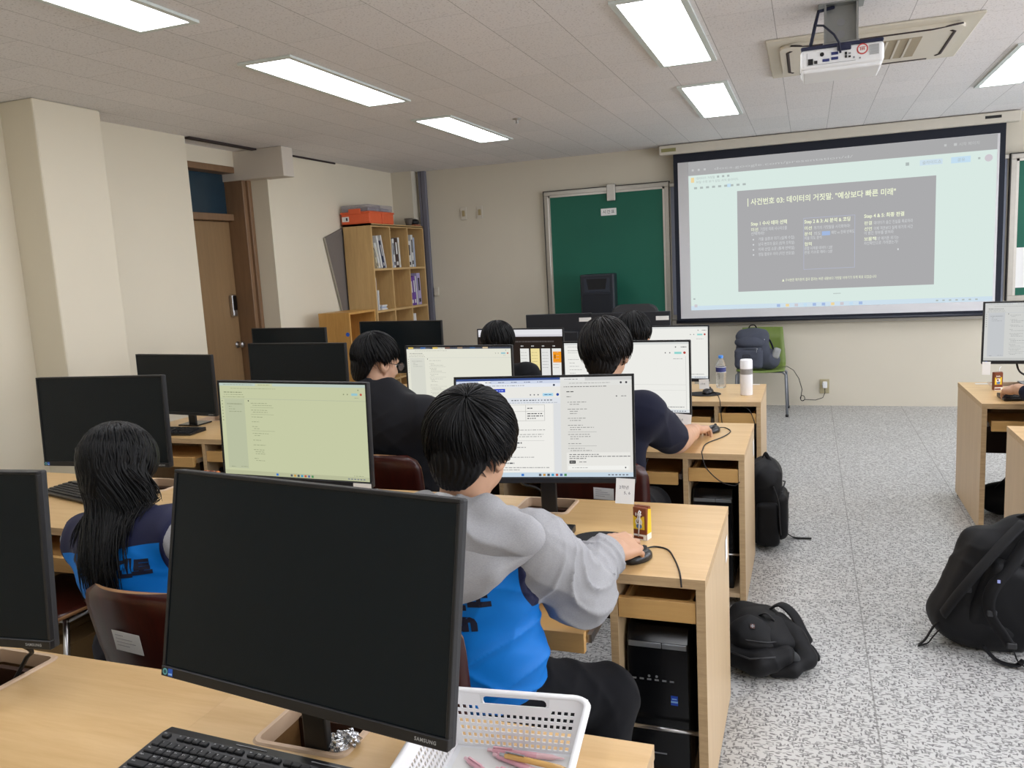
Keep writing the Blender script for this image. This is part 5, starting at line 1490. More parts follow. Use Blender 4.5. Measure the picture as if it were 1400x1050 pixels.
# juice cartons
def carton(label, x, y, z, rz, back=False):
    t = thing('juice_carton', label, 'juice carton', (x, y, z), rz, 'chocolate drink cartons')
    BR, YE, WH, BL = plain('brown carton print', (124, 66, 40), 0.35, var=0.02), plain('yellow carton print', (234, 196, 44), 0.35, var=0.02), plain('white carton print', (232, 228, 220), 0.4, var=0.02), plain('blue carton print', (92, 128, 178), 0.4, var=0.02)
    w, d, h = 0.0235, 0.0165, 0.105
    b = MB()
    b.box(-w, w, -d, d, 0, h, 0.002, 1, mat=0)
    b.box(-w - 0.002, w + 0.002, -0.004, 0.004, h, h + 0.002, mat=0)
    f = -d - 0.0003
    def fq(x0, x1, z0, z1, m, l=0):
        b.quad([(x0, f - l * 0.0003, z0), (x1, f - l * 0.0003, z0), (x1, f - l * 0.0003, z1), (x0, f - l * 0.0003, z1)], m)
    fq(-w + 0.001, w - 0.007, 0.034, 0.078, 1); fq(-w + 0.001, w - 0.001, 0.0, 0.018, 2); fq(-w + 0.002, w - 0.012, 0.003, 0.012, 0, 1)
    for (cx, cz, rx, rz_, m, l) in ((-0.004, 0.082, 0.017, 0.011, 0, 1), (-0.003, 0.058, 0.012, 0.013, 2, 1), (-0.002, 0.044, 0.010, 0.008, 3, 2), (-0.006, 0.060, 0.005, 0.006, 0, 2)):
        b.prism([(rx * cos(2 * pi * i / 18), rz_ * sin(2 * pi * i / 18)) for i in range(18)], 0, 0.0003 * (l + 1), m, facing((cx, f, cz)))
    for i in range(4): fq(-0.014 + i * 0.006, -0.010 + i * 0.006, 0.078 + (i % 2) * 0.002, 0.088 - (i % 2) * 0.003, 2, 3)
    s_ = w + 0.0003
    b.quad([(s_, -d + 0.004, 0.02), (s_, d - 0.001, 0.02), (s_, d - 0.001, h - 0.01), (s_, -d + 0.012, h - 0.004)], 1)
    b.quad([(s_, -d + 0.001, 0), (s_, d - 0.001, 0), (s_, d - 0.001, 0.02), (s_, -d + 0.001, 0.02)], 2)
    b.build('box', [BR, YE, WH, BL], t)
    b = MB(); P = plain('translucent white straw', (236, 236, 238), 0.3, var=0)
    if not back:
        b.tube([(-0.004, -d - 0.004, 0.012), (0.004, -d - 0.005, 0.085), (0.007, -d - 0.005, 0.094), (0.003, -d - 0.005, 0.097), (-0.001, -d - 0.005, 0.090), (-0.005, -d - 0.005, 0.06)], 0.0022, 8)
    else:
        b.tube([(0.008, 0, h), (0.012, 0.002, h + 0.025), (0.02, 0.004, h + 0.032)], 0.0022, 8)
    b.build('straw', P, t)
carton('brown and yellow drink carton beside the person in the grey hoodie', -0.495, 2.455, DH + 0.0006, -0.28)
carton('brown and yellow drink carton on the desk right of the aisle', 1.045, 5.40, DH + 0.0006, 0.25, True)
# bottle and tumbler
t = thing('water_bottle', 'clear water bottle with a blue cap on the fourth row desk', 'bottle', (-0.545, 5.47, DH + 0.0006))
GL = NT('clear bottle plastic'); GL.base((0.93, 0.95, 0.96, 1)); GL.b.inputs['Roughness'].default_value = 0.06; GL.b.inputs['Transmission Weight'].default_value = 0.85; GL.b.inputs['IOR'].default_value = 1.2; GL.b.inputs['Alpha'].default_value = 0.55; GL = GL.m
prof = [(0, 0.004), (0.026, 0.0), (0.032, 0.006), (0.0325, 0.05), (0.031, 0.056), (0.0325, 0.062), (0.0325, 0.10), (0.0325, 0.145), (0.029, 0.165), (0.018, 0.185), (0.0125, 0.195), (0.0125, 0.205)]
b = MB(); b.lathe(prof, 28); b.build('body', GL, t)
b = MB(); b.lathe([(0.0331, 0.105), (0.0333, 0.108), (0.0333, 0.138), (0.0331, 0.141)], 28, mats=[0, 1, 0]); b.build('label_band', [plain('white label', (226, 228, 232), 0.4), plain('navy label', (58, 66, 128), 0.4, var=0.2, vscale=120)], t)
b = MB(); b.lathe([(0.0155, 0.198), (0.0155, 0.216), (0.0, 0.218)], 24); b.build('cap', plain('sky blue cap', (72, 142, 226), 0.4), t)
t = thing('tumbler', 'white tumbler with a grey band on the fourth row desk corner', 'tumbler', (-0.363, 5.19, DH + 0.0006))
b = MB(); b.lathe([(0, 0), (0.036, 0), (0.0375, 0.004), (0.0375, 0.132)], 30); b.build('body', plain('white tumbler coating', (238, 238, 240), 0.3, var=0.01), t)
b = MB(); b.lathe([(0.0376, 0.132), (0.0376, 0.166)], 30); b.build('grey_band', plain('grey band', (142, 138, 134), 0.5, var=0.2, vscale=90), t)
b = MB(); b.lathe([(0.0375, 0.166), (0.0372, 0.215), (0.034, 0.224), (0.0, 0.225)], 30); b.build('lid', plain('white tumbler lid', (240, 240, 242), 0.3, var=0.01), t)
b = MB(); b.box(-0.03, 0.03, -0.012, 0.012, 0, 0.0006)
tag(b.build('paper_slip', M_PAPER, loc=(-0.335, 5.60, DH + 0.0006)), 'small white paper slip on the back corner of the fourth row desk', 'paper')
b = MB(); b.box(-0.05, 0.05, -0.02, 0.02, 0, 0.0006)
tag(b.build('paper_slip', M_PAPER, loc=(1.02, 5.63, DH + 0.0006)), 'small white paper slip on the desk right of the aisle', 'paper')
# shiny snack wrapper
vs, fs = sdf_part([bx((0, 0, 0.018), (0.045, 0.03, 0.014), rr=0.012, k=0.01)], 0.003, post=lambda D, X, Y, Z: D + 0.004 * np.sin(X * 190 + 2 * np.sin(Y * 140)) * np.sin(Z * 250 + Y * 160))
me = np_mesh('wrapper', [(vs, fs)])
k = NT('orange foil print'); k.base(k.ramp(k.noise(k.coords('Object'), 45, 3), [(0.35, lin((110, 40, 24))), (0.5, lin((222, 130, 60))), (0.62, lin((240, 226, 214)))])); k.b.inputs['Roughness'].default_value = 0.2; k.b.inputs['Metallic'].default_value = 0.4
me.materials.append(k.m); o = link_mesh('snack_wrapper', me); o.location = (-2.535, 2.86, DH + 0.0008); tag(o, 'shiny orange snack wrapper left of the yellowish monitor', 'wrapper')
b = MB(); b.box(-0.05, 0.05, -0.035, 0.035, 0, 0.0008); tag(b.build('paper_slip', M_PAPER, loc=(-1.70, 2.79, DH + 0.0006), rot=(0, 0, 0.3)), 'pale paper slip on the desk behind the yellowish monitor', 'paper')

# ------------------------------------------------------------------ white basket with pens
BX, BY, BRZ = -0.486, 1.126, 0.115
t = thing('pen_basket', 'white perforated plastic basket on the nearest desk', 'basket', (BX, BY, DH + 0.0006), BRZ)
hw, hd, H = 0.112, 0.150, 0.106
tw, td = 0.135, 0.160
b = MB()
def lat(P0, P1, P2, P3, nu, nv, holes, mu0, mu1, mv0, mv1, grip=False):
    """wall P0 P1 (bottom) P2 P3 (top) as a plate with square holes"""
    P0, P1, P2, P3 = map(V, (P0, P1, P2, P3))
    def pt(u, v): return (P0 * (1 - u) + P1 * u) * (1 - v) + (P3 * (1 - u) + P2 * u) * v
    us, vs_ = [0], [0]
    for i in range(nu):
        a = mu0 + (mu1 - mu0) * (i + 0.2) / nu; c = mu0 + (mu1 - mu0) * (i + 0.8) / nu; us += [a, c]
    for i in range(nv):
        a = mv0 + (mv1 - mv0) * (i + 0.22) / nv; c = mv0 + (mv1 - mv0) * (i + 0.78) / nv; vs_ += [a, c]
    nh = len(vs_)
    if grip: vs_ += [0.80, 0.955]
    us.append(1); vs_.append(1)
    g = [[b.bm.verts.new(pt(u, v)) for v in vs_] for u in us]
    for i in range(len(us) - 1):
        for j in range(len(vs_) - 1):
            if grip and j == nh and 0.265 < (us[i] + us[i + 1]) / 2 < 0.735: continue
            if j < nh and i % 2 == 1 and j % 2 == 1 and holes((us[i] + us[i + 1]) / 2, (vs_[j] + vs_[j + 1]) / 2): continue
            b.bm.faces.new((g[i][j], g[i + 1][j], g[i + 1][j + 1], g[i][j + 1]))
# far wall with the grip opening, near wall, side walls
far = lambda u, v: not (0.25 < u < 0.75 and v > 0.64)
lat((-hw, hd, 0.004), (hw, hd, 0.004), (tw, td, H), (-tw, td, H), 19, 6, far, 0.06, 0.94, 0.02, 0.78, True)
lat((hw, -hd, 0.004), (-hw, -hd, 0.004), (-tw, -td, H), (tw, -td, H), 19, 6, far, 0.06, 0.94, 0.02, 0.78, True)
lat((-hw, -hd, 0.004), (-hw, hd, 0.004), (-tw, td, H), (-tw, -td, H), 27, 6, lambda u, v: True, 0.05, 0.95, 0.05, 0.80)
lat((hw, hd, 0.004), (hw, -hd, 0.004), (tw, -td, H), (tw, td, H), 27, 6, lambda u, v: True, 0.05, 0.95, 0.05, 0.80)
wall = b.build('lattice_wall', plain('white basket plastic', (238, 238, 240), 0.35, var=0.01), t)
md = wall.modifiers.new('thickness', 'SOLIDIFY'); md.thickness = 0.0028; md.offset = 0
b = MB(); b.box(-hw, hw, -hd, hd, 0, 0.004, 0.001, 1); b.build('floor_plate', plain('white basket floor', (236, 237, 240), 0.35, var=0.01), t)
b = MB()
n_ = rrect(2 * tw + 0.006, 2 * td + 0.006, 0.03, 6)
pts = [(p[0], p[1], H) for p in n_]
b.tube(pts + [pts[0]], 0.0065, 8, cap=False, flat=0.7)
b.build('rim', plain('white basket rim', (240, 240, 242), 0.3, var=0.01), t)
for s in (1, -1):
    b = MB(); w2 = 0.045
    b.prism(rrect(0.112, 0.036, 0.008, 4), -0.003, 0.003, 0, Matrix.Translation((0, s * (td + 0.0035), H - 0.018)) @ Matrix.Rotation(pi / 2 - s * 0.15, 4, 'X'))
    gr = b.build('grip', plain('white grip', (222, 224, 226), 0.4, var=0.01), t)
    # the grip is an open loop: cut the hand hole
    gm = MB()
    o_ = rrect(0.140, 0.036, 0.008, 4); i_ = rrect(0.120, 0.017, 0.008, 4)
    A = [gm.bm.verts.new((p[0], -0.003, p[1])) for p in o_]; B = [gm.bm.verts.new((p[0], -0.003, p[1])) for p in i_]
    A2 = [gm.bm.verts.new((p[0], 0.003, p[1])) for p in o_]; B2 = [gm.bm.verts.new((p[0], 0.003, p[1])) for p in i_]
    m = len(o_)
    for q in range(m):
        r = (q + 1) % m
        gm.bm.faces.new((A[q], A[r], B[r], B[q])); gm.bm.faces.new((A2[r], A2[q], B2[q], B2[r])); gm.bm.faces.new((A[r], A[q], A2[q], A2[r])); gm.bm.faces.new((B[q], B[r], B2[r], B2[q]))
    bpy.data.objects.remove(gr)
    gm.build('grip', plain('white grip', (222, 224, 226), 0.4, var=0.01), t, loc=(0, s * (td + 0.0005), H - 0.0155), rot=(-s * 0.08, 0, 0))
b = MB(); b.box(-0.100, 0.102, -0.142, 0.140, 0, 0.0008)
tag(b.build('paper_sheet', M_PAPER, loc=(BX, BY, DH + 0.0052), rot=(0, 0, BRZ)), 'white paper sheet on the floor of the basket', 'paper')
PK = plain('pink pen plastic', (232, 178, 190), 0.3, var=0.02); PK2 = plain('pale pink pen grip', (238, 200, 206), 0.35, var=0.02); TN = plain('tan pen barrel', (222, 176, 104), 0.25, var=0.02)
def pen(label, p0, p1, tan=False):
    P0, P1 = V(p0), V(p1); L = (P1 - P0).length
    t = thing('pen', label, 'pen', p0, 0, 'pens in the basket')
    q = (P1 - P0).to_track_quat('X', 'Z'); t.rotation_mode = 'QUATERNION'; t.rotation_quaternion = q
    r = 0.0052
    main, grip = (TN, TN) if tan else (PK, PK2)
    def lx(prof, m, nm):
        b = MB(); b.lathe(prof, 16, M=Matrix.Rotation(pi / 2, 4, 'Y')); return b.build(nm, m, t)
    lx([(0.0, 0), (0.0012, 0.0), (0.0024, 0.012), (r * 0.9, 0.022), (r, 0.05)], grip, 'grip')
    lx([(r, 0.05), (r, L - 0.012), (r * 0.85, L - 0.010), (0, L - 0.009)], main, 'barrel')
    lx([(0.0032, L - 0.010), (0.0032, L), (0, L + 0.0005)], M_METAL if tan else PK2, 'push_button')
    b = MB(); b.box(L - 0.048, L - 0.012, -0.002, 0.002, r + 0.0012, r + 0.0026, 0.0006, 1); b.box(L - 0.016, L - 0.011, -0.002, 0.002, r - 0.001, r + 0.002)
    b.build('clip', M_METAL if tan else PK, t)
    return t
zb = DH + 0.0118
pen('pink pen lying farthest back in the basket', (-0.406, 1.260, zb), (-0.548, 1.250, zb))
pen('pink pen lying under the tan pen in the basket', (-0.408, 1.203, zb), (-0.533, 1.240, zb))
pen('pink pen at the lower left of the pens in the basket', (-0.465, 1.153, zb), (-0.578, 1.216, zb))
pen('pink pen below the tan pen at the bottom of the picture', (-0.398, 1.166, zb), (-0.513, 1.203, zb))
pen('tan pen with metal clip on top of the pink pens', (-0.378, 1.216, zb + 0.0105), (-0.515, 1.228, zb + 0.0105), True)

# ------------------------------------------------------------------ plywood chairs
def chair(label, x, y, rz=0.0, note=None):
    """moulded plywood chair; its back towards -y, origin on the floor under the seat"""
    t = thing('plywood_chair', label, 'chair', (x, y, 0), rz, 'dark red plywood chairs')
    w = 0.20
    b = MB()
    # back rest: curved board, upper corners rounded
    nx, nz = 12, 12
    z0, z1 = 0.432, 0.835
    G = []
    for j in range(nz + 1):
        v = j / nz; z = z0 + (z1 - z0) * v
        hw = w * (0.97 - 0.10 * sin(pi * min(v * 2.2, 1)) + 0.04 * v)
        if v > 0.75: hw -= w * 0.30 * ((v - 0.75) / 0.25) ** 3
        row = []
        for i in range(nx + 1):
            u = -1 + 2 * i / nx
            row.append(b.bm.verts.new((hw * u, -0.19 - 0.045 * min(1, v * 6) - 0.075 * v + 0.05 * u * u * min(1, v * 2.5), z - (0.012 * u * u if v > 0.95 else 0))))
        G.append(row)
    for j in range(nz):
        for i in range(nx):
            f = b.bm.faces.new((G[j][i], G[j][i + 1], G[j + 1][i + 1], G[j + 1][i])); f.smooth = True
    bk_ = b.build('backrest', [M_CHAIR, M_CHEDGE], t)
    md = bk_.modifiers.new('thickness', 'SOLIDIFY'); md.thickness = 0.012; md.offset = 0; md.material_offset_rim = 1
    b = MB()
    G = []
    for j in range(9):
        v = j / 8; y = -0.19 + 0.40 * v
        row = [b.bm.verts.new(((w + 0.005) * (-1 + 2 * i / 8) * (0.94 + 0.06 * sin(pi * v)), y, 0.435 + 0.012 * (-1 + 2 * i / 8) ** 2 - (0.02 * ((v - 0.8) / 0.2) ** 2 if v > 0.8 else 0))) for i in range(9)]
        G.append(row)
    for j in range(8):
        for i in range(8):
            f = b.bm.faces.new((G[j][i], G[j][i + 1], G[j + 1][i + 1], G[j + 1][i])); f.smooth = True
    st = b.build('seat', [M_CHAIR, M_CHEDGE], t)
    md = st.modifiers.new('thickness', 'SOLIDIFY'); md.thickness = 0.013; md.offset = 0; md.material_offset_rim = 1
    for s in (-1, 1):
        for (ya, yb) in ((0.13, 0.19), (-0.13, -0.21)):
            b = MB(); b.tube([(s * 0.16, ya, 0.42), (s * 0.19, yb, 0.015)], 0.011, 8); b.cyl((s * 0.19, yb, 0), (s * 0.19, yb, 0.02), 0.014, n=10, mat=1); b.build('leg', [M_METAL, M_BLK], t)
    b = MB(); b.tube([(-0.165, -0.13, 0.415), (-0.165, 0.13, 0.415), (0.165, 0.13, 0.415), (0.165, -0.13, 0.415), (-0.165, -0.13, 0.415)], 0.010, 8); b.build('seat_frame', M_METAL, t)
    if note is not None:
        nxp, nzp, nw, nh, tl = note
        b = MB(); v = (nzp - z0) / (z1 - z0); u = nxp / w
        b.box(-nw / 2, nw / 2, -0.0006, 0.0, -nh / 2, nh / 2, mat=0)
        for i in range(4): b.box(-nw * 0.4, -nw * 0.4 + nw * (0.3, 0.6, 0.7, 0.45)[i], -0.001, -0.0006, nh * (0.28 - i * 0.17), nh * (0.32 - i * 0.17), mat=1)
        o = b.build('paper_note', [M_PAPER, plain('faint print', (178, 176, 180), 0.8, var=0)], t, loc=(nxp, -0.19 - 0.045 - 0.075 * v + 0.05 * u * u - 0.0085, nzp), rot=(0.185, tl, 0.25 * u))
        o['label'] = 'small white paper note on the chair back'
    return t
chair('dark red chair with a paper note, under the person in the navy and blue vest', -1.63, 1.80, 0.0, (-0.03, 0.685, 0.095, 0.062, 0.06))
chair('dark red chair under the person in the grey hoodie', -0.935, 1.83, 0.0)
chair('dark red chair under the person in the black jacket', -1.745, 3.26, 0.0)
chair('dark red chair with a paper note, behind the document and chat monitor', -0.78, 3.28, 0.0, (0.03, 0.70, 0.08, 0.05, 0.05))
chair('dark red chair under the person left in the back row', -1.78, 4.66, 0.0)
chair('dark red chair under the person in the back row by the aisle', -0.93, 4.66, 0.0)
chair('dark red empty chair at the lower left behind the cut-off monitor', -2.68, 2.17, 0.0)
b = MB(); b.box(-0.13, 0.13, -0.13, 0.13, 0.0, 0.30, 0.003, 1); b.box(-0.02, 0.02, -0.131, 0.131, 0.299, 0.3008, mat=1)
tag(b.build('cardboard_box', [plain('brown cardboard', (128, 102, 66), 0.8), plain('tan packing tape', (150, 122, 84), 0.5)], loc=(-2.69, 2.20, 0.0005)), 'brown cardboard box on the floor under the empty chair at the lower left', 'box')
chair('dark red chair under the person at the right edge', 1.29, 4.66, 0.0)
# ================================================================== people
def rotm_(rx=0, ry=0, rz=0): return np.array(Euler((rx, ry, rz)).to_matrix())
def nrm(v): v = np.array(v, float); return v / max(np.linalg.norm(v), 1e-9)
def npa(*v): return np.array(v, float)

def head_frame(yw, pt, rl=0.0):
    """columns: right, face direction, up"""
    Rz = np.array(Matrix.Rotation(yw, 3, 'Z')); Rx = np.array(Matrix.Rotation(pt, 3, 'X')); Ry = np.array(Matrix.Rotation(rl, 3, 'Y'))
    return Rz @ Rx @ Ry

def hand_prims(w, d, n, side, curl=(0.35, 0.45, 0.3), spread=1.0, thumb_in=0.0, sc=1.0):
    """w wrist, d direction of the fingers, n back of the hand, side +1: thumb lies towards d x n"""
    d = nrm(d); n = nrm(np.array(n) - d * (np.array(n) @ d)); s = np.cross(d, n) * side
    P = []
    w = np.array(w, float)
    Rm = np.stack([s, d, n], 1)
    P.append(rc(w - d * 0.02, w + d * 0.025, 0.026 * sc, 0.026 * sc, 0.015))
    P.append(bx(w + d * 0.052 * sc, (0.040 * sc, 0.045 * sc, 0.0145 * sc), Rm, 0.013, 0.012))
    P.append(el(w + d * 0.035 * sc + s * 0.026 * sc - n * 0.007, (0.018 * sc, 0.034 * sc, 0.016 * sc), Rm, 0.012))
    P.append(el(w + d * 0.04 * sc - s * 0.026 * sc - n * 0.004, (0.014 * sc, 0.036 * sc, 0.015 * sc), Rm, 0.012))
    L = [(0.029, 0.040, 0.026, 0.021, 0.0092), (0.010, 0.044, 0.029, 0.022, 0.0095), (-0.010, 0.040, 0.027, 0.021, 0.0090), (-0.029, 0.031, 0.020, 0.019, 0.0080)]
    for i, (o, l1, l2, l3, r) in enumerate(L):
        fd = nrm(d + s * 0.10 * spread * (1.2 - i * 0.8))
        p = w + d * (0.092 - (0.006 if i in (0, 2) else 0.014 if i == 3 else 0)) * sc + s * o * sc + n * 0.001
        P.append(rc(p - fd * 0.03 * sc, p, 0.0095 * sc, r * 1.08 * sc, 0.008))
        a = 0.0
        for l, c, q in ((l1, curl[0], 1.0), (l2, curl[1], 0.93), (l3, curl[2], 0.86)):
            a += c * (1 + 0.08 * i)
            dr = fd * cos(a) - n * sin(a)
            e = p + dr * l * sc
            P.append(rc(p, e, r * q * sc, r * q * 0.92 * sc, 0.0035))
            p = e
    t0 = w + d * 0.022 * sc + s * 0.026 * sc - n * 0.006
    t1 = w + d * 0.052 * sc + s * (0.050 - thumb_in) * sc - n * 0.014
    t2 = w + d * 0.082 * sc + s * (0.056 - thumb_in * 1.4) * sc - n * 0.020
    t3 = w + d * 0.104 * sc + s * (0.052 - thumb_in * 1.6) * sc - n * 0.026
    P += [rc(t0, t1, 0.0135 * sc, 0.0115 * sc, 0.010), rc(t1, t2, 0.0112 * sc, 0.0100 * sc, 0.004), rc(t2, t3, 0.0098 * sc, 0.0080 * sc, 0.004)]
    return P

def head_prims(c, F):
    """F columns right/face/up; c centre between the ears"""
    def q(x, y, z): return c + F @ npa(x, y, z)
    P = [el(q(0, -0.012, 0.035), (0.074, 0.094, 0.084), F, 0.02), el(q(0, 0.030, -0.030), (0.062, 0.064, 0.082), F, 0.03),
         el(q(0, 0.062, -0.094), (0.027, 0.024, 0.021), F, 0.025), el(q(0.036, 0.052, -0.035), (0.026, 0.030, 0.034), F, 0.02), el(q(-0.036, 0.052, -0.035), (0.026, 0.030, 0.034), F, 0.02),
         rc(q(0, 0.092, 0.012), q(0, 0.108, -0.028), 0.007, 0.012, 0.012), el(q(0.012, 0.098, -0.032), (0.009, 0.010, 0.007), F, 0.006), el(q(-0.012, 0.098, -0.032), (0.009, 0.010, 0.007), F, 0.006),
         rc(q(-0.036, 0.078, 0.026), q(0.036, 0.078, 0.026), 0.012, 0.012, 0.014),
         el(q(0.032, 0.098, 0.006), (0.017, 0.014, 0.010), F, 0.008, 's'), el(q(-0.032, 0.098, 0.006), (0.017, 0.014, 0.010), F, 0.008, 's'),
         rc(q(-0.018, 0.086, -0.060), q(0.018, 0.086, -0.060), 0.0065, 0.0065, 0.006), rc(q(-0.014, 0.085, -0.071), q(0.014, 0.085, -0.071), 0.0075, 0.0075, 0.006),
         rc(q(-0.020, 0.096, -0.0655), q(0.020, 0.096, -0.0655), 0.0025, 0.0025, 0.003, 's')]
    for s in (-1, 1):
        E = F @ np.array(Matrix.Rotation(-s * 0.35, 3, 'Z') @ Matrix.Rotation(0.15, 3, 'X'))
        e0 = q(s * 0.083, -0.006, -0.004)
        P += [el(e0, (0.008, 0.021, 0.032), E, 0.008), el(e0 + F @ npa(s * 0.007, 0.004, 0.004), (0.005, 0.012, 0.019), E, 0.004, 's'), el(q(s * 0.075, 0.006, -0.030), (0.007, 0.009, 0.011), F, 0.006)]
    return P

def low_at(lowp, y):
    """height of the hair edge in head space, y = -1 back .. 1 front"""
    xs = [p[0] for p in lowp]; zs = [p[1] for p in lowp]
    return np.interp(y, xs, zs)
def hair_shape(R, ctr, nape=1.0):
    """skull of hair plus the narrower hair over the nape, in head space"""
    return [(npa(*ctr), npa(*R)), (npa(0, ctr[1] - 0.030, ctr[2] - 0.075), npa(0.066 * nape, 0.066, 0.070))]
def hair_locks(c, F, pole, R, ctr, n, lowp, width=(0.0022, 0.0042), seed=1, lift=0.004, jag=0.016, sweep=0.25):
    """tapering locks of hair that spread from the crown over the skull and close in on the nape"""
    rg = random.Random(seed)
    pole = nrm(pole); e1 = nrm(np.cross(pole, (0.3, 1, 0.2))); e2 = np.cross(pole, e1)
    R = npa(*R); ctr = npa(*ctr)
    b = MB()
    for i in range(n):
        ph = 2 * pi * rg.random()
        lay = rg.random()
        t0 = 0.03 + 1.5 * rg.random() ** 1.1
        sw = rg.gauss(0, 0.10) + sweep
        pts = []
        steps = 10
        tl = t0 + rg.uniform(0.9, 1.7)
        w = rg.uniform(*width)
        jg = rg.gauss(0, jag)
        wig = rg.uniform(-0.03, 0.03); wf = rg.uniform(3, 7)
        for s in range(steps):
            th = t0 + (tl - t0) * s / (steps - 1)
            p_ = ph + sw * (th - t0) + wig * sin(wf * th)
            dr = pole * cos(th) + (e1 * cos(p_) + e2 * sin(p_)) * sin(th)
            g = 1 + (lift * (1 - lay) + 0.001) / 0.1
            loc = ctr + dr * R * g
            # below the widest part the back hair falls straighter and closes in
            if dr[2] < -0.2 and dr[1] < 0.1:
                k_ = min(1, (-0.2 - dr[2]) / 0.6)
                loc[0] += 0.35 * k_ * (np.sign(loc[0]) * min(abs(loc[0]) * 1.5, 0.072) - loc[0]) * 0.6
                if dr[1] < -0.3: loc[1] += 0.5 * k_ * (ctr[1] - 0.088 - loc[1])
            if loc[2] < low_at(lowp, dr[1]) + jg: break
            pts.append(c + F @ loc)
        m = len(pts)
        if m < 3: continue
        rad = [w * (0.35 + 0.65 * min(1, s / (m - 1) * 4)) * (1 - 0.9 * max(0, (s / (m - 1) - 0.45) / 0.55) ** 1.3) for s in range(m)]
        b.tube([tuple(p) for p in pts], rad, 4, cap=False, flat=0.5)
    return b

def mat_hair(name, rgb=(8, 8, 10), rough=0.42):
    k = NT(name)
    k.base(lin(rgb))
    k.b.inputs['Roughness'].default_value = rough
    k.b.inputs['Specular IOR Level'].default_value = 0.22
    f = k.noise(k.coords('Object', (1, 1, 1)), 380, 3, 0.6)
    k.bump(f, 0.25, 0.002)
    return k.m
M_HAIR = mat_hair('black hair')
M_HAIRB = mat_hair('soft black brown hair', (15, 12, 12), 0.45)

def short_low(front=0.045, side=-0.010, back=-0.100):
    return [(-1.0, back), (-0.80, back + 0.006), (-0.55, back * 0.55 + side * 0.45), (-0.34, side), (0.28, side), (0.5, side * 0.4 + front * 0.6), (0.8, front), (1.0, front)]
def hair_cap(c, F, R, ctr, lowp, h=0.004, grow=0.0, wide=1.0):
    """closed cap of hair under the locks"""
    Fi = F.T
    R = npa(*R); ctr = npa(*ctr)
    def post(D, X, Y, Z):
        x = Fi[0, 0] * (X - c[0]) + Fi[0, 1] * (Y - c[1]) + Fi[0, 2] * (Z - c[2])
        y = Fi[1, 0] * (X - c[0]) + Fi[1, 1] * (Y - c[1]) + Fi[1, 2] * (Z - c[2])
        z = Fi[2, 0] * (X - c[0]) + Fi[2, 1] * (Y - c[1]) + Fi[2, 2] * (Z - c[2])
        rr = np.sqrt(((x - ctr[0]) / R[0]) ** 2 + ((y - ctr[1]) / R[1]) ** 2) + 1e-6
        dy = (y - ctr[1]) / R[1] / np.maximum(rr, 0.6)
        lo = low_at(lowp, dy)
        a = np.arctan2(x, -y)
        g = 0.0016 * np.sin(a * 46 + 5 * np.sin(z * 40)) + 0.0010 * np.sin(a * 90 + z * 60)
        return np.maximum(D + g, (lo + 0.002 - z) * 0.9)
    P = [el(c + F @ ctr, R * (0.985 + grow), F, 0.02), el(c + F @ npa(0, ctr[1] - 0.016, ctr[2] - 0.080), (0.068 * wide, 0.078, 0.076), F, 0.05)]
    return sdf_part(P, h, post)

def torso(J, sc=1.0, off=0.0):
    """tapering trunk along the spine as smooth ellipsoids"""
    pv, ch, nk = map(np.array, (J['pelvis'], J['chest'], J['neck']))
    lat1 = nrm(np.array(J['shR']) - np.array(J['shL'])); lat0 = nrm(np.array(J['hipR']) - np.array(J['hipL']))
    P = []
    spec = [(0.0, 0.165, 0.115, 0.095), (0.28, 0.145, 0.105, 0.10), (0.55, 0.150, 0.108, 0.10), (0.82, 0.165, 0.110, 0.10), (1.02, 0.160, 0.098, 0.085)]
    for t, w, d, hh in spec:
        c = pv + (ch - pv) * t
        up = nrm(ch - pv); la = nrm(lat0 * (1 - t) + lat1 * t); la = nrm(la - up * (la @ up)); fr = np.cross(up, la)
        Rm = np.stack([la, fr, up], 1)
        P.append(el(c, ((w * sc + off), (d * sc + off), hh * sc + off), Rm, 0.06))
    shL, shR = np.array(J['shL']), np.array(J['shR'])
    P.append(rc(shL, shR, 0.058 * sc + off, 0.058 * sc + off, 0.05))
    P.append(rc(nk, ch, 0.062 * sc + off, 0.075 * sc + off, 0.05))
    return P

def limb(a, b, c, r, k=0.02):
    return [rc(a, b, r[0], r[1], k), rc(b, c, r[1] * 0.98, r[2], k)]

def folds(amp=0.004, f=60, seed=0):
    """cloth creases: soft ridges that come in patches"""
    rs = np.random.default_rng(seed)
    ds = [nrm(rs.normal(size=3) * npa(1, 0.7, 1.3)) for _ in range(4)]
    fr = [f * (0.30 + 0.16 * i) for i in range(4)]
    ph = rs.uniform(0, 6, 4)
    mk = [(rs.uniform(5, 10, 3), rs.uniform(0, 6)) for _ in range(4)]
    def post(D, X, Y, Z):
        w = 0.020 * np.sin(X * 17 + ph[0]) + 0.020 * np.sin(Y * 15 + Z * 19 + ph[1])
        g = 0
        for i in range(4):
            q, o = mk[i]
            m = np.clip(0.5 + 0.9 * np.sin(X * q[0] + Y * q[1] + Z * q[2] + o), 0, 1)
            r = 1 - np.abs(np.sin((ds[i][0] * X + ds[i][1] * Y + ds[i][2] * Z + w) * fr[i] + ph[i]))
            g = g + m * (r * r - 0.25) / (1 + i * 0.35)
        return D - amp * 1.25 * g
    return post

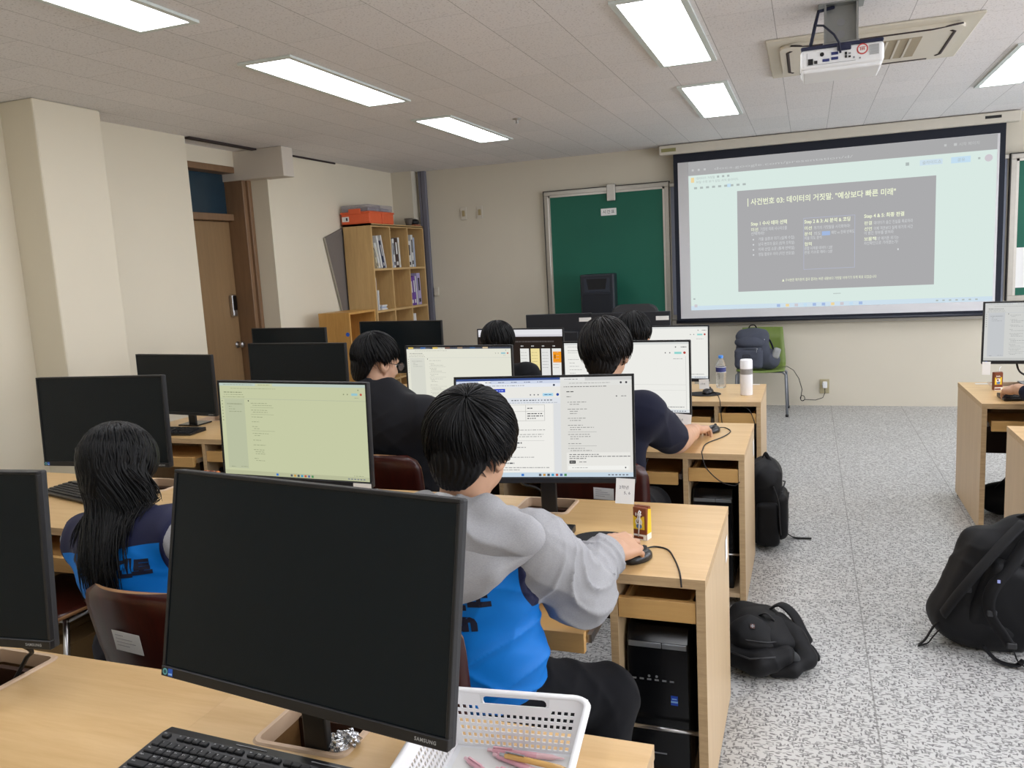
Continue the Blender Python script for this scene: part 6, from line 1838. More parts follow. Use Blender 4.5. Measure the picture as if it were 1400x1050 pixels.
def fabric(name, rgb, rough=0.85, melange=0.0, bumpn=0.25, scale=900):
    if name in MC: return MC[name]
    k = NT(name)
    c = lin(rgb)
    co = k.coords()
    f = k.noise(co, scale, 2)
    g = k.noise(co, 14, 3)
    if melange:
        f2 = k.noise(k.coords('Object', (1, 1, 3)), 240, 4, 0.7)
        k.base(k.ramp(f2, [(0.3, tuple(x * (1 - melange) for x in c[:3]) + (1,)), (0.68, tuple(min(1, x * (1 + melange)) for x in c[:3]) + (1,))]))
    else:
        k.base(k.mix(g, tuple(x * 0.9 for x in c[:3]) + (1,), tuple(min(1, x * 1.08) for x in c[:3]) + (1,)))
    k.b.inputs['Roughness'].default_value = rough
    k.b.inputs['Specular IOR Level'].default_value = 0.25
    k.b.inputs['Sheen Weight'].default_value = 0.03
    k.bump(f, bumpn, 0.001)
    MC[name] = k.m
    return k.m

def masked(name, ins, out, attr, thr=0.0, rough=0.6, third=None):
    """two (or three) cloth colours parted along a seam kept as a point attribute"""
    k = NT(name)
    a = k.n('ShaderNodeAttribute', attribute_name=attr)
    m = k.math('GREATER_THAN', a.outputs['Fac'], thr)
    col = k.mix(m, lin(ins), lin(out))
    if third is not None:
        a2 = k.n('ShaderNodeAttribute', attribute_name=third[0])
        col = k.mix(k.math('LESS_THAN', a2.outputs['Fac'], third[1]), col, lin(third[2]))
    k.base(col)
    k.b.inputs['Roughness'].default_value = rough
    k.b.inputs['Specular IOR Level'].default_value = 0.3
    k.bump(k.noise(k.coords(), 700, 2), 0.12, 0.001)
    return k.m

def ev(prims, P):
    """value of a union at points"""
    d = None
    for p in prims:
        q = pdist(p, P[:, 0], P[:, 1], P[:, 2])
        d = q if d is None else (smin(d, q, p['k']) if p['op'] == 'u' else -smin(-d, q, p['k']))
    return d

def body_mesh(t, J, hands=(), fore=(), res=0.0085):
    """skin: trunk and legs under the clothes, neck, head and bare arms, all in one mesh"""
    F = J['F']; c = np.array(J['head'])
    P = torso(J, 0.84)
    for s in 'LR':
        P += limb(J['sh' + s], J['el' + s], J['wr' + s], (0.042, 0.036, 0.026))
        P += limb(J['hip' + s], J['kn' + s], J['an' + s], (0.068, 0.048, 0.034), 0.03)
    nk = np.array(J['neck'])
    P += [rc(nk - npa(0, 0, 0.04), c + F @ npa(0, -0.02, -0.05), 0.052, 0.050, 0.03)]
    base = sdf_part(P, res)
    H = head_prims(c, F) + [rc(nk, c + F @ npa(0, -0.022, -0.045), 0.054, 0.051, 0.03)]
    hd = sdf_part(H, 0.0036)
    parts = [base, hd]
    for hp in hands: parts.append(sdf_part(hp, 0.0026, pad=0.012))
    me = np_mesh('body', parts)
    co = np.empty(len(me.vertices) * 3, np.float32); me.vertices.foreach_get('co', co)
    me.vertices.foreach_set('co', (co.reshape(-1, 3) - np.array(t.location[:], np.float32)).ravel()); me.update()
    me.materials.append(M_SKIN)
    o = link_mesh('body', me, t)
    # eyes
    b = MB()
    for s in (-1, 1):
        p = c + F @ npa(s * 0.032, 0.0725, 0.005) - np.array(t.location[:])
        b.ell(tuple(p), (0.0125, 0.0125, 0.0125), 14, 10, 0)
        p2 = c + F @ npa(s * 0.032, 0.0830, 0.0035) - np.array(t.location[:])
        b.ell(tuple(p2), (0.0055, 0.0035, 0.0055), 10, 8, 1)
    b.build('eyes', [plain('eye white', (226, 222, 216), 0.2, var=0), plain('dark iris', (24, 16, 12), 0.15, var=0)], o)
    return o

def joinparts(t, name, parts, mats, attr=None):
    me = np_mesh(name, parts, attr)
    co = np.empty(len(me.vertices) * 3, np.float32); me.vertices.foreach_get('co', co)
    me.vertices.foreach_set('co', (co.reshape(-1, 3) - np.array(t.location[:], np.float32)).ravel()); me.update()
    for m in mats: me.materials.append(m)
    return link_mesh(name, me, t)

def mb_world(t, b, name, mats, parent=None):
    bmesh.ops.translate(b.bm, verts=b.bm.verts[:], vec=-V(t.location))
    return b.build(name, mats, parent or t)

def locks_obj(t, cap, b, mat, name='hair', parent=None):
    """cap and locks as one hair mesh"""
    me = np_mesh('hair cap', [cap])
    bm = b.bm
    bm.from_mesh(me)
    bpy.data.meshes.remove(me)
    for f in bm.faces: f.smooth = True
    return mb_world(t, b, name, mat, parent)

def trousers(t, J, rgb=(12, 13, 18), name='black trousers', res=0.0085, wide=1.0):
    P = []
    for s in 'LR':
        P += limb(J['hip' + s], J['kn' + s], np.array(J['an' + s]) + npa(0, 0, 0.03), (0.098 * wide, 0.080 * wide, 0.068 * wide), 0.03)
    pv = np.array(J['pelvis'])
    P += [rc(J['hipL'], J['hipR'], 0.105, 0.105, 0.05), el(pv + npa(0, -0.01, 0.03), (0.18, 0.125, 0.12), None, 0.04)]
    m = fabric(name, rgb, 0.9)
    return sdf_obj('trousers', P, res, m, t, folds(0.006, 55, 5))
def shoes(t, J, rgb=(38, 38, 42)):
    for s in 'LR':
        a = np.array(J['an' + s]); fwd = nrm(npa(0.05 if s == 'R' else -0.05, 1, 0))
        P = [rc(npa(a[0], a[1], 0.040), npa(*(a + fwd * 0.14)[:2], 0.034), 0.040, 0.036, 0.02), rc(npa(a[0], a[1], 0.05), a + npa(0, 0, 0.0), 0.042, 0.040, 0.02),
             bx(npa(*(a + fwd * 0.06)[:2], -0.046), (0.3, 0.3, 0.05), None, 0.0, 0.003, 's')]
        sdf_obj('shoe', P, 0.006, plain('dark shoe leather %d' % rgb[0], rgb, 0.6), t)

def stand_at(J):
    return (float(J['pelvis'][0]), float(J['pelvis'][1]), 0.0)

# ------------------------------------------------------------------ the person in the grey hoodie
J = dict(pelvis=npa(-0.835, 1.775, 0.535), chest=npa(-0.785, 1.725, 0.90), neck=npa(-0.790, 1.725, 1.025), head=npa(-0.766, 1.755, 1.158), F=head_frame(-0.10, -0.30, 0.05),
         shL=npa(-0.955, 1.735, 0.950), shR=npa(-0.595, 1.715, 0.945), elL=npa(-1.05, 1.88, 0.72), elR=npa(-0.560, 1.915, 0.762), wrL=npa(-0.985, 2.09, 0.765), wrR=npa(-0.535, 2.150, 0.790),
         hipL=npa(-0.92, 1.79, 0.535), hipR=npa(-0.75, 1.78, 0.535), knL=npa(-1.02, 2.12, 0.47), knR=npa(-0.510, 1.985, 0.440), anL=npa(-1.02, 2.10, 0.09), anR=npa(-0.52, 1.89, 0.09))
t = thing('person', 'person in a grey hoodie and blue vest, hand on a mouse beside a drink carton', 'person', stand_at(J))
hdR = nrm(npa(0.36, 0.90, 0.0))
HR = hand_prims(J['wrR'] + npa(0.006, 0.004, 0.0), npa(0.46, 0.86, -0.10), npa(0.42, -0.22, 0.85), -1, (0.34, 0.50, 0.40), 0.9, 0.004, 1.08)
HL = hand_prims(J['wrL'], npa(0.1, 0.99, -0.1), npa(0, 0.1, 1), 1, (0.3, 0.4, 0.3))
body = body_mesh(t, J, (HR, HL))
# hoodie
M_GREY = fabric('grey melange sweatshirt', (158, 158, 161), 0.95, 0.12, 0.35, 700)
P = torso(J, 1.0, 0.014)
wc = J['wrR'] + (J['elR'] - J['wrR']) * 0.16
P += [rc(J['shR'], J['elR'], 0.080, 0.086, 0.04), rc(J['elR'], wc, 0.088, 0.056, 0.03), rc(wc, J['wrR'] + (J['elR'] - J['wrR']) * 0.06, 0.050, 0.043, 0.010),
      el(J['elR'] + npa(0.015, -0.03, -0.002), (0.084, 0.10, 0.064), None, 0.03), el(wc + npa(0.0, -0.03, -0.005), (0.064, 0.05, 0.056), None, 0.02),
      rc(J['shL'], J['elL'], 0.080, 0.084, 0.04), rc(J['elL'], J['wrL'], 0.082, 0.048, 0.03)]
hp = J['neck']
P += [el(hp + npa(0.0, 0.005, 0.05), (0.066, 0.068, 0.085), None, 0.015, 's')]
fo = folds(0.007, 50, 3)
def sleeve_post(D, X, Y, Z):
    D = fo(D, X, Y, Z)
    e = np.sqrt((X - J['elR'][0] - 0.02) ** 2 + (Y - J['elR'][1] + 0.02) ** 2 + (Z - J['elR'][2] - 0.14) ** 2)
    D = D - np.exp(-((e - 0.13) / 0.08) ** 2) * 0.012 * ((1 - np.abs(np.sin(e * 58 + 1.2 * np.sin(X * 30)))) ** 2 - 0.25)
    w = (X - J['wrR'][0]) * 0.1 + (Y - J['wrR'][1]) * 0.95
    m = np.exp(-((w + 0.075) / 0.05) ** 2) * (X > -0.72)
    return D - m * 0.009 * ((1 - np.abs(np.sin(w * 85 + X * 30 + Z * 25))) ** 2 - 0.25)
hoodie = sdf_obj('hoodie', P, 0.0055, M_GREY, t, sleeve_post)
# the hood: a wide soft pouch that lies down the back and ends in a rounded point
def H_(x, y, z): return npa(x, y, z)
neckcut = el(hp + npa(0.0, 0.01, 0.055), (0.062, 0.064, 0.10), None, 0.02, 's')
# lower layer: the outside of the hood, a V that ends between the shoulder blades
P = [el(H_(-0.775, 1.640, 0.975), (0.165, 0.055, 0.085), rotm_(-0.25), 0.03), el(H_(-0.775, 1.600, 0.930), (0.125, 0.040, 0.085), rotm_(-0.12), 0.03),
     rc(H_(-0.585, 1.655, 0.975), H_(-0.665, 1.598, 0.922), 0.022, 0.022, 0.015), rc(H_(-0.665, 1.598, 0.922), H_(-0.775, 1.570, 0.862), 0.022, 0.024, 0.02),
     rc(H_(-0.965, 1.655, 0.975), H_(-0.885, 1.598, 0.922), 0.022, 0.022, 0.015), rc(H_(-0.885, 1.598, 0.922), H_(-0.775, 1.570, 0.862), 0.022, 0.024, 0.02), neckcut]
lower = sdf_part(P, 0.0050, folds(0.003, 50, 14))
# upper layer: the rolled opening of the hood, folded over the lower one
P = [rc(H_(-0.695, 1.668, 1.044), H_(-0.600, 1.650, 1.000), 0.036, 0.040, 0.02), rc(H_(-0.600, 1.650, 1.000), H_(-0.580, 1.690, 0.975), 0.040, 0.036, 0.02),
     rc(H_(-0.850, 1.668, 1.044), H_(-0.950, 1.650, 1.000), 0.036, 0.040, 0.02), rc(H_(-0.950, 1.650, 1.000), H_(-0.97, 1.70, 0.975), 0.040, 0.034, 0.02),
     rc(H_(-0.695, 1.668, 1.044), H_(-0.685, 1.80, 0.985), 0.034, 0.024, 0.02), rc(H_(-0.850, 1.668, 1.044), H_(-0.860, 1.80, 0.985), 0.034, 0.024, 0.02),
     el(H_(-0.775, 1.625, 0.985), (0.180, 0.052, 0.052), rotm_(-0.35), 0.03), rc(H_(-0.690, 1.655, 1.040), H_(-0.860, 1.655, 1.040), 0.034, 0.034, 0.02),
     neckcut]
f2 = folds(0.004, 58, 13)
def hood_post(D, X, Y, Z):
    D = f2(D, X, Y, Z)
    u = X + 0.775
    return D - 0.012 * ((1 - np.abs(np.sin((u * 1.0 + (Z - 1.0) * 0.8) * 27 + 0.9 * np.sin(X * 24)))) ** 2 - 0.2) * np.exp(-((Z - 1.02) / 0.05) ** 2)
upper = sdf_part(P, 0.0046, hood_post)
joinparts(t, 'hood', [lower, upper], [M_GREY])
b = MB()
n0 = [hp + npa(0.054 * cos(a), 0.008 + 0.056 * sin(a), 0.026 - 0.020 * sin(a)) for a in np.linspace(0, 2 * pi, 25)]
b.tube([tuple(p) for p in n0], 0.010, 8, cap=False)
mb_world(t, b, 'shirt_collar', plain('white shirt collar', (226, 228, 232), 0.8), t)
# vest over the hoodie, under the hood
VB = torso(J, 1.0, 0.027) + [el(npa(-0.80, 1.735, 0.655), (0.205, 0.142, 0.17), None, 0.05)]
def armhole(J, s, r=(0.085, 0.16, 0.150)):
    sh = np.array(J['sh' + s]); sg = 1 if s == 'R' else -1
    return el(sh + npa(sg * 0.075, 0.02, -0.03), r, None, 0.004, 's')
AR, AL = armhole(J, 'R', (0.100, 0.17, 0.155)), armhole(J, 'L', (0.100, 0.17, 0.155))
nkh = el(J['neck'] + npa(0, 0.03, 0.05), (0.135, 0.15, 0.10), None, 0.004, 's')
hem = bx(npa(-0.83, 1.7, 0.40), (0.6, 0.6, 0.155), None, 0.0, 0.004, 's')
pcs = VB + [AR, AL, nkh, hem, bx(npa(-0.8, 1.7, 1.25), (0.6, 0.6, 0.29), None, 0.0, 0.004, 's')]
fv = folds(0.005, 48, 9)
def vest_post(D, X, Y, Z):
    low = np.clip((0.84 - Z) / 0.12, 0, 1)
    def ridge(u): return (1 - np.abs(np.sin(u))) ** 2.2 - 0.2
    w = 0.02 * np.sin(X * 14 + 1.0) + 0.012 * np.sin(Z * 26)
    g = 0.010 * ridge((Z - 0.50 * (X + 0.70) + w) * 26 + 0.6) + 0.008 * ridge((Z + 0.55 * (X + 0.66) - w) * 31 + 2.0) * np.clip((0.72 - Z) / 0.1, 0, 1)
    return fv(D, X, Y, Z) - low * g
def arm_attr(v): return np.minimum(pdist(AR, v[:, 0], v[:, 1], v[:, 2]), pdist(AL, v[:, 0], v[:, 1], v[:, 2]))
M_VEST = masked('blue vest with navy binding', (22, 26, 60), (0, 114, 202), 'binding', 0.013, 0.55)
vest = sdf_obj('vest', pcs, 0.0045, M_VEST, t, vest_post, {'binding': arm_attr})
def print_on(t, target, body, size, x, y, z, parent, mat, depth=0.004, bold=0.004, spacing=1.05, rotz=0.0, wide=1.0):
    """lettering laid onto a garment seen from behind (from -y)"""
    vs, fs = text_geo(body, size, 'LEFT', spacing, bold)
    bm = bmesh.new()
    vv = [bm.verts.new((v[0] * wide, v[1], 0)) for v in vs]
    for f in fs:
        try: bm.faces.new([vv[i] for i in f])
        except ValueError: pass
    for _ in range(3):
        es = [e for e in bm.edges if e.calc_length() > 0.010]
        if not es: break
        bmesh.ops.subdivide_edges(bm, edges=es, cuts=1, use_grid_fill=False)
        bmesh.ops.triangulate(bm, faces=bm.faces[:])
    me = target.data
    tree = BVHTree.FromPolygons([V(v.co) + target.parent.location for v in me.vertices], [tuple(p.vertices) for p in me.polygons])
    for v in bm.verts:
        px = x + v.co.x * cos(rotz) - v.co.y * sin(rotz); pz = z + v.co.x * sin(rotz) + v.co.y * cos(rotz)
        hit = tree.ray_cast(V((px, y, pz)), V((0, 1, 0)))
        v.co = (hit[0] + hit[1] * 0.0016 if hit[0] is not None else V((px, y + 0.1, pz))) - V(t.location)
    m2 = bpy.data.meshes.new('lettering'); bm.to_mesh(m2); bm.free(); m2.materials.append(mat)
    return link_mesh('lettering', m2, parent)
M_PRINT = plain('dark navy print', (20, 22, 44), 0.7, var=0)
print_on(t, vest, '멘토', 0.092, -0.782, 1.2, 0.838, vest, M_PRINT, wide=0.62)
print_on(t, vest, 'an', 0.066, -0.775, 1.2, 0.780, vest, M_PRINT, rotz=-0.03)
trousers(t, J)
shoes(t, J)
hc, hF = J['head'], J['F']
Rh = npa(0.103, 0.118, 0.112); Ch = npa(0, -0.014, 0.046)
low = short_low(0.04, -0.010, -0.100)
cap = hair_cap(hc, hF, Rh, Ch, low, 0.0036)
lk = hair_locks(hc, hF, npa(0.24, -0.70, 0.66), Rh, Ch, 2000, low, (0.0022, 0.0044), 5, 0.007)
locks_obj(t, cap, lk, M_HAIR, 'hair', body)

# ------------------------------------------------------------------ the person in the navy and blue vest
J = dict(pelvis=npa(-1.82, 1.76, 0.52), chest=npa(-1.840, 1.74, 0.825), neck=npa(-1.880, 1.755, 0.945), head=npa(-1.905, 1.785, 1.065), F=head_frame(0.05, -0.42, -0.10),
         shL=npa(-2.035, 1.76, 0.850), shR=npa(-1.665, 1.73, 0.905), elL=npa(-2.13, 1.93, 0.68), elR=npa(-1.62, 1.90, 0.70), wrL=npa(-1.96, 2.10, 0.69), wrR=npa(-1.66, 2.10, 0.70),
         hipL=npa(-1.88, 1.76, 0.52), hipR=npa(-1.72, 1.76, 0.52), knL=npa(-1.93, 2.12, 0.47), knR=npa(-1.70, 2.12, 0.47), anL=npa(-1.94, 2.16, 0.09), anR=npa(-1.70, 2.16, 0.09))
t = thing('person', 'person in a navy and blue vest on the left, before a switched-off monitor', 'person', stand_at(J))
HR = hand_prims(J['wrR'], npa(-0.3, 0.9, -0.2), npa(0, 0.2, 1), -1); HL = hand_prims(J['wrL'], npa(0.3, 0.9, -0.2), npa(0, 0.2, 1), 1)
body = body_mesh(t, J, (HR, HL))
P = torso(J, 0.93, 0.012)
for s in 'LR': P += limb(J['sh' + s], J['el' + s], J['wr' + s], (0.070, 0.066, 0.045), 0.03)
sdf_obj('sweatshirt', P, 0.0065, M_GREY, t, folds(0.004, 55, 8))
VB = torso(J, 0.95, 0.026)
AR, AL = armhole(J, 'R', (0.075, 0.15, 0.115)), armhole(J, 'L', (0.060, 0.15, 0.110))
nkh = el(J['neck'] + npa(0, 0.03, 0.04), (0.09, 0.11, 0.065), None, 0.004, 's')
hem = bx(npa(-1.88, 1.7, 0.50), (0.6, 0.6, 0.225), None, 0.0, 0.004, 's')
def arm_attr(v): return np.minimum(pdist(AR, v[:, 0], v[:, 1], v[:, 2]), pdist(AL, v[:, 0], v[:, 1], v[:, 2]))
def yoke(v): return 0.868 + 0.012 * np.sin((v[:, 0] + 1.88) * 6) + (v[:, 0] + 1.88) * 0.12 - v[:, 2]
M_VEST2 = masked('blue vest with navy yoke', (28, 31, 62), (0, 114, 202), 'yoke', 0.0, 0.6, ('binding', 0.012, (22, 26, 60)))
vest2 = sdf_obj('vest', VB + [AR, AL, nkh, hem], 0.0048, M_VEST2, t, folds(0.005, 48, 19), {'binding': arm_attr, 'yoke': yoke})
print_on(t, vest2, '멘토', 0.049, -1.782, 1.2, 0.816, vest2, M_PRINT, rotz=0.05)
print_on(t, vest2, '시', 0.047, -1.985, 1.2, 0.822, vest2, M_PRINT, rotz=-0.12)
trousers(t, J, (36, 36, 44), 'dark grey trousers'); shoes(t, J, (180, 178, 174))
hc, hF = J['head'], J['F']
Rh = npa(0.100, 0.116, 0.104); Ch = npa(0, -0.012, 0.032)
low = [(-1, -0.10), (0.2, -0.09), (0.7, 0.03), (1, 0.03)]
cap = hair_cap(hc, hF, Rh, Ch, low, 0.004)
b = hair_locks(hc, hF, npa(-0.12, -0.15, 0.98), Rh, Ch, 500, low, (0.0025, 0.0045), 15, 0.004, 0.01, 0.0)
rg = random.Random(4)
vt = vest2.data
tree = BVHTree.FromPolygons([V(v.co) + V(t.location) for v in vt.vertices], [tuple(p.vertices) for p in vt.polygons])
part0 = npa(-0.015, 0, 0)
for i in range(820):
    az = rg.gauss(0, 1.0)
    az = max(-1.7, min(1.6, az))            # 0 = straight back, +-1.57 = over the ears
    lay = rg.random()
    # over the skull in head space
    pts = []
    sx_s = 1 if az > 0 else -1
    yst = rg.uniform(-0.055, 0.055)
    p0 = npa(-0.015, yst, 0)
    dr0 = nrm(npa(p0[0], yst, 0.10))
    dr1 = nrm(npa(sin(az), -cos(az), -0.35))
    for s in range(6):
        u = s / 5
        d_ = nrm(dr0 * (1 - u) + dr1 * u + npa(0, 0, 0.55 * sin(pi * u) * 0.6))
        pts.append(hc + hF @ (Ch + d_ * Rh * (1.0 + 0.06 * lay)))
    # hanging part in world space
    a = pts[-1]
    ln = (0.34 if abs(az) < 0.9 else 0.20) * rg.uniform(0.35, 1.15)
    if abs(az) > 1.0: ln = rg.uniform(0.06, 0.19)
    tx = (hc[0] + 0.075 + (a[0] - hc[0]) * 0.84 if abs(az) < 1.15 else a[0] + 0.03) + rg.uniform(-0.02, 0.02)
    x, y, z = a
    m = 9
    wav = rg.uniform(-0.012, 0.012)
    for s in range(1, m + 1):
        u = s / m
        zz = z - ln * u
        xx = x + (tx - x) * (u * u * (3 - 2 * u)) + wav * sin(u * 5 + i) * u
        yy = y + 0.0
        hit = tree.ray_cast(V((xx, 1.0, zz)), V((0, 1, 0)))
        if hit[0] is not None: yy = min(yy, hit[0].y - 0.006 - 0.016 * lay)
        if u > 0.0: yy = yy if s == 1 else min(yy, pts[-1][1] + 0.02)
        pts.append(npa(xx, yy, zz))
    w = rg.uniform(0.0018, 0.0042)
    k_ = len(pts)
    rad = [w * (0.6 + 0.4 * min(1, q / 3)) * (1 - 0.8 * max(0, (q / (k_ - 1) - 0.5) / 0.5) ** 1.2) for q in range(k_)]
    b.tube([tuple(p) for p in pts], rad, 5, flat=0.5)
locks_obj(t, cap, b, M_HAIR, 'long_hair', body)

# ------------------------------------------------------------------ the person in the black jacket with glasses
J = dict(pelvis=npa(-1.745, 3.22, 0.535), chest=npa(-1.735, 3.14, 0.93), neck=npa(-1.80, 3.17, 1.05), head=npa(-1.838, 3.215, 1.195), F=head_frame(-0.52, -0.28, 0.06),
         shL=npa(-1.90, 3.18, 0.955), shR=npa(-1.575, 3.13, 0.965), elL=npa(-1.96, 3.36, 0.75), elR=npa(-1.545, 3.35, 0.72), wrL=npa(-1.86, 3.58, 0.765), wrR=npa(-1.60, 3.58, 0.765),
         hipL=npa(-1.83, 3.24, 0.535), hipR=npa(-1.66, 3.24, 0.535), knL=npa(-1.86, 3.62, 0.47), knR=npa(-1.64, 3.62, 0.47), anL=npa(-1.86, 3.64, 0.09), anR=npa(-1.64, 3.64, 0.09))
t = thing('person', 'person in a black hooded jacket and glasses, sitting turned to the right', 'person', stand_at(J))
HR = hand_prims(J['wrR'], npa(-0.1, 0.98, -0.05), npa(0, 0.1, 1), -1); HL = hand_prims(J['wrL'], npa(0.1, 0.98, -0.05), npa(0, 0.1, 1), 1)
body = body_mesh(t, J, (HR, HL))
M_JKT = fabric('black jacket cloth', (17, 18, 24), 0.75)
P = torso(J, 1.02, 0.022)
for s in 'LR': P += [rc(J['sh' + s], J['el' + s], 0.086, 0.078, 0.04), rc(J['el' + s], J['wr' + s], 0.076, 0.050, 0.03)]
hp = J['neck']
P += [el(hp + npa(0.01, -0.065, -0.010), (0.130, 0.060, 0.080), None, 0.03), el(hp + npa(0.01, -0.095, -0.085), (0.12, 0.04, 0.08), None, 0.03), rc(hp + npa(0.06, -0.03, 0.045), hp + npa(0.10, 0.07, -0.02), 0.035, 0.028, 0.02), rc(hp + npa(-0.06, -0.03, 0.045), hp + npa(-0.09, 0.07, -0.03), 0.035, 0.028, 0.02),
      el(hp + npa(0.0, 0.005, 0.055), (0.064, 0.066, 0.08), None, 0.012, 's')]
P = [dict(p, k=max(p['k'], 0.06)) if p['op'] == 'u' else p for p in P]
sdf_obj('jacket', P, 0.0065, M_JKT, t, folds(0.0045, 62, 23))
trousers(t, J); shoes(t, J)
hc, hF = J['head'], J['F']
Rh = npa(0.090, 0.108, 0.100); Ch = npa(0, -0.016, 0.034)
low = short_low(0.05, 0.006, -0.100)
cap = hair_cap(hc, hF, Rh, Ch, low, 0.004)
lk = hair_locks(hc, hF, npa(0.1, -0.40, 0.90), Rh, Ch, 1300, low, (0.0024, 0.0048), 25, 0.008)
locks_obj(t, cap, lk, M_HAIR, 'hair', body)
b = MB()
def q_(x, y, z): return tuple(hc + hF @ npa(x, y, z))
for s in (-1, 1):
    ring = [q_(s * 0.033 + 0.024 * cos(a), 0.112, 0.004 + 0.019 * sin(a)) for a in np.linspace(0, 2 * pi, 21)]
    b.tube(ring, 0.0016, 6, cap=False)
    b.tube([q_(s * 0.057, 0.110, 0.008), q_(s * 0.076, 0.09, 0.010), q_(s * 0.084, 0.01, 0.010), q_(s * 0.083, -0.012, 0.0)], 0.0016, 6)
b.tube([q_(-0.009, 0.112, 0.008), q_(0, 0.114, 0.011), q_(0.009, 0.112, 0.008)], 0.0014, 6)
g = mb_world(t, b, 'glasses', plain('dark spectacle frame', (34, 34, 40), 0.3, 0.4))
b = MB()
for s in (-1, 1):
    ring = [V(q_(s * 0.033 + 0.0235 * cos(a), 0.112, 0.004 + 0.0185 * sin(a))) - V(t.location) for a in np.linspace(0, 2 * pi, 20, endpoint=False)]
    b.bm.faces.new([b.bm.verts.new(p) for p in ring])
LG = NT('clear lens'); LG.base((0.95, 0.97, 1, 1)); LG.b.inputs['Roughness'].default_value = 0.03; LG.b.inputs['Alpha'].default_value = 0.3
b.build('lens', LG.m, g)

# ------------------------------------------------------------------ the man in the navy T-shirt
J = dict(pelvis=npa(-0.80, 3.20, 0.545), chest=npa(-0.785, 3.12, 0.955), neck=npa(-0.775, 3.14, 1.075), head=npa(-0.768, 3.185, 1.222), F=head_frame(-0.04, -0.20, 0.0),
         shL=npa(-0.97, 3.15, 0.985), shR=npa(-0.615, 3.13, 0.995), elL=npa(-1.03, 3.34, 0.75), elR=npa(-0.545, 3.505, 0.795), wrL=npa(-0.97, 3.58, 0.765), wrR=npa(-0.515, 3.86, 0.775),
         hipL=npa(-0.885, 3.22, 0.545), hipR=npa(-0.715, 3.22, 0.545), knL=npa(-0.93, 3.62, 0.47), knR=npa(-0.68, 3.62, 0.47), anL=npa(-0.93, 3.64, 0.09), anR=npa(-0.68, 3.64, 0.09))
t = thing('person', 'person in a navy T-shirt with a bare forearm on the third row desk', 'person', stand_at(J))
hd = npa(0.30, 0.95, -0.10)
HR = [rc(J['shR'], J['elR'], 0.050, 0.043, 0.03), rc(J['elR'], J['wrR'] - npa(0.006, 0.07, 0), 0.051, 0.039, 0.02), rc(J['elR'] + npa(0, 0.05, 0), J['elR'] + npa(0.012, 0.14, 0), 0.050, 0.045, 0.03), rc(J['wrR'] - npa(0.006, 0.07, 0), J['wrR'], 0.034, 0.027, 0.02)] + hand_prims(J['wrR'], hd, npa(0, 0.12, 1), -1, (0.30, 0.55, 0.4), 0.8, 0.002, 1.04)
HL = hand_prims(J['wrL'], npa(0.1, 0.98, -0.05), npa(0, 0.1, 1), 1)
body = body_mesh(t, J, (HR, HL))
M_NAVY = fabric('navy T-shirt cloth', (14, 17, 38), 0.85)
P = torso(J, 1.03, 0.020)
el_s = J['shR'] + (J['elR'] - J['shR']) * 0.78
el_l = J['shL'] + (J['elL'] - J['shL']) * 0.8
P += [rc(J['shR'], el_s, 0.088, 0.080, 0.04), rc(J['shL'], el_l, 0.088, 0.08, 0.04), el(J['neck'] + npa(0, 0.01, 0.045), (0.070, 0.072, 0.06), None, 0.01, 's'),
      rc(J['elR'] + (J['elR'] - J['shR']) * 0.02, J['elR'] + (J['elR'] - J['shR']) * 0.6, 0.075, 0.09, 0.01, 's')]
sdf_obj('t_shirt', P, 0.0065, M_NAVY, t, folds(0.005, 46, 33))
trousers(t, J); shoes(t, J)
hc, hF = J['head'], J['F']
Rh = npa(0.094, 0.112, 0.106); Ch = npa(0, -0.012, 0.034)
low = short_low(0.05, -0.008, -0.104)
cap = hair_cap(hc, hF, Rh, Ch, low, 0.004)
lk = hair_locks(hc, hF, npa(-0.05, -0.30, 0.95), Rh, Ch, 1500, low, (0.0026, 0.0055), 35, 0.016, 0.022, 0.3)
locks_obj(t, cap, lk, M_HAIRB, 'hair', body)

# ------------------------------------------------------------------ two people in the back row and one at the right edge
def simple(label, J, cloth, hair, pole, R, seed, low, hands=True, sleeves=(0.08, 0.07, 0.048), hr=None):
    t = thing('person', label, 'person', stand_at(J))
    HRr = hr or hand_prims(J['wrR'], npa(0, 0.99, -0.08), npa(0, 0.1, 1), -1)
    HL = J.get('HL') or hand_prims(J['wrL'], npa(0, 0.99, -0.08), npa(0, 0.1, 1), 1)
    body = body_mesh(t, J, (HRr, HL), res=0.010)
    P = torso(J, 1.02, 0.02)
    for s in 'LR': P += [rc(J['sh' + s], J['el' + s], sleeves[0], sleeves[1], 0.04), rc(J['el' + s], J['wr' + s] - nrm(J['wr' + s] - J['el' + s]) * J.get('cuff', 0.0), sleeves[1], sleeves[2], 0.03)]
    P.append(el(J['neck'] + npa(0, 0.01, 0.05), (0.068, 0.07, 0.06), None, 0.01, 's'))
    sdf_obj('shirt', P, 0.008, cloth, t, folds(0.006, 46, seed))
    trousers(t, J, res=0.011); shoes(t, J)
    cap = hair_cap(J['head'], J['F'], R, npa(0, -0.012, 0.033), low, 0.005)
    lk = hair_locks(J['head'], J['F'], pole, R, npa(0, -0.012, 0.033), 700, low, (0.003, 0.006), seed, 0.008)
    locks_obj(t, cap, lk, hair, 'hair', body)
    return t
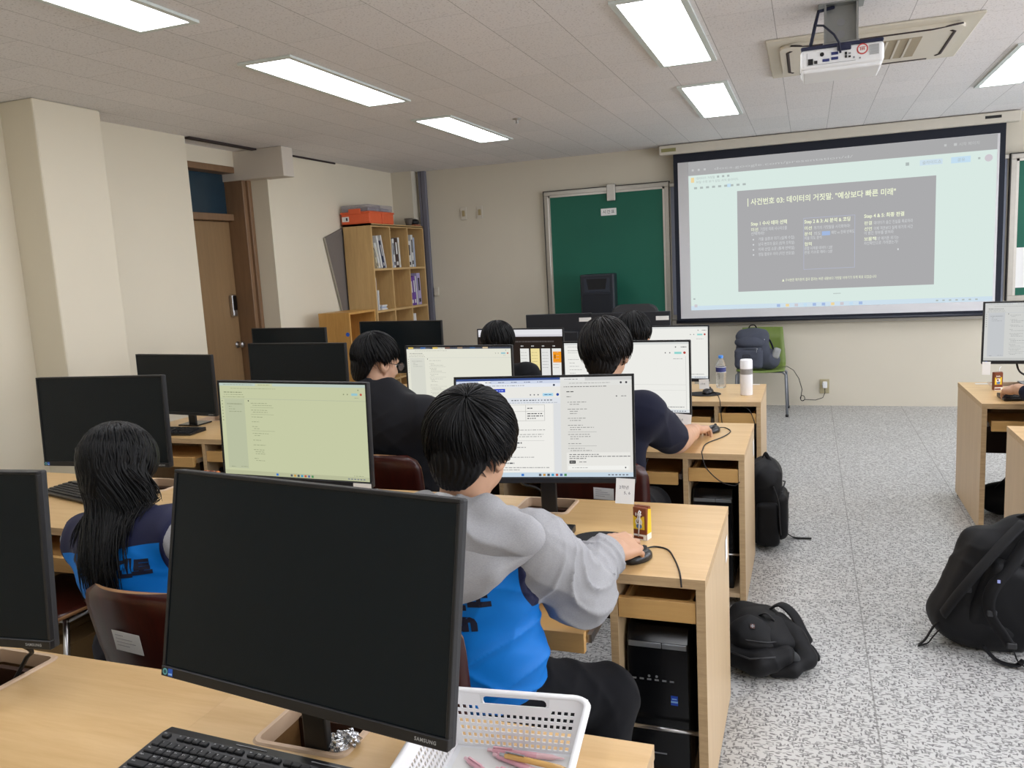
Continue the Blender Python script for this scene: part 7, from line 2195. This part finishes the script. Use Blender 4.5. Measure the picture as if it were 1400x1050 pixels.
def seated(x, y, zt, hx=0.0, hy=0.045):
    """upright seated joints with the crown at about zt"""
    d = zt - 1.345
    return dict(pelvis=npa(x, y, 0.535), chest=npa(x, y - 0.07, 0.92 + d), neck=npa(x + hx * 0.5, y - 0.05, 1.04 + d), head=npa(x + hx, y - 0.05 + hy, 1.20 + d),
                shL=npa(x - 0.17, y - 0.06, 0.95 + d), shR=npa(x + 0.17, y - 0.06, 0.95 + d), elL=npa(x - 0.22, y + 0.16, 0.74 + d), elR=npa(x + 0.22, y + 0.16, 0.74 + d), wrL=npa(x - 0.13, y + 0.40, 0.765), wrR=npa(x + 0.15, y + 0.40, 0.765),
                hipL=npa(x - 0.085, y + 0.02, 0.535), hipR=npa(x + 0.085, y + 0.02, 0.535), knL=npa(x - 0.11, y + 0.42, 0.47), knR=npa(x + 0.11, y + 0.42, 0.47), anL=npa(x - 0.11, y + 0.43, 0.09), anR=npa(x + 0.11, y + 0.43, 0.09))
M_TEE = fabric('black T-shirt cloth', (13, 14, 18), 0.85)
J = seated(-1.775, 4.60, 1.275, 0.0); J['F'] = head_frame(0.05, -0.25)
J['shR'] = npa(-1.59, 4.56, 0.935); J['shL'] = npa(-1.95, 4.56, 0.92)
simple('person in a black T-shirt in the back row, before the note columns monitor', J, M_TEE, M_HAIR, npa(0, -0.2, 0.97), npa(0.096, 0.112, 0.102), 41, short_low(0.05, -0.04, -0.095))
J = seated(-0.945, 4.62, 1.305, 0.0); J['F'] = head_frame(-0.1, -0.2)
simple('person in the back row by the aisle, half hidden by the navy T-shirt wearer', J, M_TEE, M_HAIR, npa(0.1, -0.2, 0.97), npa(0.096, 0.112, 0.104), 43, short_low(0.05, -0.03, -0.09))
J = seated(1.29, 4.63, 1.33); J['F'] = head_frame(0.1, -0.25)
J['elL'] = npa(1.17, 4.74, 0.765); J['wrL'] = npa(1.060, 4.965, 0.795); J['cuff'] = 0.085
J['HL'] = [rc(J['elL'] + (J['wrL'] - J['elL']) * 0.5, J['wrL'], 0.034, 0.027, 0.02)] + hand_prims(J['wrL'] , npa(-0.34, 0.92, -0.14), npa(-0.25, -0.25, 0.9), 1, (0.35, 0.5, 0.35), 1.0)
simple('person at the right edge in a navy sleeve, left hand on a keyboard', J, M_NAVY, M_HAIR, npa(0.1, -0.2, 0.97), npa(0.094, 0.112, 0.104), 47, short_low(0.05, -0.03, -0.09))
# ================================================================== backpacks
M_BAG = fabric('black nylon', (11, 12, 16), 0.6, 0, 0.3, 500)
M_BAGG = fabric('grey canvas', (76, 80, 92), 0.9, 0.06, 0.35, 500)
def rotm(rx=0, ry=0, rz=0): return np.array(Euler((rx, ry, rz)).to_matrix())
def strap(t, pts, w, name='strap', mat=None, th=0.25, up=None):
    P = [V(p) for p in pts]; Q = []
    for i in range(len(P) - 1):
        p0, p1, p2, p3 = P[max(i - 1, 0)], P[i], P[i + 1], P[min(i + 2, len(P) - 1)]
        for s in range(5):
            u = s / 5
            Q.append(0.5 * ((2 * p1) + (-p0 + p2) * u + (2 * p0 - 5 * p1 + 4 * p2 - p3) * u * u + (-p0 + 3 * p1 - 3 * p2 + p3) * u ** 3))
    Q.append(P[-1])
    b = MB(); b.tube(Q, w, 8, flat=th, up=up)
    return b.build(name, mat or M_BAG, t)
def bag(t, prims, h, mat, seed, name='body', amp=0.006):
    return sdf_obj_local(name, prims, h, mat, t, folds(amp, 42, seed))
def sdf_obj_local(name, prims, h, mat, t, post=None):
    D, lo = fields(prims, h, 0.03, post)
    me = np_mesh(name, [nets(D, lo, h)]); me.materials.append(mat)
    return link_mesh(name, me, t)

# grey backpack on the green chair (local: x right, -y towards the viewer)
t = thing('backpack', 'grey canvas backpack sitting on the green chair', 'backpack', (-0.52, 8.30, 0.452))
bag(t, [bx((0, 0.02, 0.19), (0.155, 0.09, 0.185), rotm(0.15), 0.075, 0.03), el((0, 0.03, 0.335), (0.145, 0.085, 0.075), None, 0.05), el((0.16, -0.01, 0.10), (0.10, 0.08, 0.10), None, 0.05)], 0.008, M_BAGG, 51)
bag(t, [bx((-0.03, -0.085, 0.12), (0.135, 0.045, 0.105), rotm(0.1), 0.04, 0.03)], 0.007, M_BAGG, 52, 'front_pocket', 0.004)
bag(t, [el((-0.015, -0.04, 0.275), (0.152, 0.075, 0.068), rotm(0.2), 0.03)], 0.007, M_BAGG, 53, 'top_lid', 0.004)
b = MB(); b.box(-0.085, -0.015, -0.140, -0.134, 0.115, 0.160, 0.002, 1, mat=0); b.box(-0.08, -0.02, -0.1415, -0.1395, 0.120, 0.155, 0.001, 1, mat=1); b.box(-0.07, -0.03, -0.1422, -0.141, 0.134, 0.141, mat=0)
b.build('name_patch', [plain('dark patch rim', (30, 32, 40), 0.6), plain('dark grey patch', (62, 66, 78), 0.6)], t)
strap(t, [(-0.04, 0.06, 0.395), (-0.02, 0.05, 0.43), (0.02, 0.05, 0.432), (0.04, 0.06, 0.395)], 0.012, 'carry_handle')
strap(t, [(0.10, 0.09, 0.34), (0.16, 0.11, 0.27), (0.20, 0.10, 0.16), (0.22, 0.06, 0.06)], 0.028, 'shoulder_strap', plain('navy strap', (28, 32, 58), 0.8))
b = MB()
b.tube([(-0.15, -0.115, 0.205), (-0.03, -0.135, 0.215), (0.10, -0.115, 0.205)], 0.004, 6)
b.tube([(0.05, -0.13, 0.215), (0.045, -0.14, 0.18)], 0.003, 6, mat=1); b.ell((0.05, -0.134, 0.215), (0.008, 0.006, 0.008), 8, 6, 1); b.ell((0.115, -0.07, 0.30), (0.008, 0.006, 0.008), 8, 6, 1)
b.build('zipper', [plain('dark zipper', (40, 42, 50), 0.5), M_SILV], t)
bag(t, [bx((0.225, -0.02, 0.16), (0.035, 0.06, 0.05), rotm(0, 0.3), 0.02, 0.02)], 0.006, plain('pale grey pouch', (150, 152, 152), 0.8), 54, 'side_pouch', 0.002)

def black_pack(t, W, D, H, seed, lean=0.0, extras=True, res=0.008):
    """standing rucksack, straps on +s side; local origin on the floor under it"""
    R = rotm(lean)
    def q(x, y, z): return tuple(R @ npa(x, y, z))
    bag(t, [bx(q(0, 0, H * 0.47), (W, D, H * 0.465), R, 0.075, 0.03), el(q(0, 0, H * 0.85), (W * 0.92, D * 0.95, H * 0.16), R, 0.05), bx((0, 0, -0.5), (2, 2, 0.502), None, 0, 0.004, 's')], res, M_BAG, seed)
    return q

# backpack behind the third row desk
t = thing('backpack', 'tall black backpack standing in the aisle beside the third row desk', 'backpack', (-0.225, 4.56, 0.0), 0.0)
black_pack(t, 0.085, 0.155, 0.47, 61)
bag(t, [bx((0.075, -0.01, 0.17), (0.045, 0.115, 0.13), None, 0.04, 0.03)], 0.007, M_BAG, 62, 'front_pocket', 0.004)
bag(t, [bx((0.02, -0.165, 0.15), (0.06, 0.03, 0.12), None, 0.028, 0.03)], 0.007, M_BAG, 63, 'side_pocket', 0.004)
b = MB(); b.tube([(0.09, -0.12, 0.315), (0.105, 0, 0.345), (0.09, 0.12, 0.315)], 0.004, 6); b.tube([(0.118, -0.1, 0.25), (0.124, 0.0, 0.285), (0.118, 0.1, 0.25)], 0.0035, 6); b.build('zipper', M_BLK2, t)
strap(t, [(0.05, -0.17, 0.36), (0.075, -0.185, 0.28), (0.08, -0.19, 0.20), (0.085, -0.18, 0.10)], 0.016, 'side_strap')
strap(t, [(-0.02, 0.02, 0.455), (0.0, 0.0, 0.50), (0.03, -0.03, 0.455)], 0.012, 'carry_handle')
strap(t, [(0.10, 0.03, 0.05), (0.13, 0.05, 0.02), (0.16, 0.06, 0.006), (0.24, 0.07, 0.005)], 0.014, 'loose_strap', None, 0.2, (0, 0, 1))
b = MB(); b.box(0.119, 0.1225, -0.02, 0.015, 0.10, 0.112, 0.001, 1); b.build('emblem', M_SILV, t)

# backpack lying beside the second row desk
t = thing('backpack', 'black backpack with a small square emblem slumped by the second row desk', 'backpack', (-0.155, 3.13, 0.0), 0.0)
FL = bx((0, 0, -0.5), (2, 2, 0.502), None, 0, 0.004, 's')
bag(t, [bx((-0.05, 0.06, 0.085), (0.10, 0.16, 0.085), rotm(0.0, 0.14, 0.1), 0.06, 0.03), el((0.02, 0.03, 0.13), (0.12, 0.12, 0.055), rotm(0, 0.30), 0.04), FL], 0.006, M_BAG, 71, amp=0.009)
bag(t, [el((-0.045, -0.065, 0.135), (0.095, 0.075, 0.062), rotm(0.5, 0.25), 0.03), FL], 0.006, M_BAG, 72, 'front_pocket', 0.006)
bag(t, [rc((-0.12, -0.10, 0.075), (-0.02, -0.135, 0.070), 0.050, 0.048, 0.02), rc((-0.02, -0.135, 0.070), (0.07, -0.09, 0.085), 0.048, 0.040, 0.02), FL], 0.006, M_BAG, 75, 'lower_pocket', 0.008)
bag(t, [rc((0.05, 0.06, 0.155), (0.10, 0.01, 0.115), 0.030, 0.040, 0.02), rc((0.10, 0.01, 0.115), (0.145, -0.03, 0.055), 0.042, 0.038, 0.03), rc((0.145, -0.03, 0.055), (0.10, -0.10, 0.034), 0.036, 0.026, 0.03), rc((0.10, -0.10, 0.034), (0.03, -0.12, 0.026), 0.026, 0.020, 0.02), FL], 0.006, M_BAG, 73, 'padded_strap', 0.004)
bag(t, [el((0.085, -0.075, 0.075), (0.045, 0.022, 0.035), rotm(0.5, 0.5), 0.02)], 0.005, fabric('grey mesh cloth', (62, 64, 66), 0.9), 74, 'mesh_patch', 0.001)
strap(t, [(0.00, 0.12, 0.165), (0.05, 0.10, 0.205), (0.10, 0.06, 0.185), (0.135, 0.03, 0.13), (0.16, 0.04, 0.08)], 0.022, 'shoulder_strap')
strap(t, [(0.135, 0.02, 0.10), (0.17, 0.0, 0.085), (0.195, 0.0, 0.045), (0.185, 0.02, 0.030)], 0.010, 'web_loop')
strap(t, [(-0.03, 0.02, 0.185), (0.0, 0.0, 0.205), (0.03, 0.0, 0.18)], 0.010, 'carry_handle')
b = MB()
b.tube([(-0.125, -0.10, 0.150), (-0.06, -0.135, 0.150), (0.01, -0.125, 0.145), (0.05, -0.085, 0.135)], 0.0035, 6); b.build('zipper', M_BLK2, t)
b = MB(); b.tube([(-0.13, -0.145, 0.105), (-0.05, -0.180, 0.100), (0.04, -0.155, 0.105)], 0.0035, 6); b.build('zipper', M_BLK2, t)
b = MB(); Mx = Matrix.Translation((-0.045, -0.098, 0.192)) @ Matrix.Rotation(0.75, 4, 'X')
b.prism(rrect(0.017, 0.017, 0.003, 3), 0, 0.003, 0, Mx); b.prism([(-0.007, -0.0022), (0.007, -0.0022), (0.007, 0.0022), (-0.007, 0.0022)], 0.003, 0.0036, 1, Mx); b.prism([(-0.0022, -0.007), (0.0022, -0.007), (0.0022, 0.007), (-0.0022, 0.007)], 0.003, 0.0036, 1, Mx)
b.build('emblem', [plain('dull red emblem', (92, 60, 58), 0.5, var=0), M_SILV], t)

# big rucksack on the right
t = thing('backpack', 'big black rucksack with loose straps standing in the aisle at the right edge', 'backpack', (0.70, 3.52, 0.0), 0.0)
bag(t, [bx((0.0, 0.0, 0.22), (0.19, 0.11, 0.22), rotm(0.0, 0.40, 0.2), 0.075, 0.03), el((0.085, 0.0, 0.41), (0.12, 0.10, 0.13), rotm(0, 0.5), 0.05), el((-0.06, -0.02, 0.10), (0.17, 0.13, 0.11), None, 0.05), bx((0, 0, -0.5), (2, 2, 0.502), None, 0, 0.004, 's')], 0.008, M_BAG, 81)
bag(t, [bx((0.02, -0.10, 0.20), (0.13, 0.045, 0.17), rotm(0.12, 0.34, 0.2), 0.04, 0.03), bx((0, 0, -0.5), (2, 2, 0.502), None, 0, 0.004, 's')], 0.008, M_BAG, 82, 'back_pad', 0.005)
strap(t, [(0.09, -0.09, 0.475), (0.03, -0.15, 0.40), (-0.05, -0.185, 0.29), (-0.055, -0.19, 0.20), (-0.01, -0.19, 0.12), (0.02, -0.19, 0.07)], 0.028, 'shoulder_strap', None, 0.4)
strap(t, [(0.02, -0.19, 0.08), (0.03, -0.20, 0.05), (0.045, -0.21, 0.02), (0.09, -0.24, 0.006)], 0.012, 'web_strap', None, 0.2)
strap(t, [(-0.07, -0.17, 0.06), (-0.03, -0.20, 0.02), (0.03, -0.215, 0.012), (0.06, -0.20, 0.03)], 0.012, 'web_strap', None, 0.2)
strap(t, [(0.07, -0.08, 0.53), (-0.01, -0.13, 0.455), (-0.10, -0.165, 0.345), (-0.165, -0.165, 0.245), (-0.205, -0.14, 0.16)], 0.026, 'shoulder_strap', None, 0.4)
strap(t, [(-0.18, -0.10, 0.16), (-0.23, -0.10, 0.09), (-0.26, -0.10, 0.03), (-0.285, -0.11, 0.008)], 0.013, 'web_strap', None, 0.2)
strap(t, [(-0.19, -0.09, 0.10), (-0.23, -0.08, 0.035), (-0.25, -0.09, 0.010), (-0.285, -0.115, 0.007)], 0.013, 'web_strap', None, 0.2)
strap(t, [(0.06, 0.0, 0.52), (0.09, -0.03, 0.545), (0.14, -0.04, 0.53), (0.16, -0.02, 0.48)], 0.016, 'carry_handle', None, 0.4)
b = MB()
for (x, y, z) in ((-0.125, -0.14, 0.27), (-0.05, -0.20, 0.205), (0.018, -0.205, 0.085)):
    b = MB(); b.box(x - 0.016, x + 0.016, y - 0.01, y + 0.006, z - 0.012, z + 0.012, 0.003, 1); b.build('buckle', M_BLK2, t)
b = MB(); b.box(-0.035, -0.025, -0.200, -0.196, 0.325, 0.337); b.build('loop_label', plain('pale blue label', (150, 160, 220), 0.6, var=0), t)
b = MB(); b.tube([(0.13, -0.14, 0.30), (0.11, -0.165, 0.22), (0.10, -0.17, 0.12), (0.13, -0.165, 0.05)], 0.006, 6); b.build('compression_cord', M_CABLE, t)
# soft black bag under the right desk
t = thing('shoulder_bag', 'soft black bag on the floor under the desk right of the aisle', 'bag', (1.10, 5.30, 0.0))
bag(t, [el((0, 0, 0.09), (0.17, 0.12, 0.10), None, 0.03), el((0.08, 0.02, 0.16), (0.09, 0.08, 0.06), None, 0.05), bx((0, 0, -0.5), (2, 2, 0.502), None, 0, 0.004, 's')], 0.008, M_BAG, 91)
strap(t, [(-0.08, -0.05, 0.16), (-0.02, -0.06, 0.24), (0.05, -0.05, 0.30), (0.07, -0.04, 0.24), (0.10, -0.02, 0.18)], 0.012, 'handle')
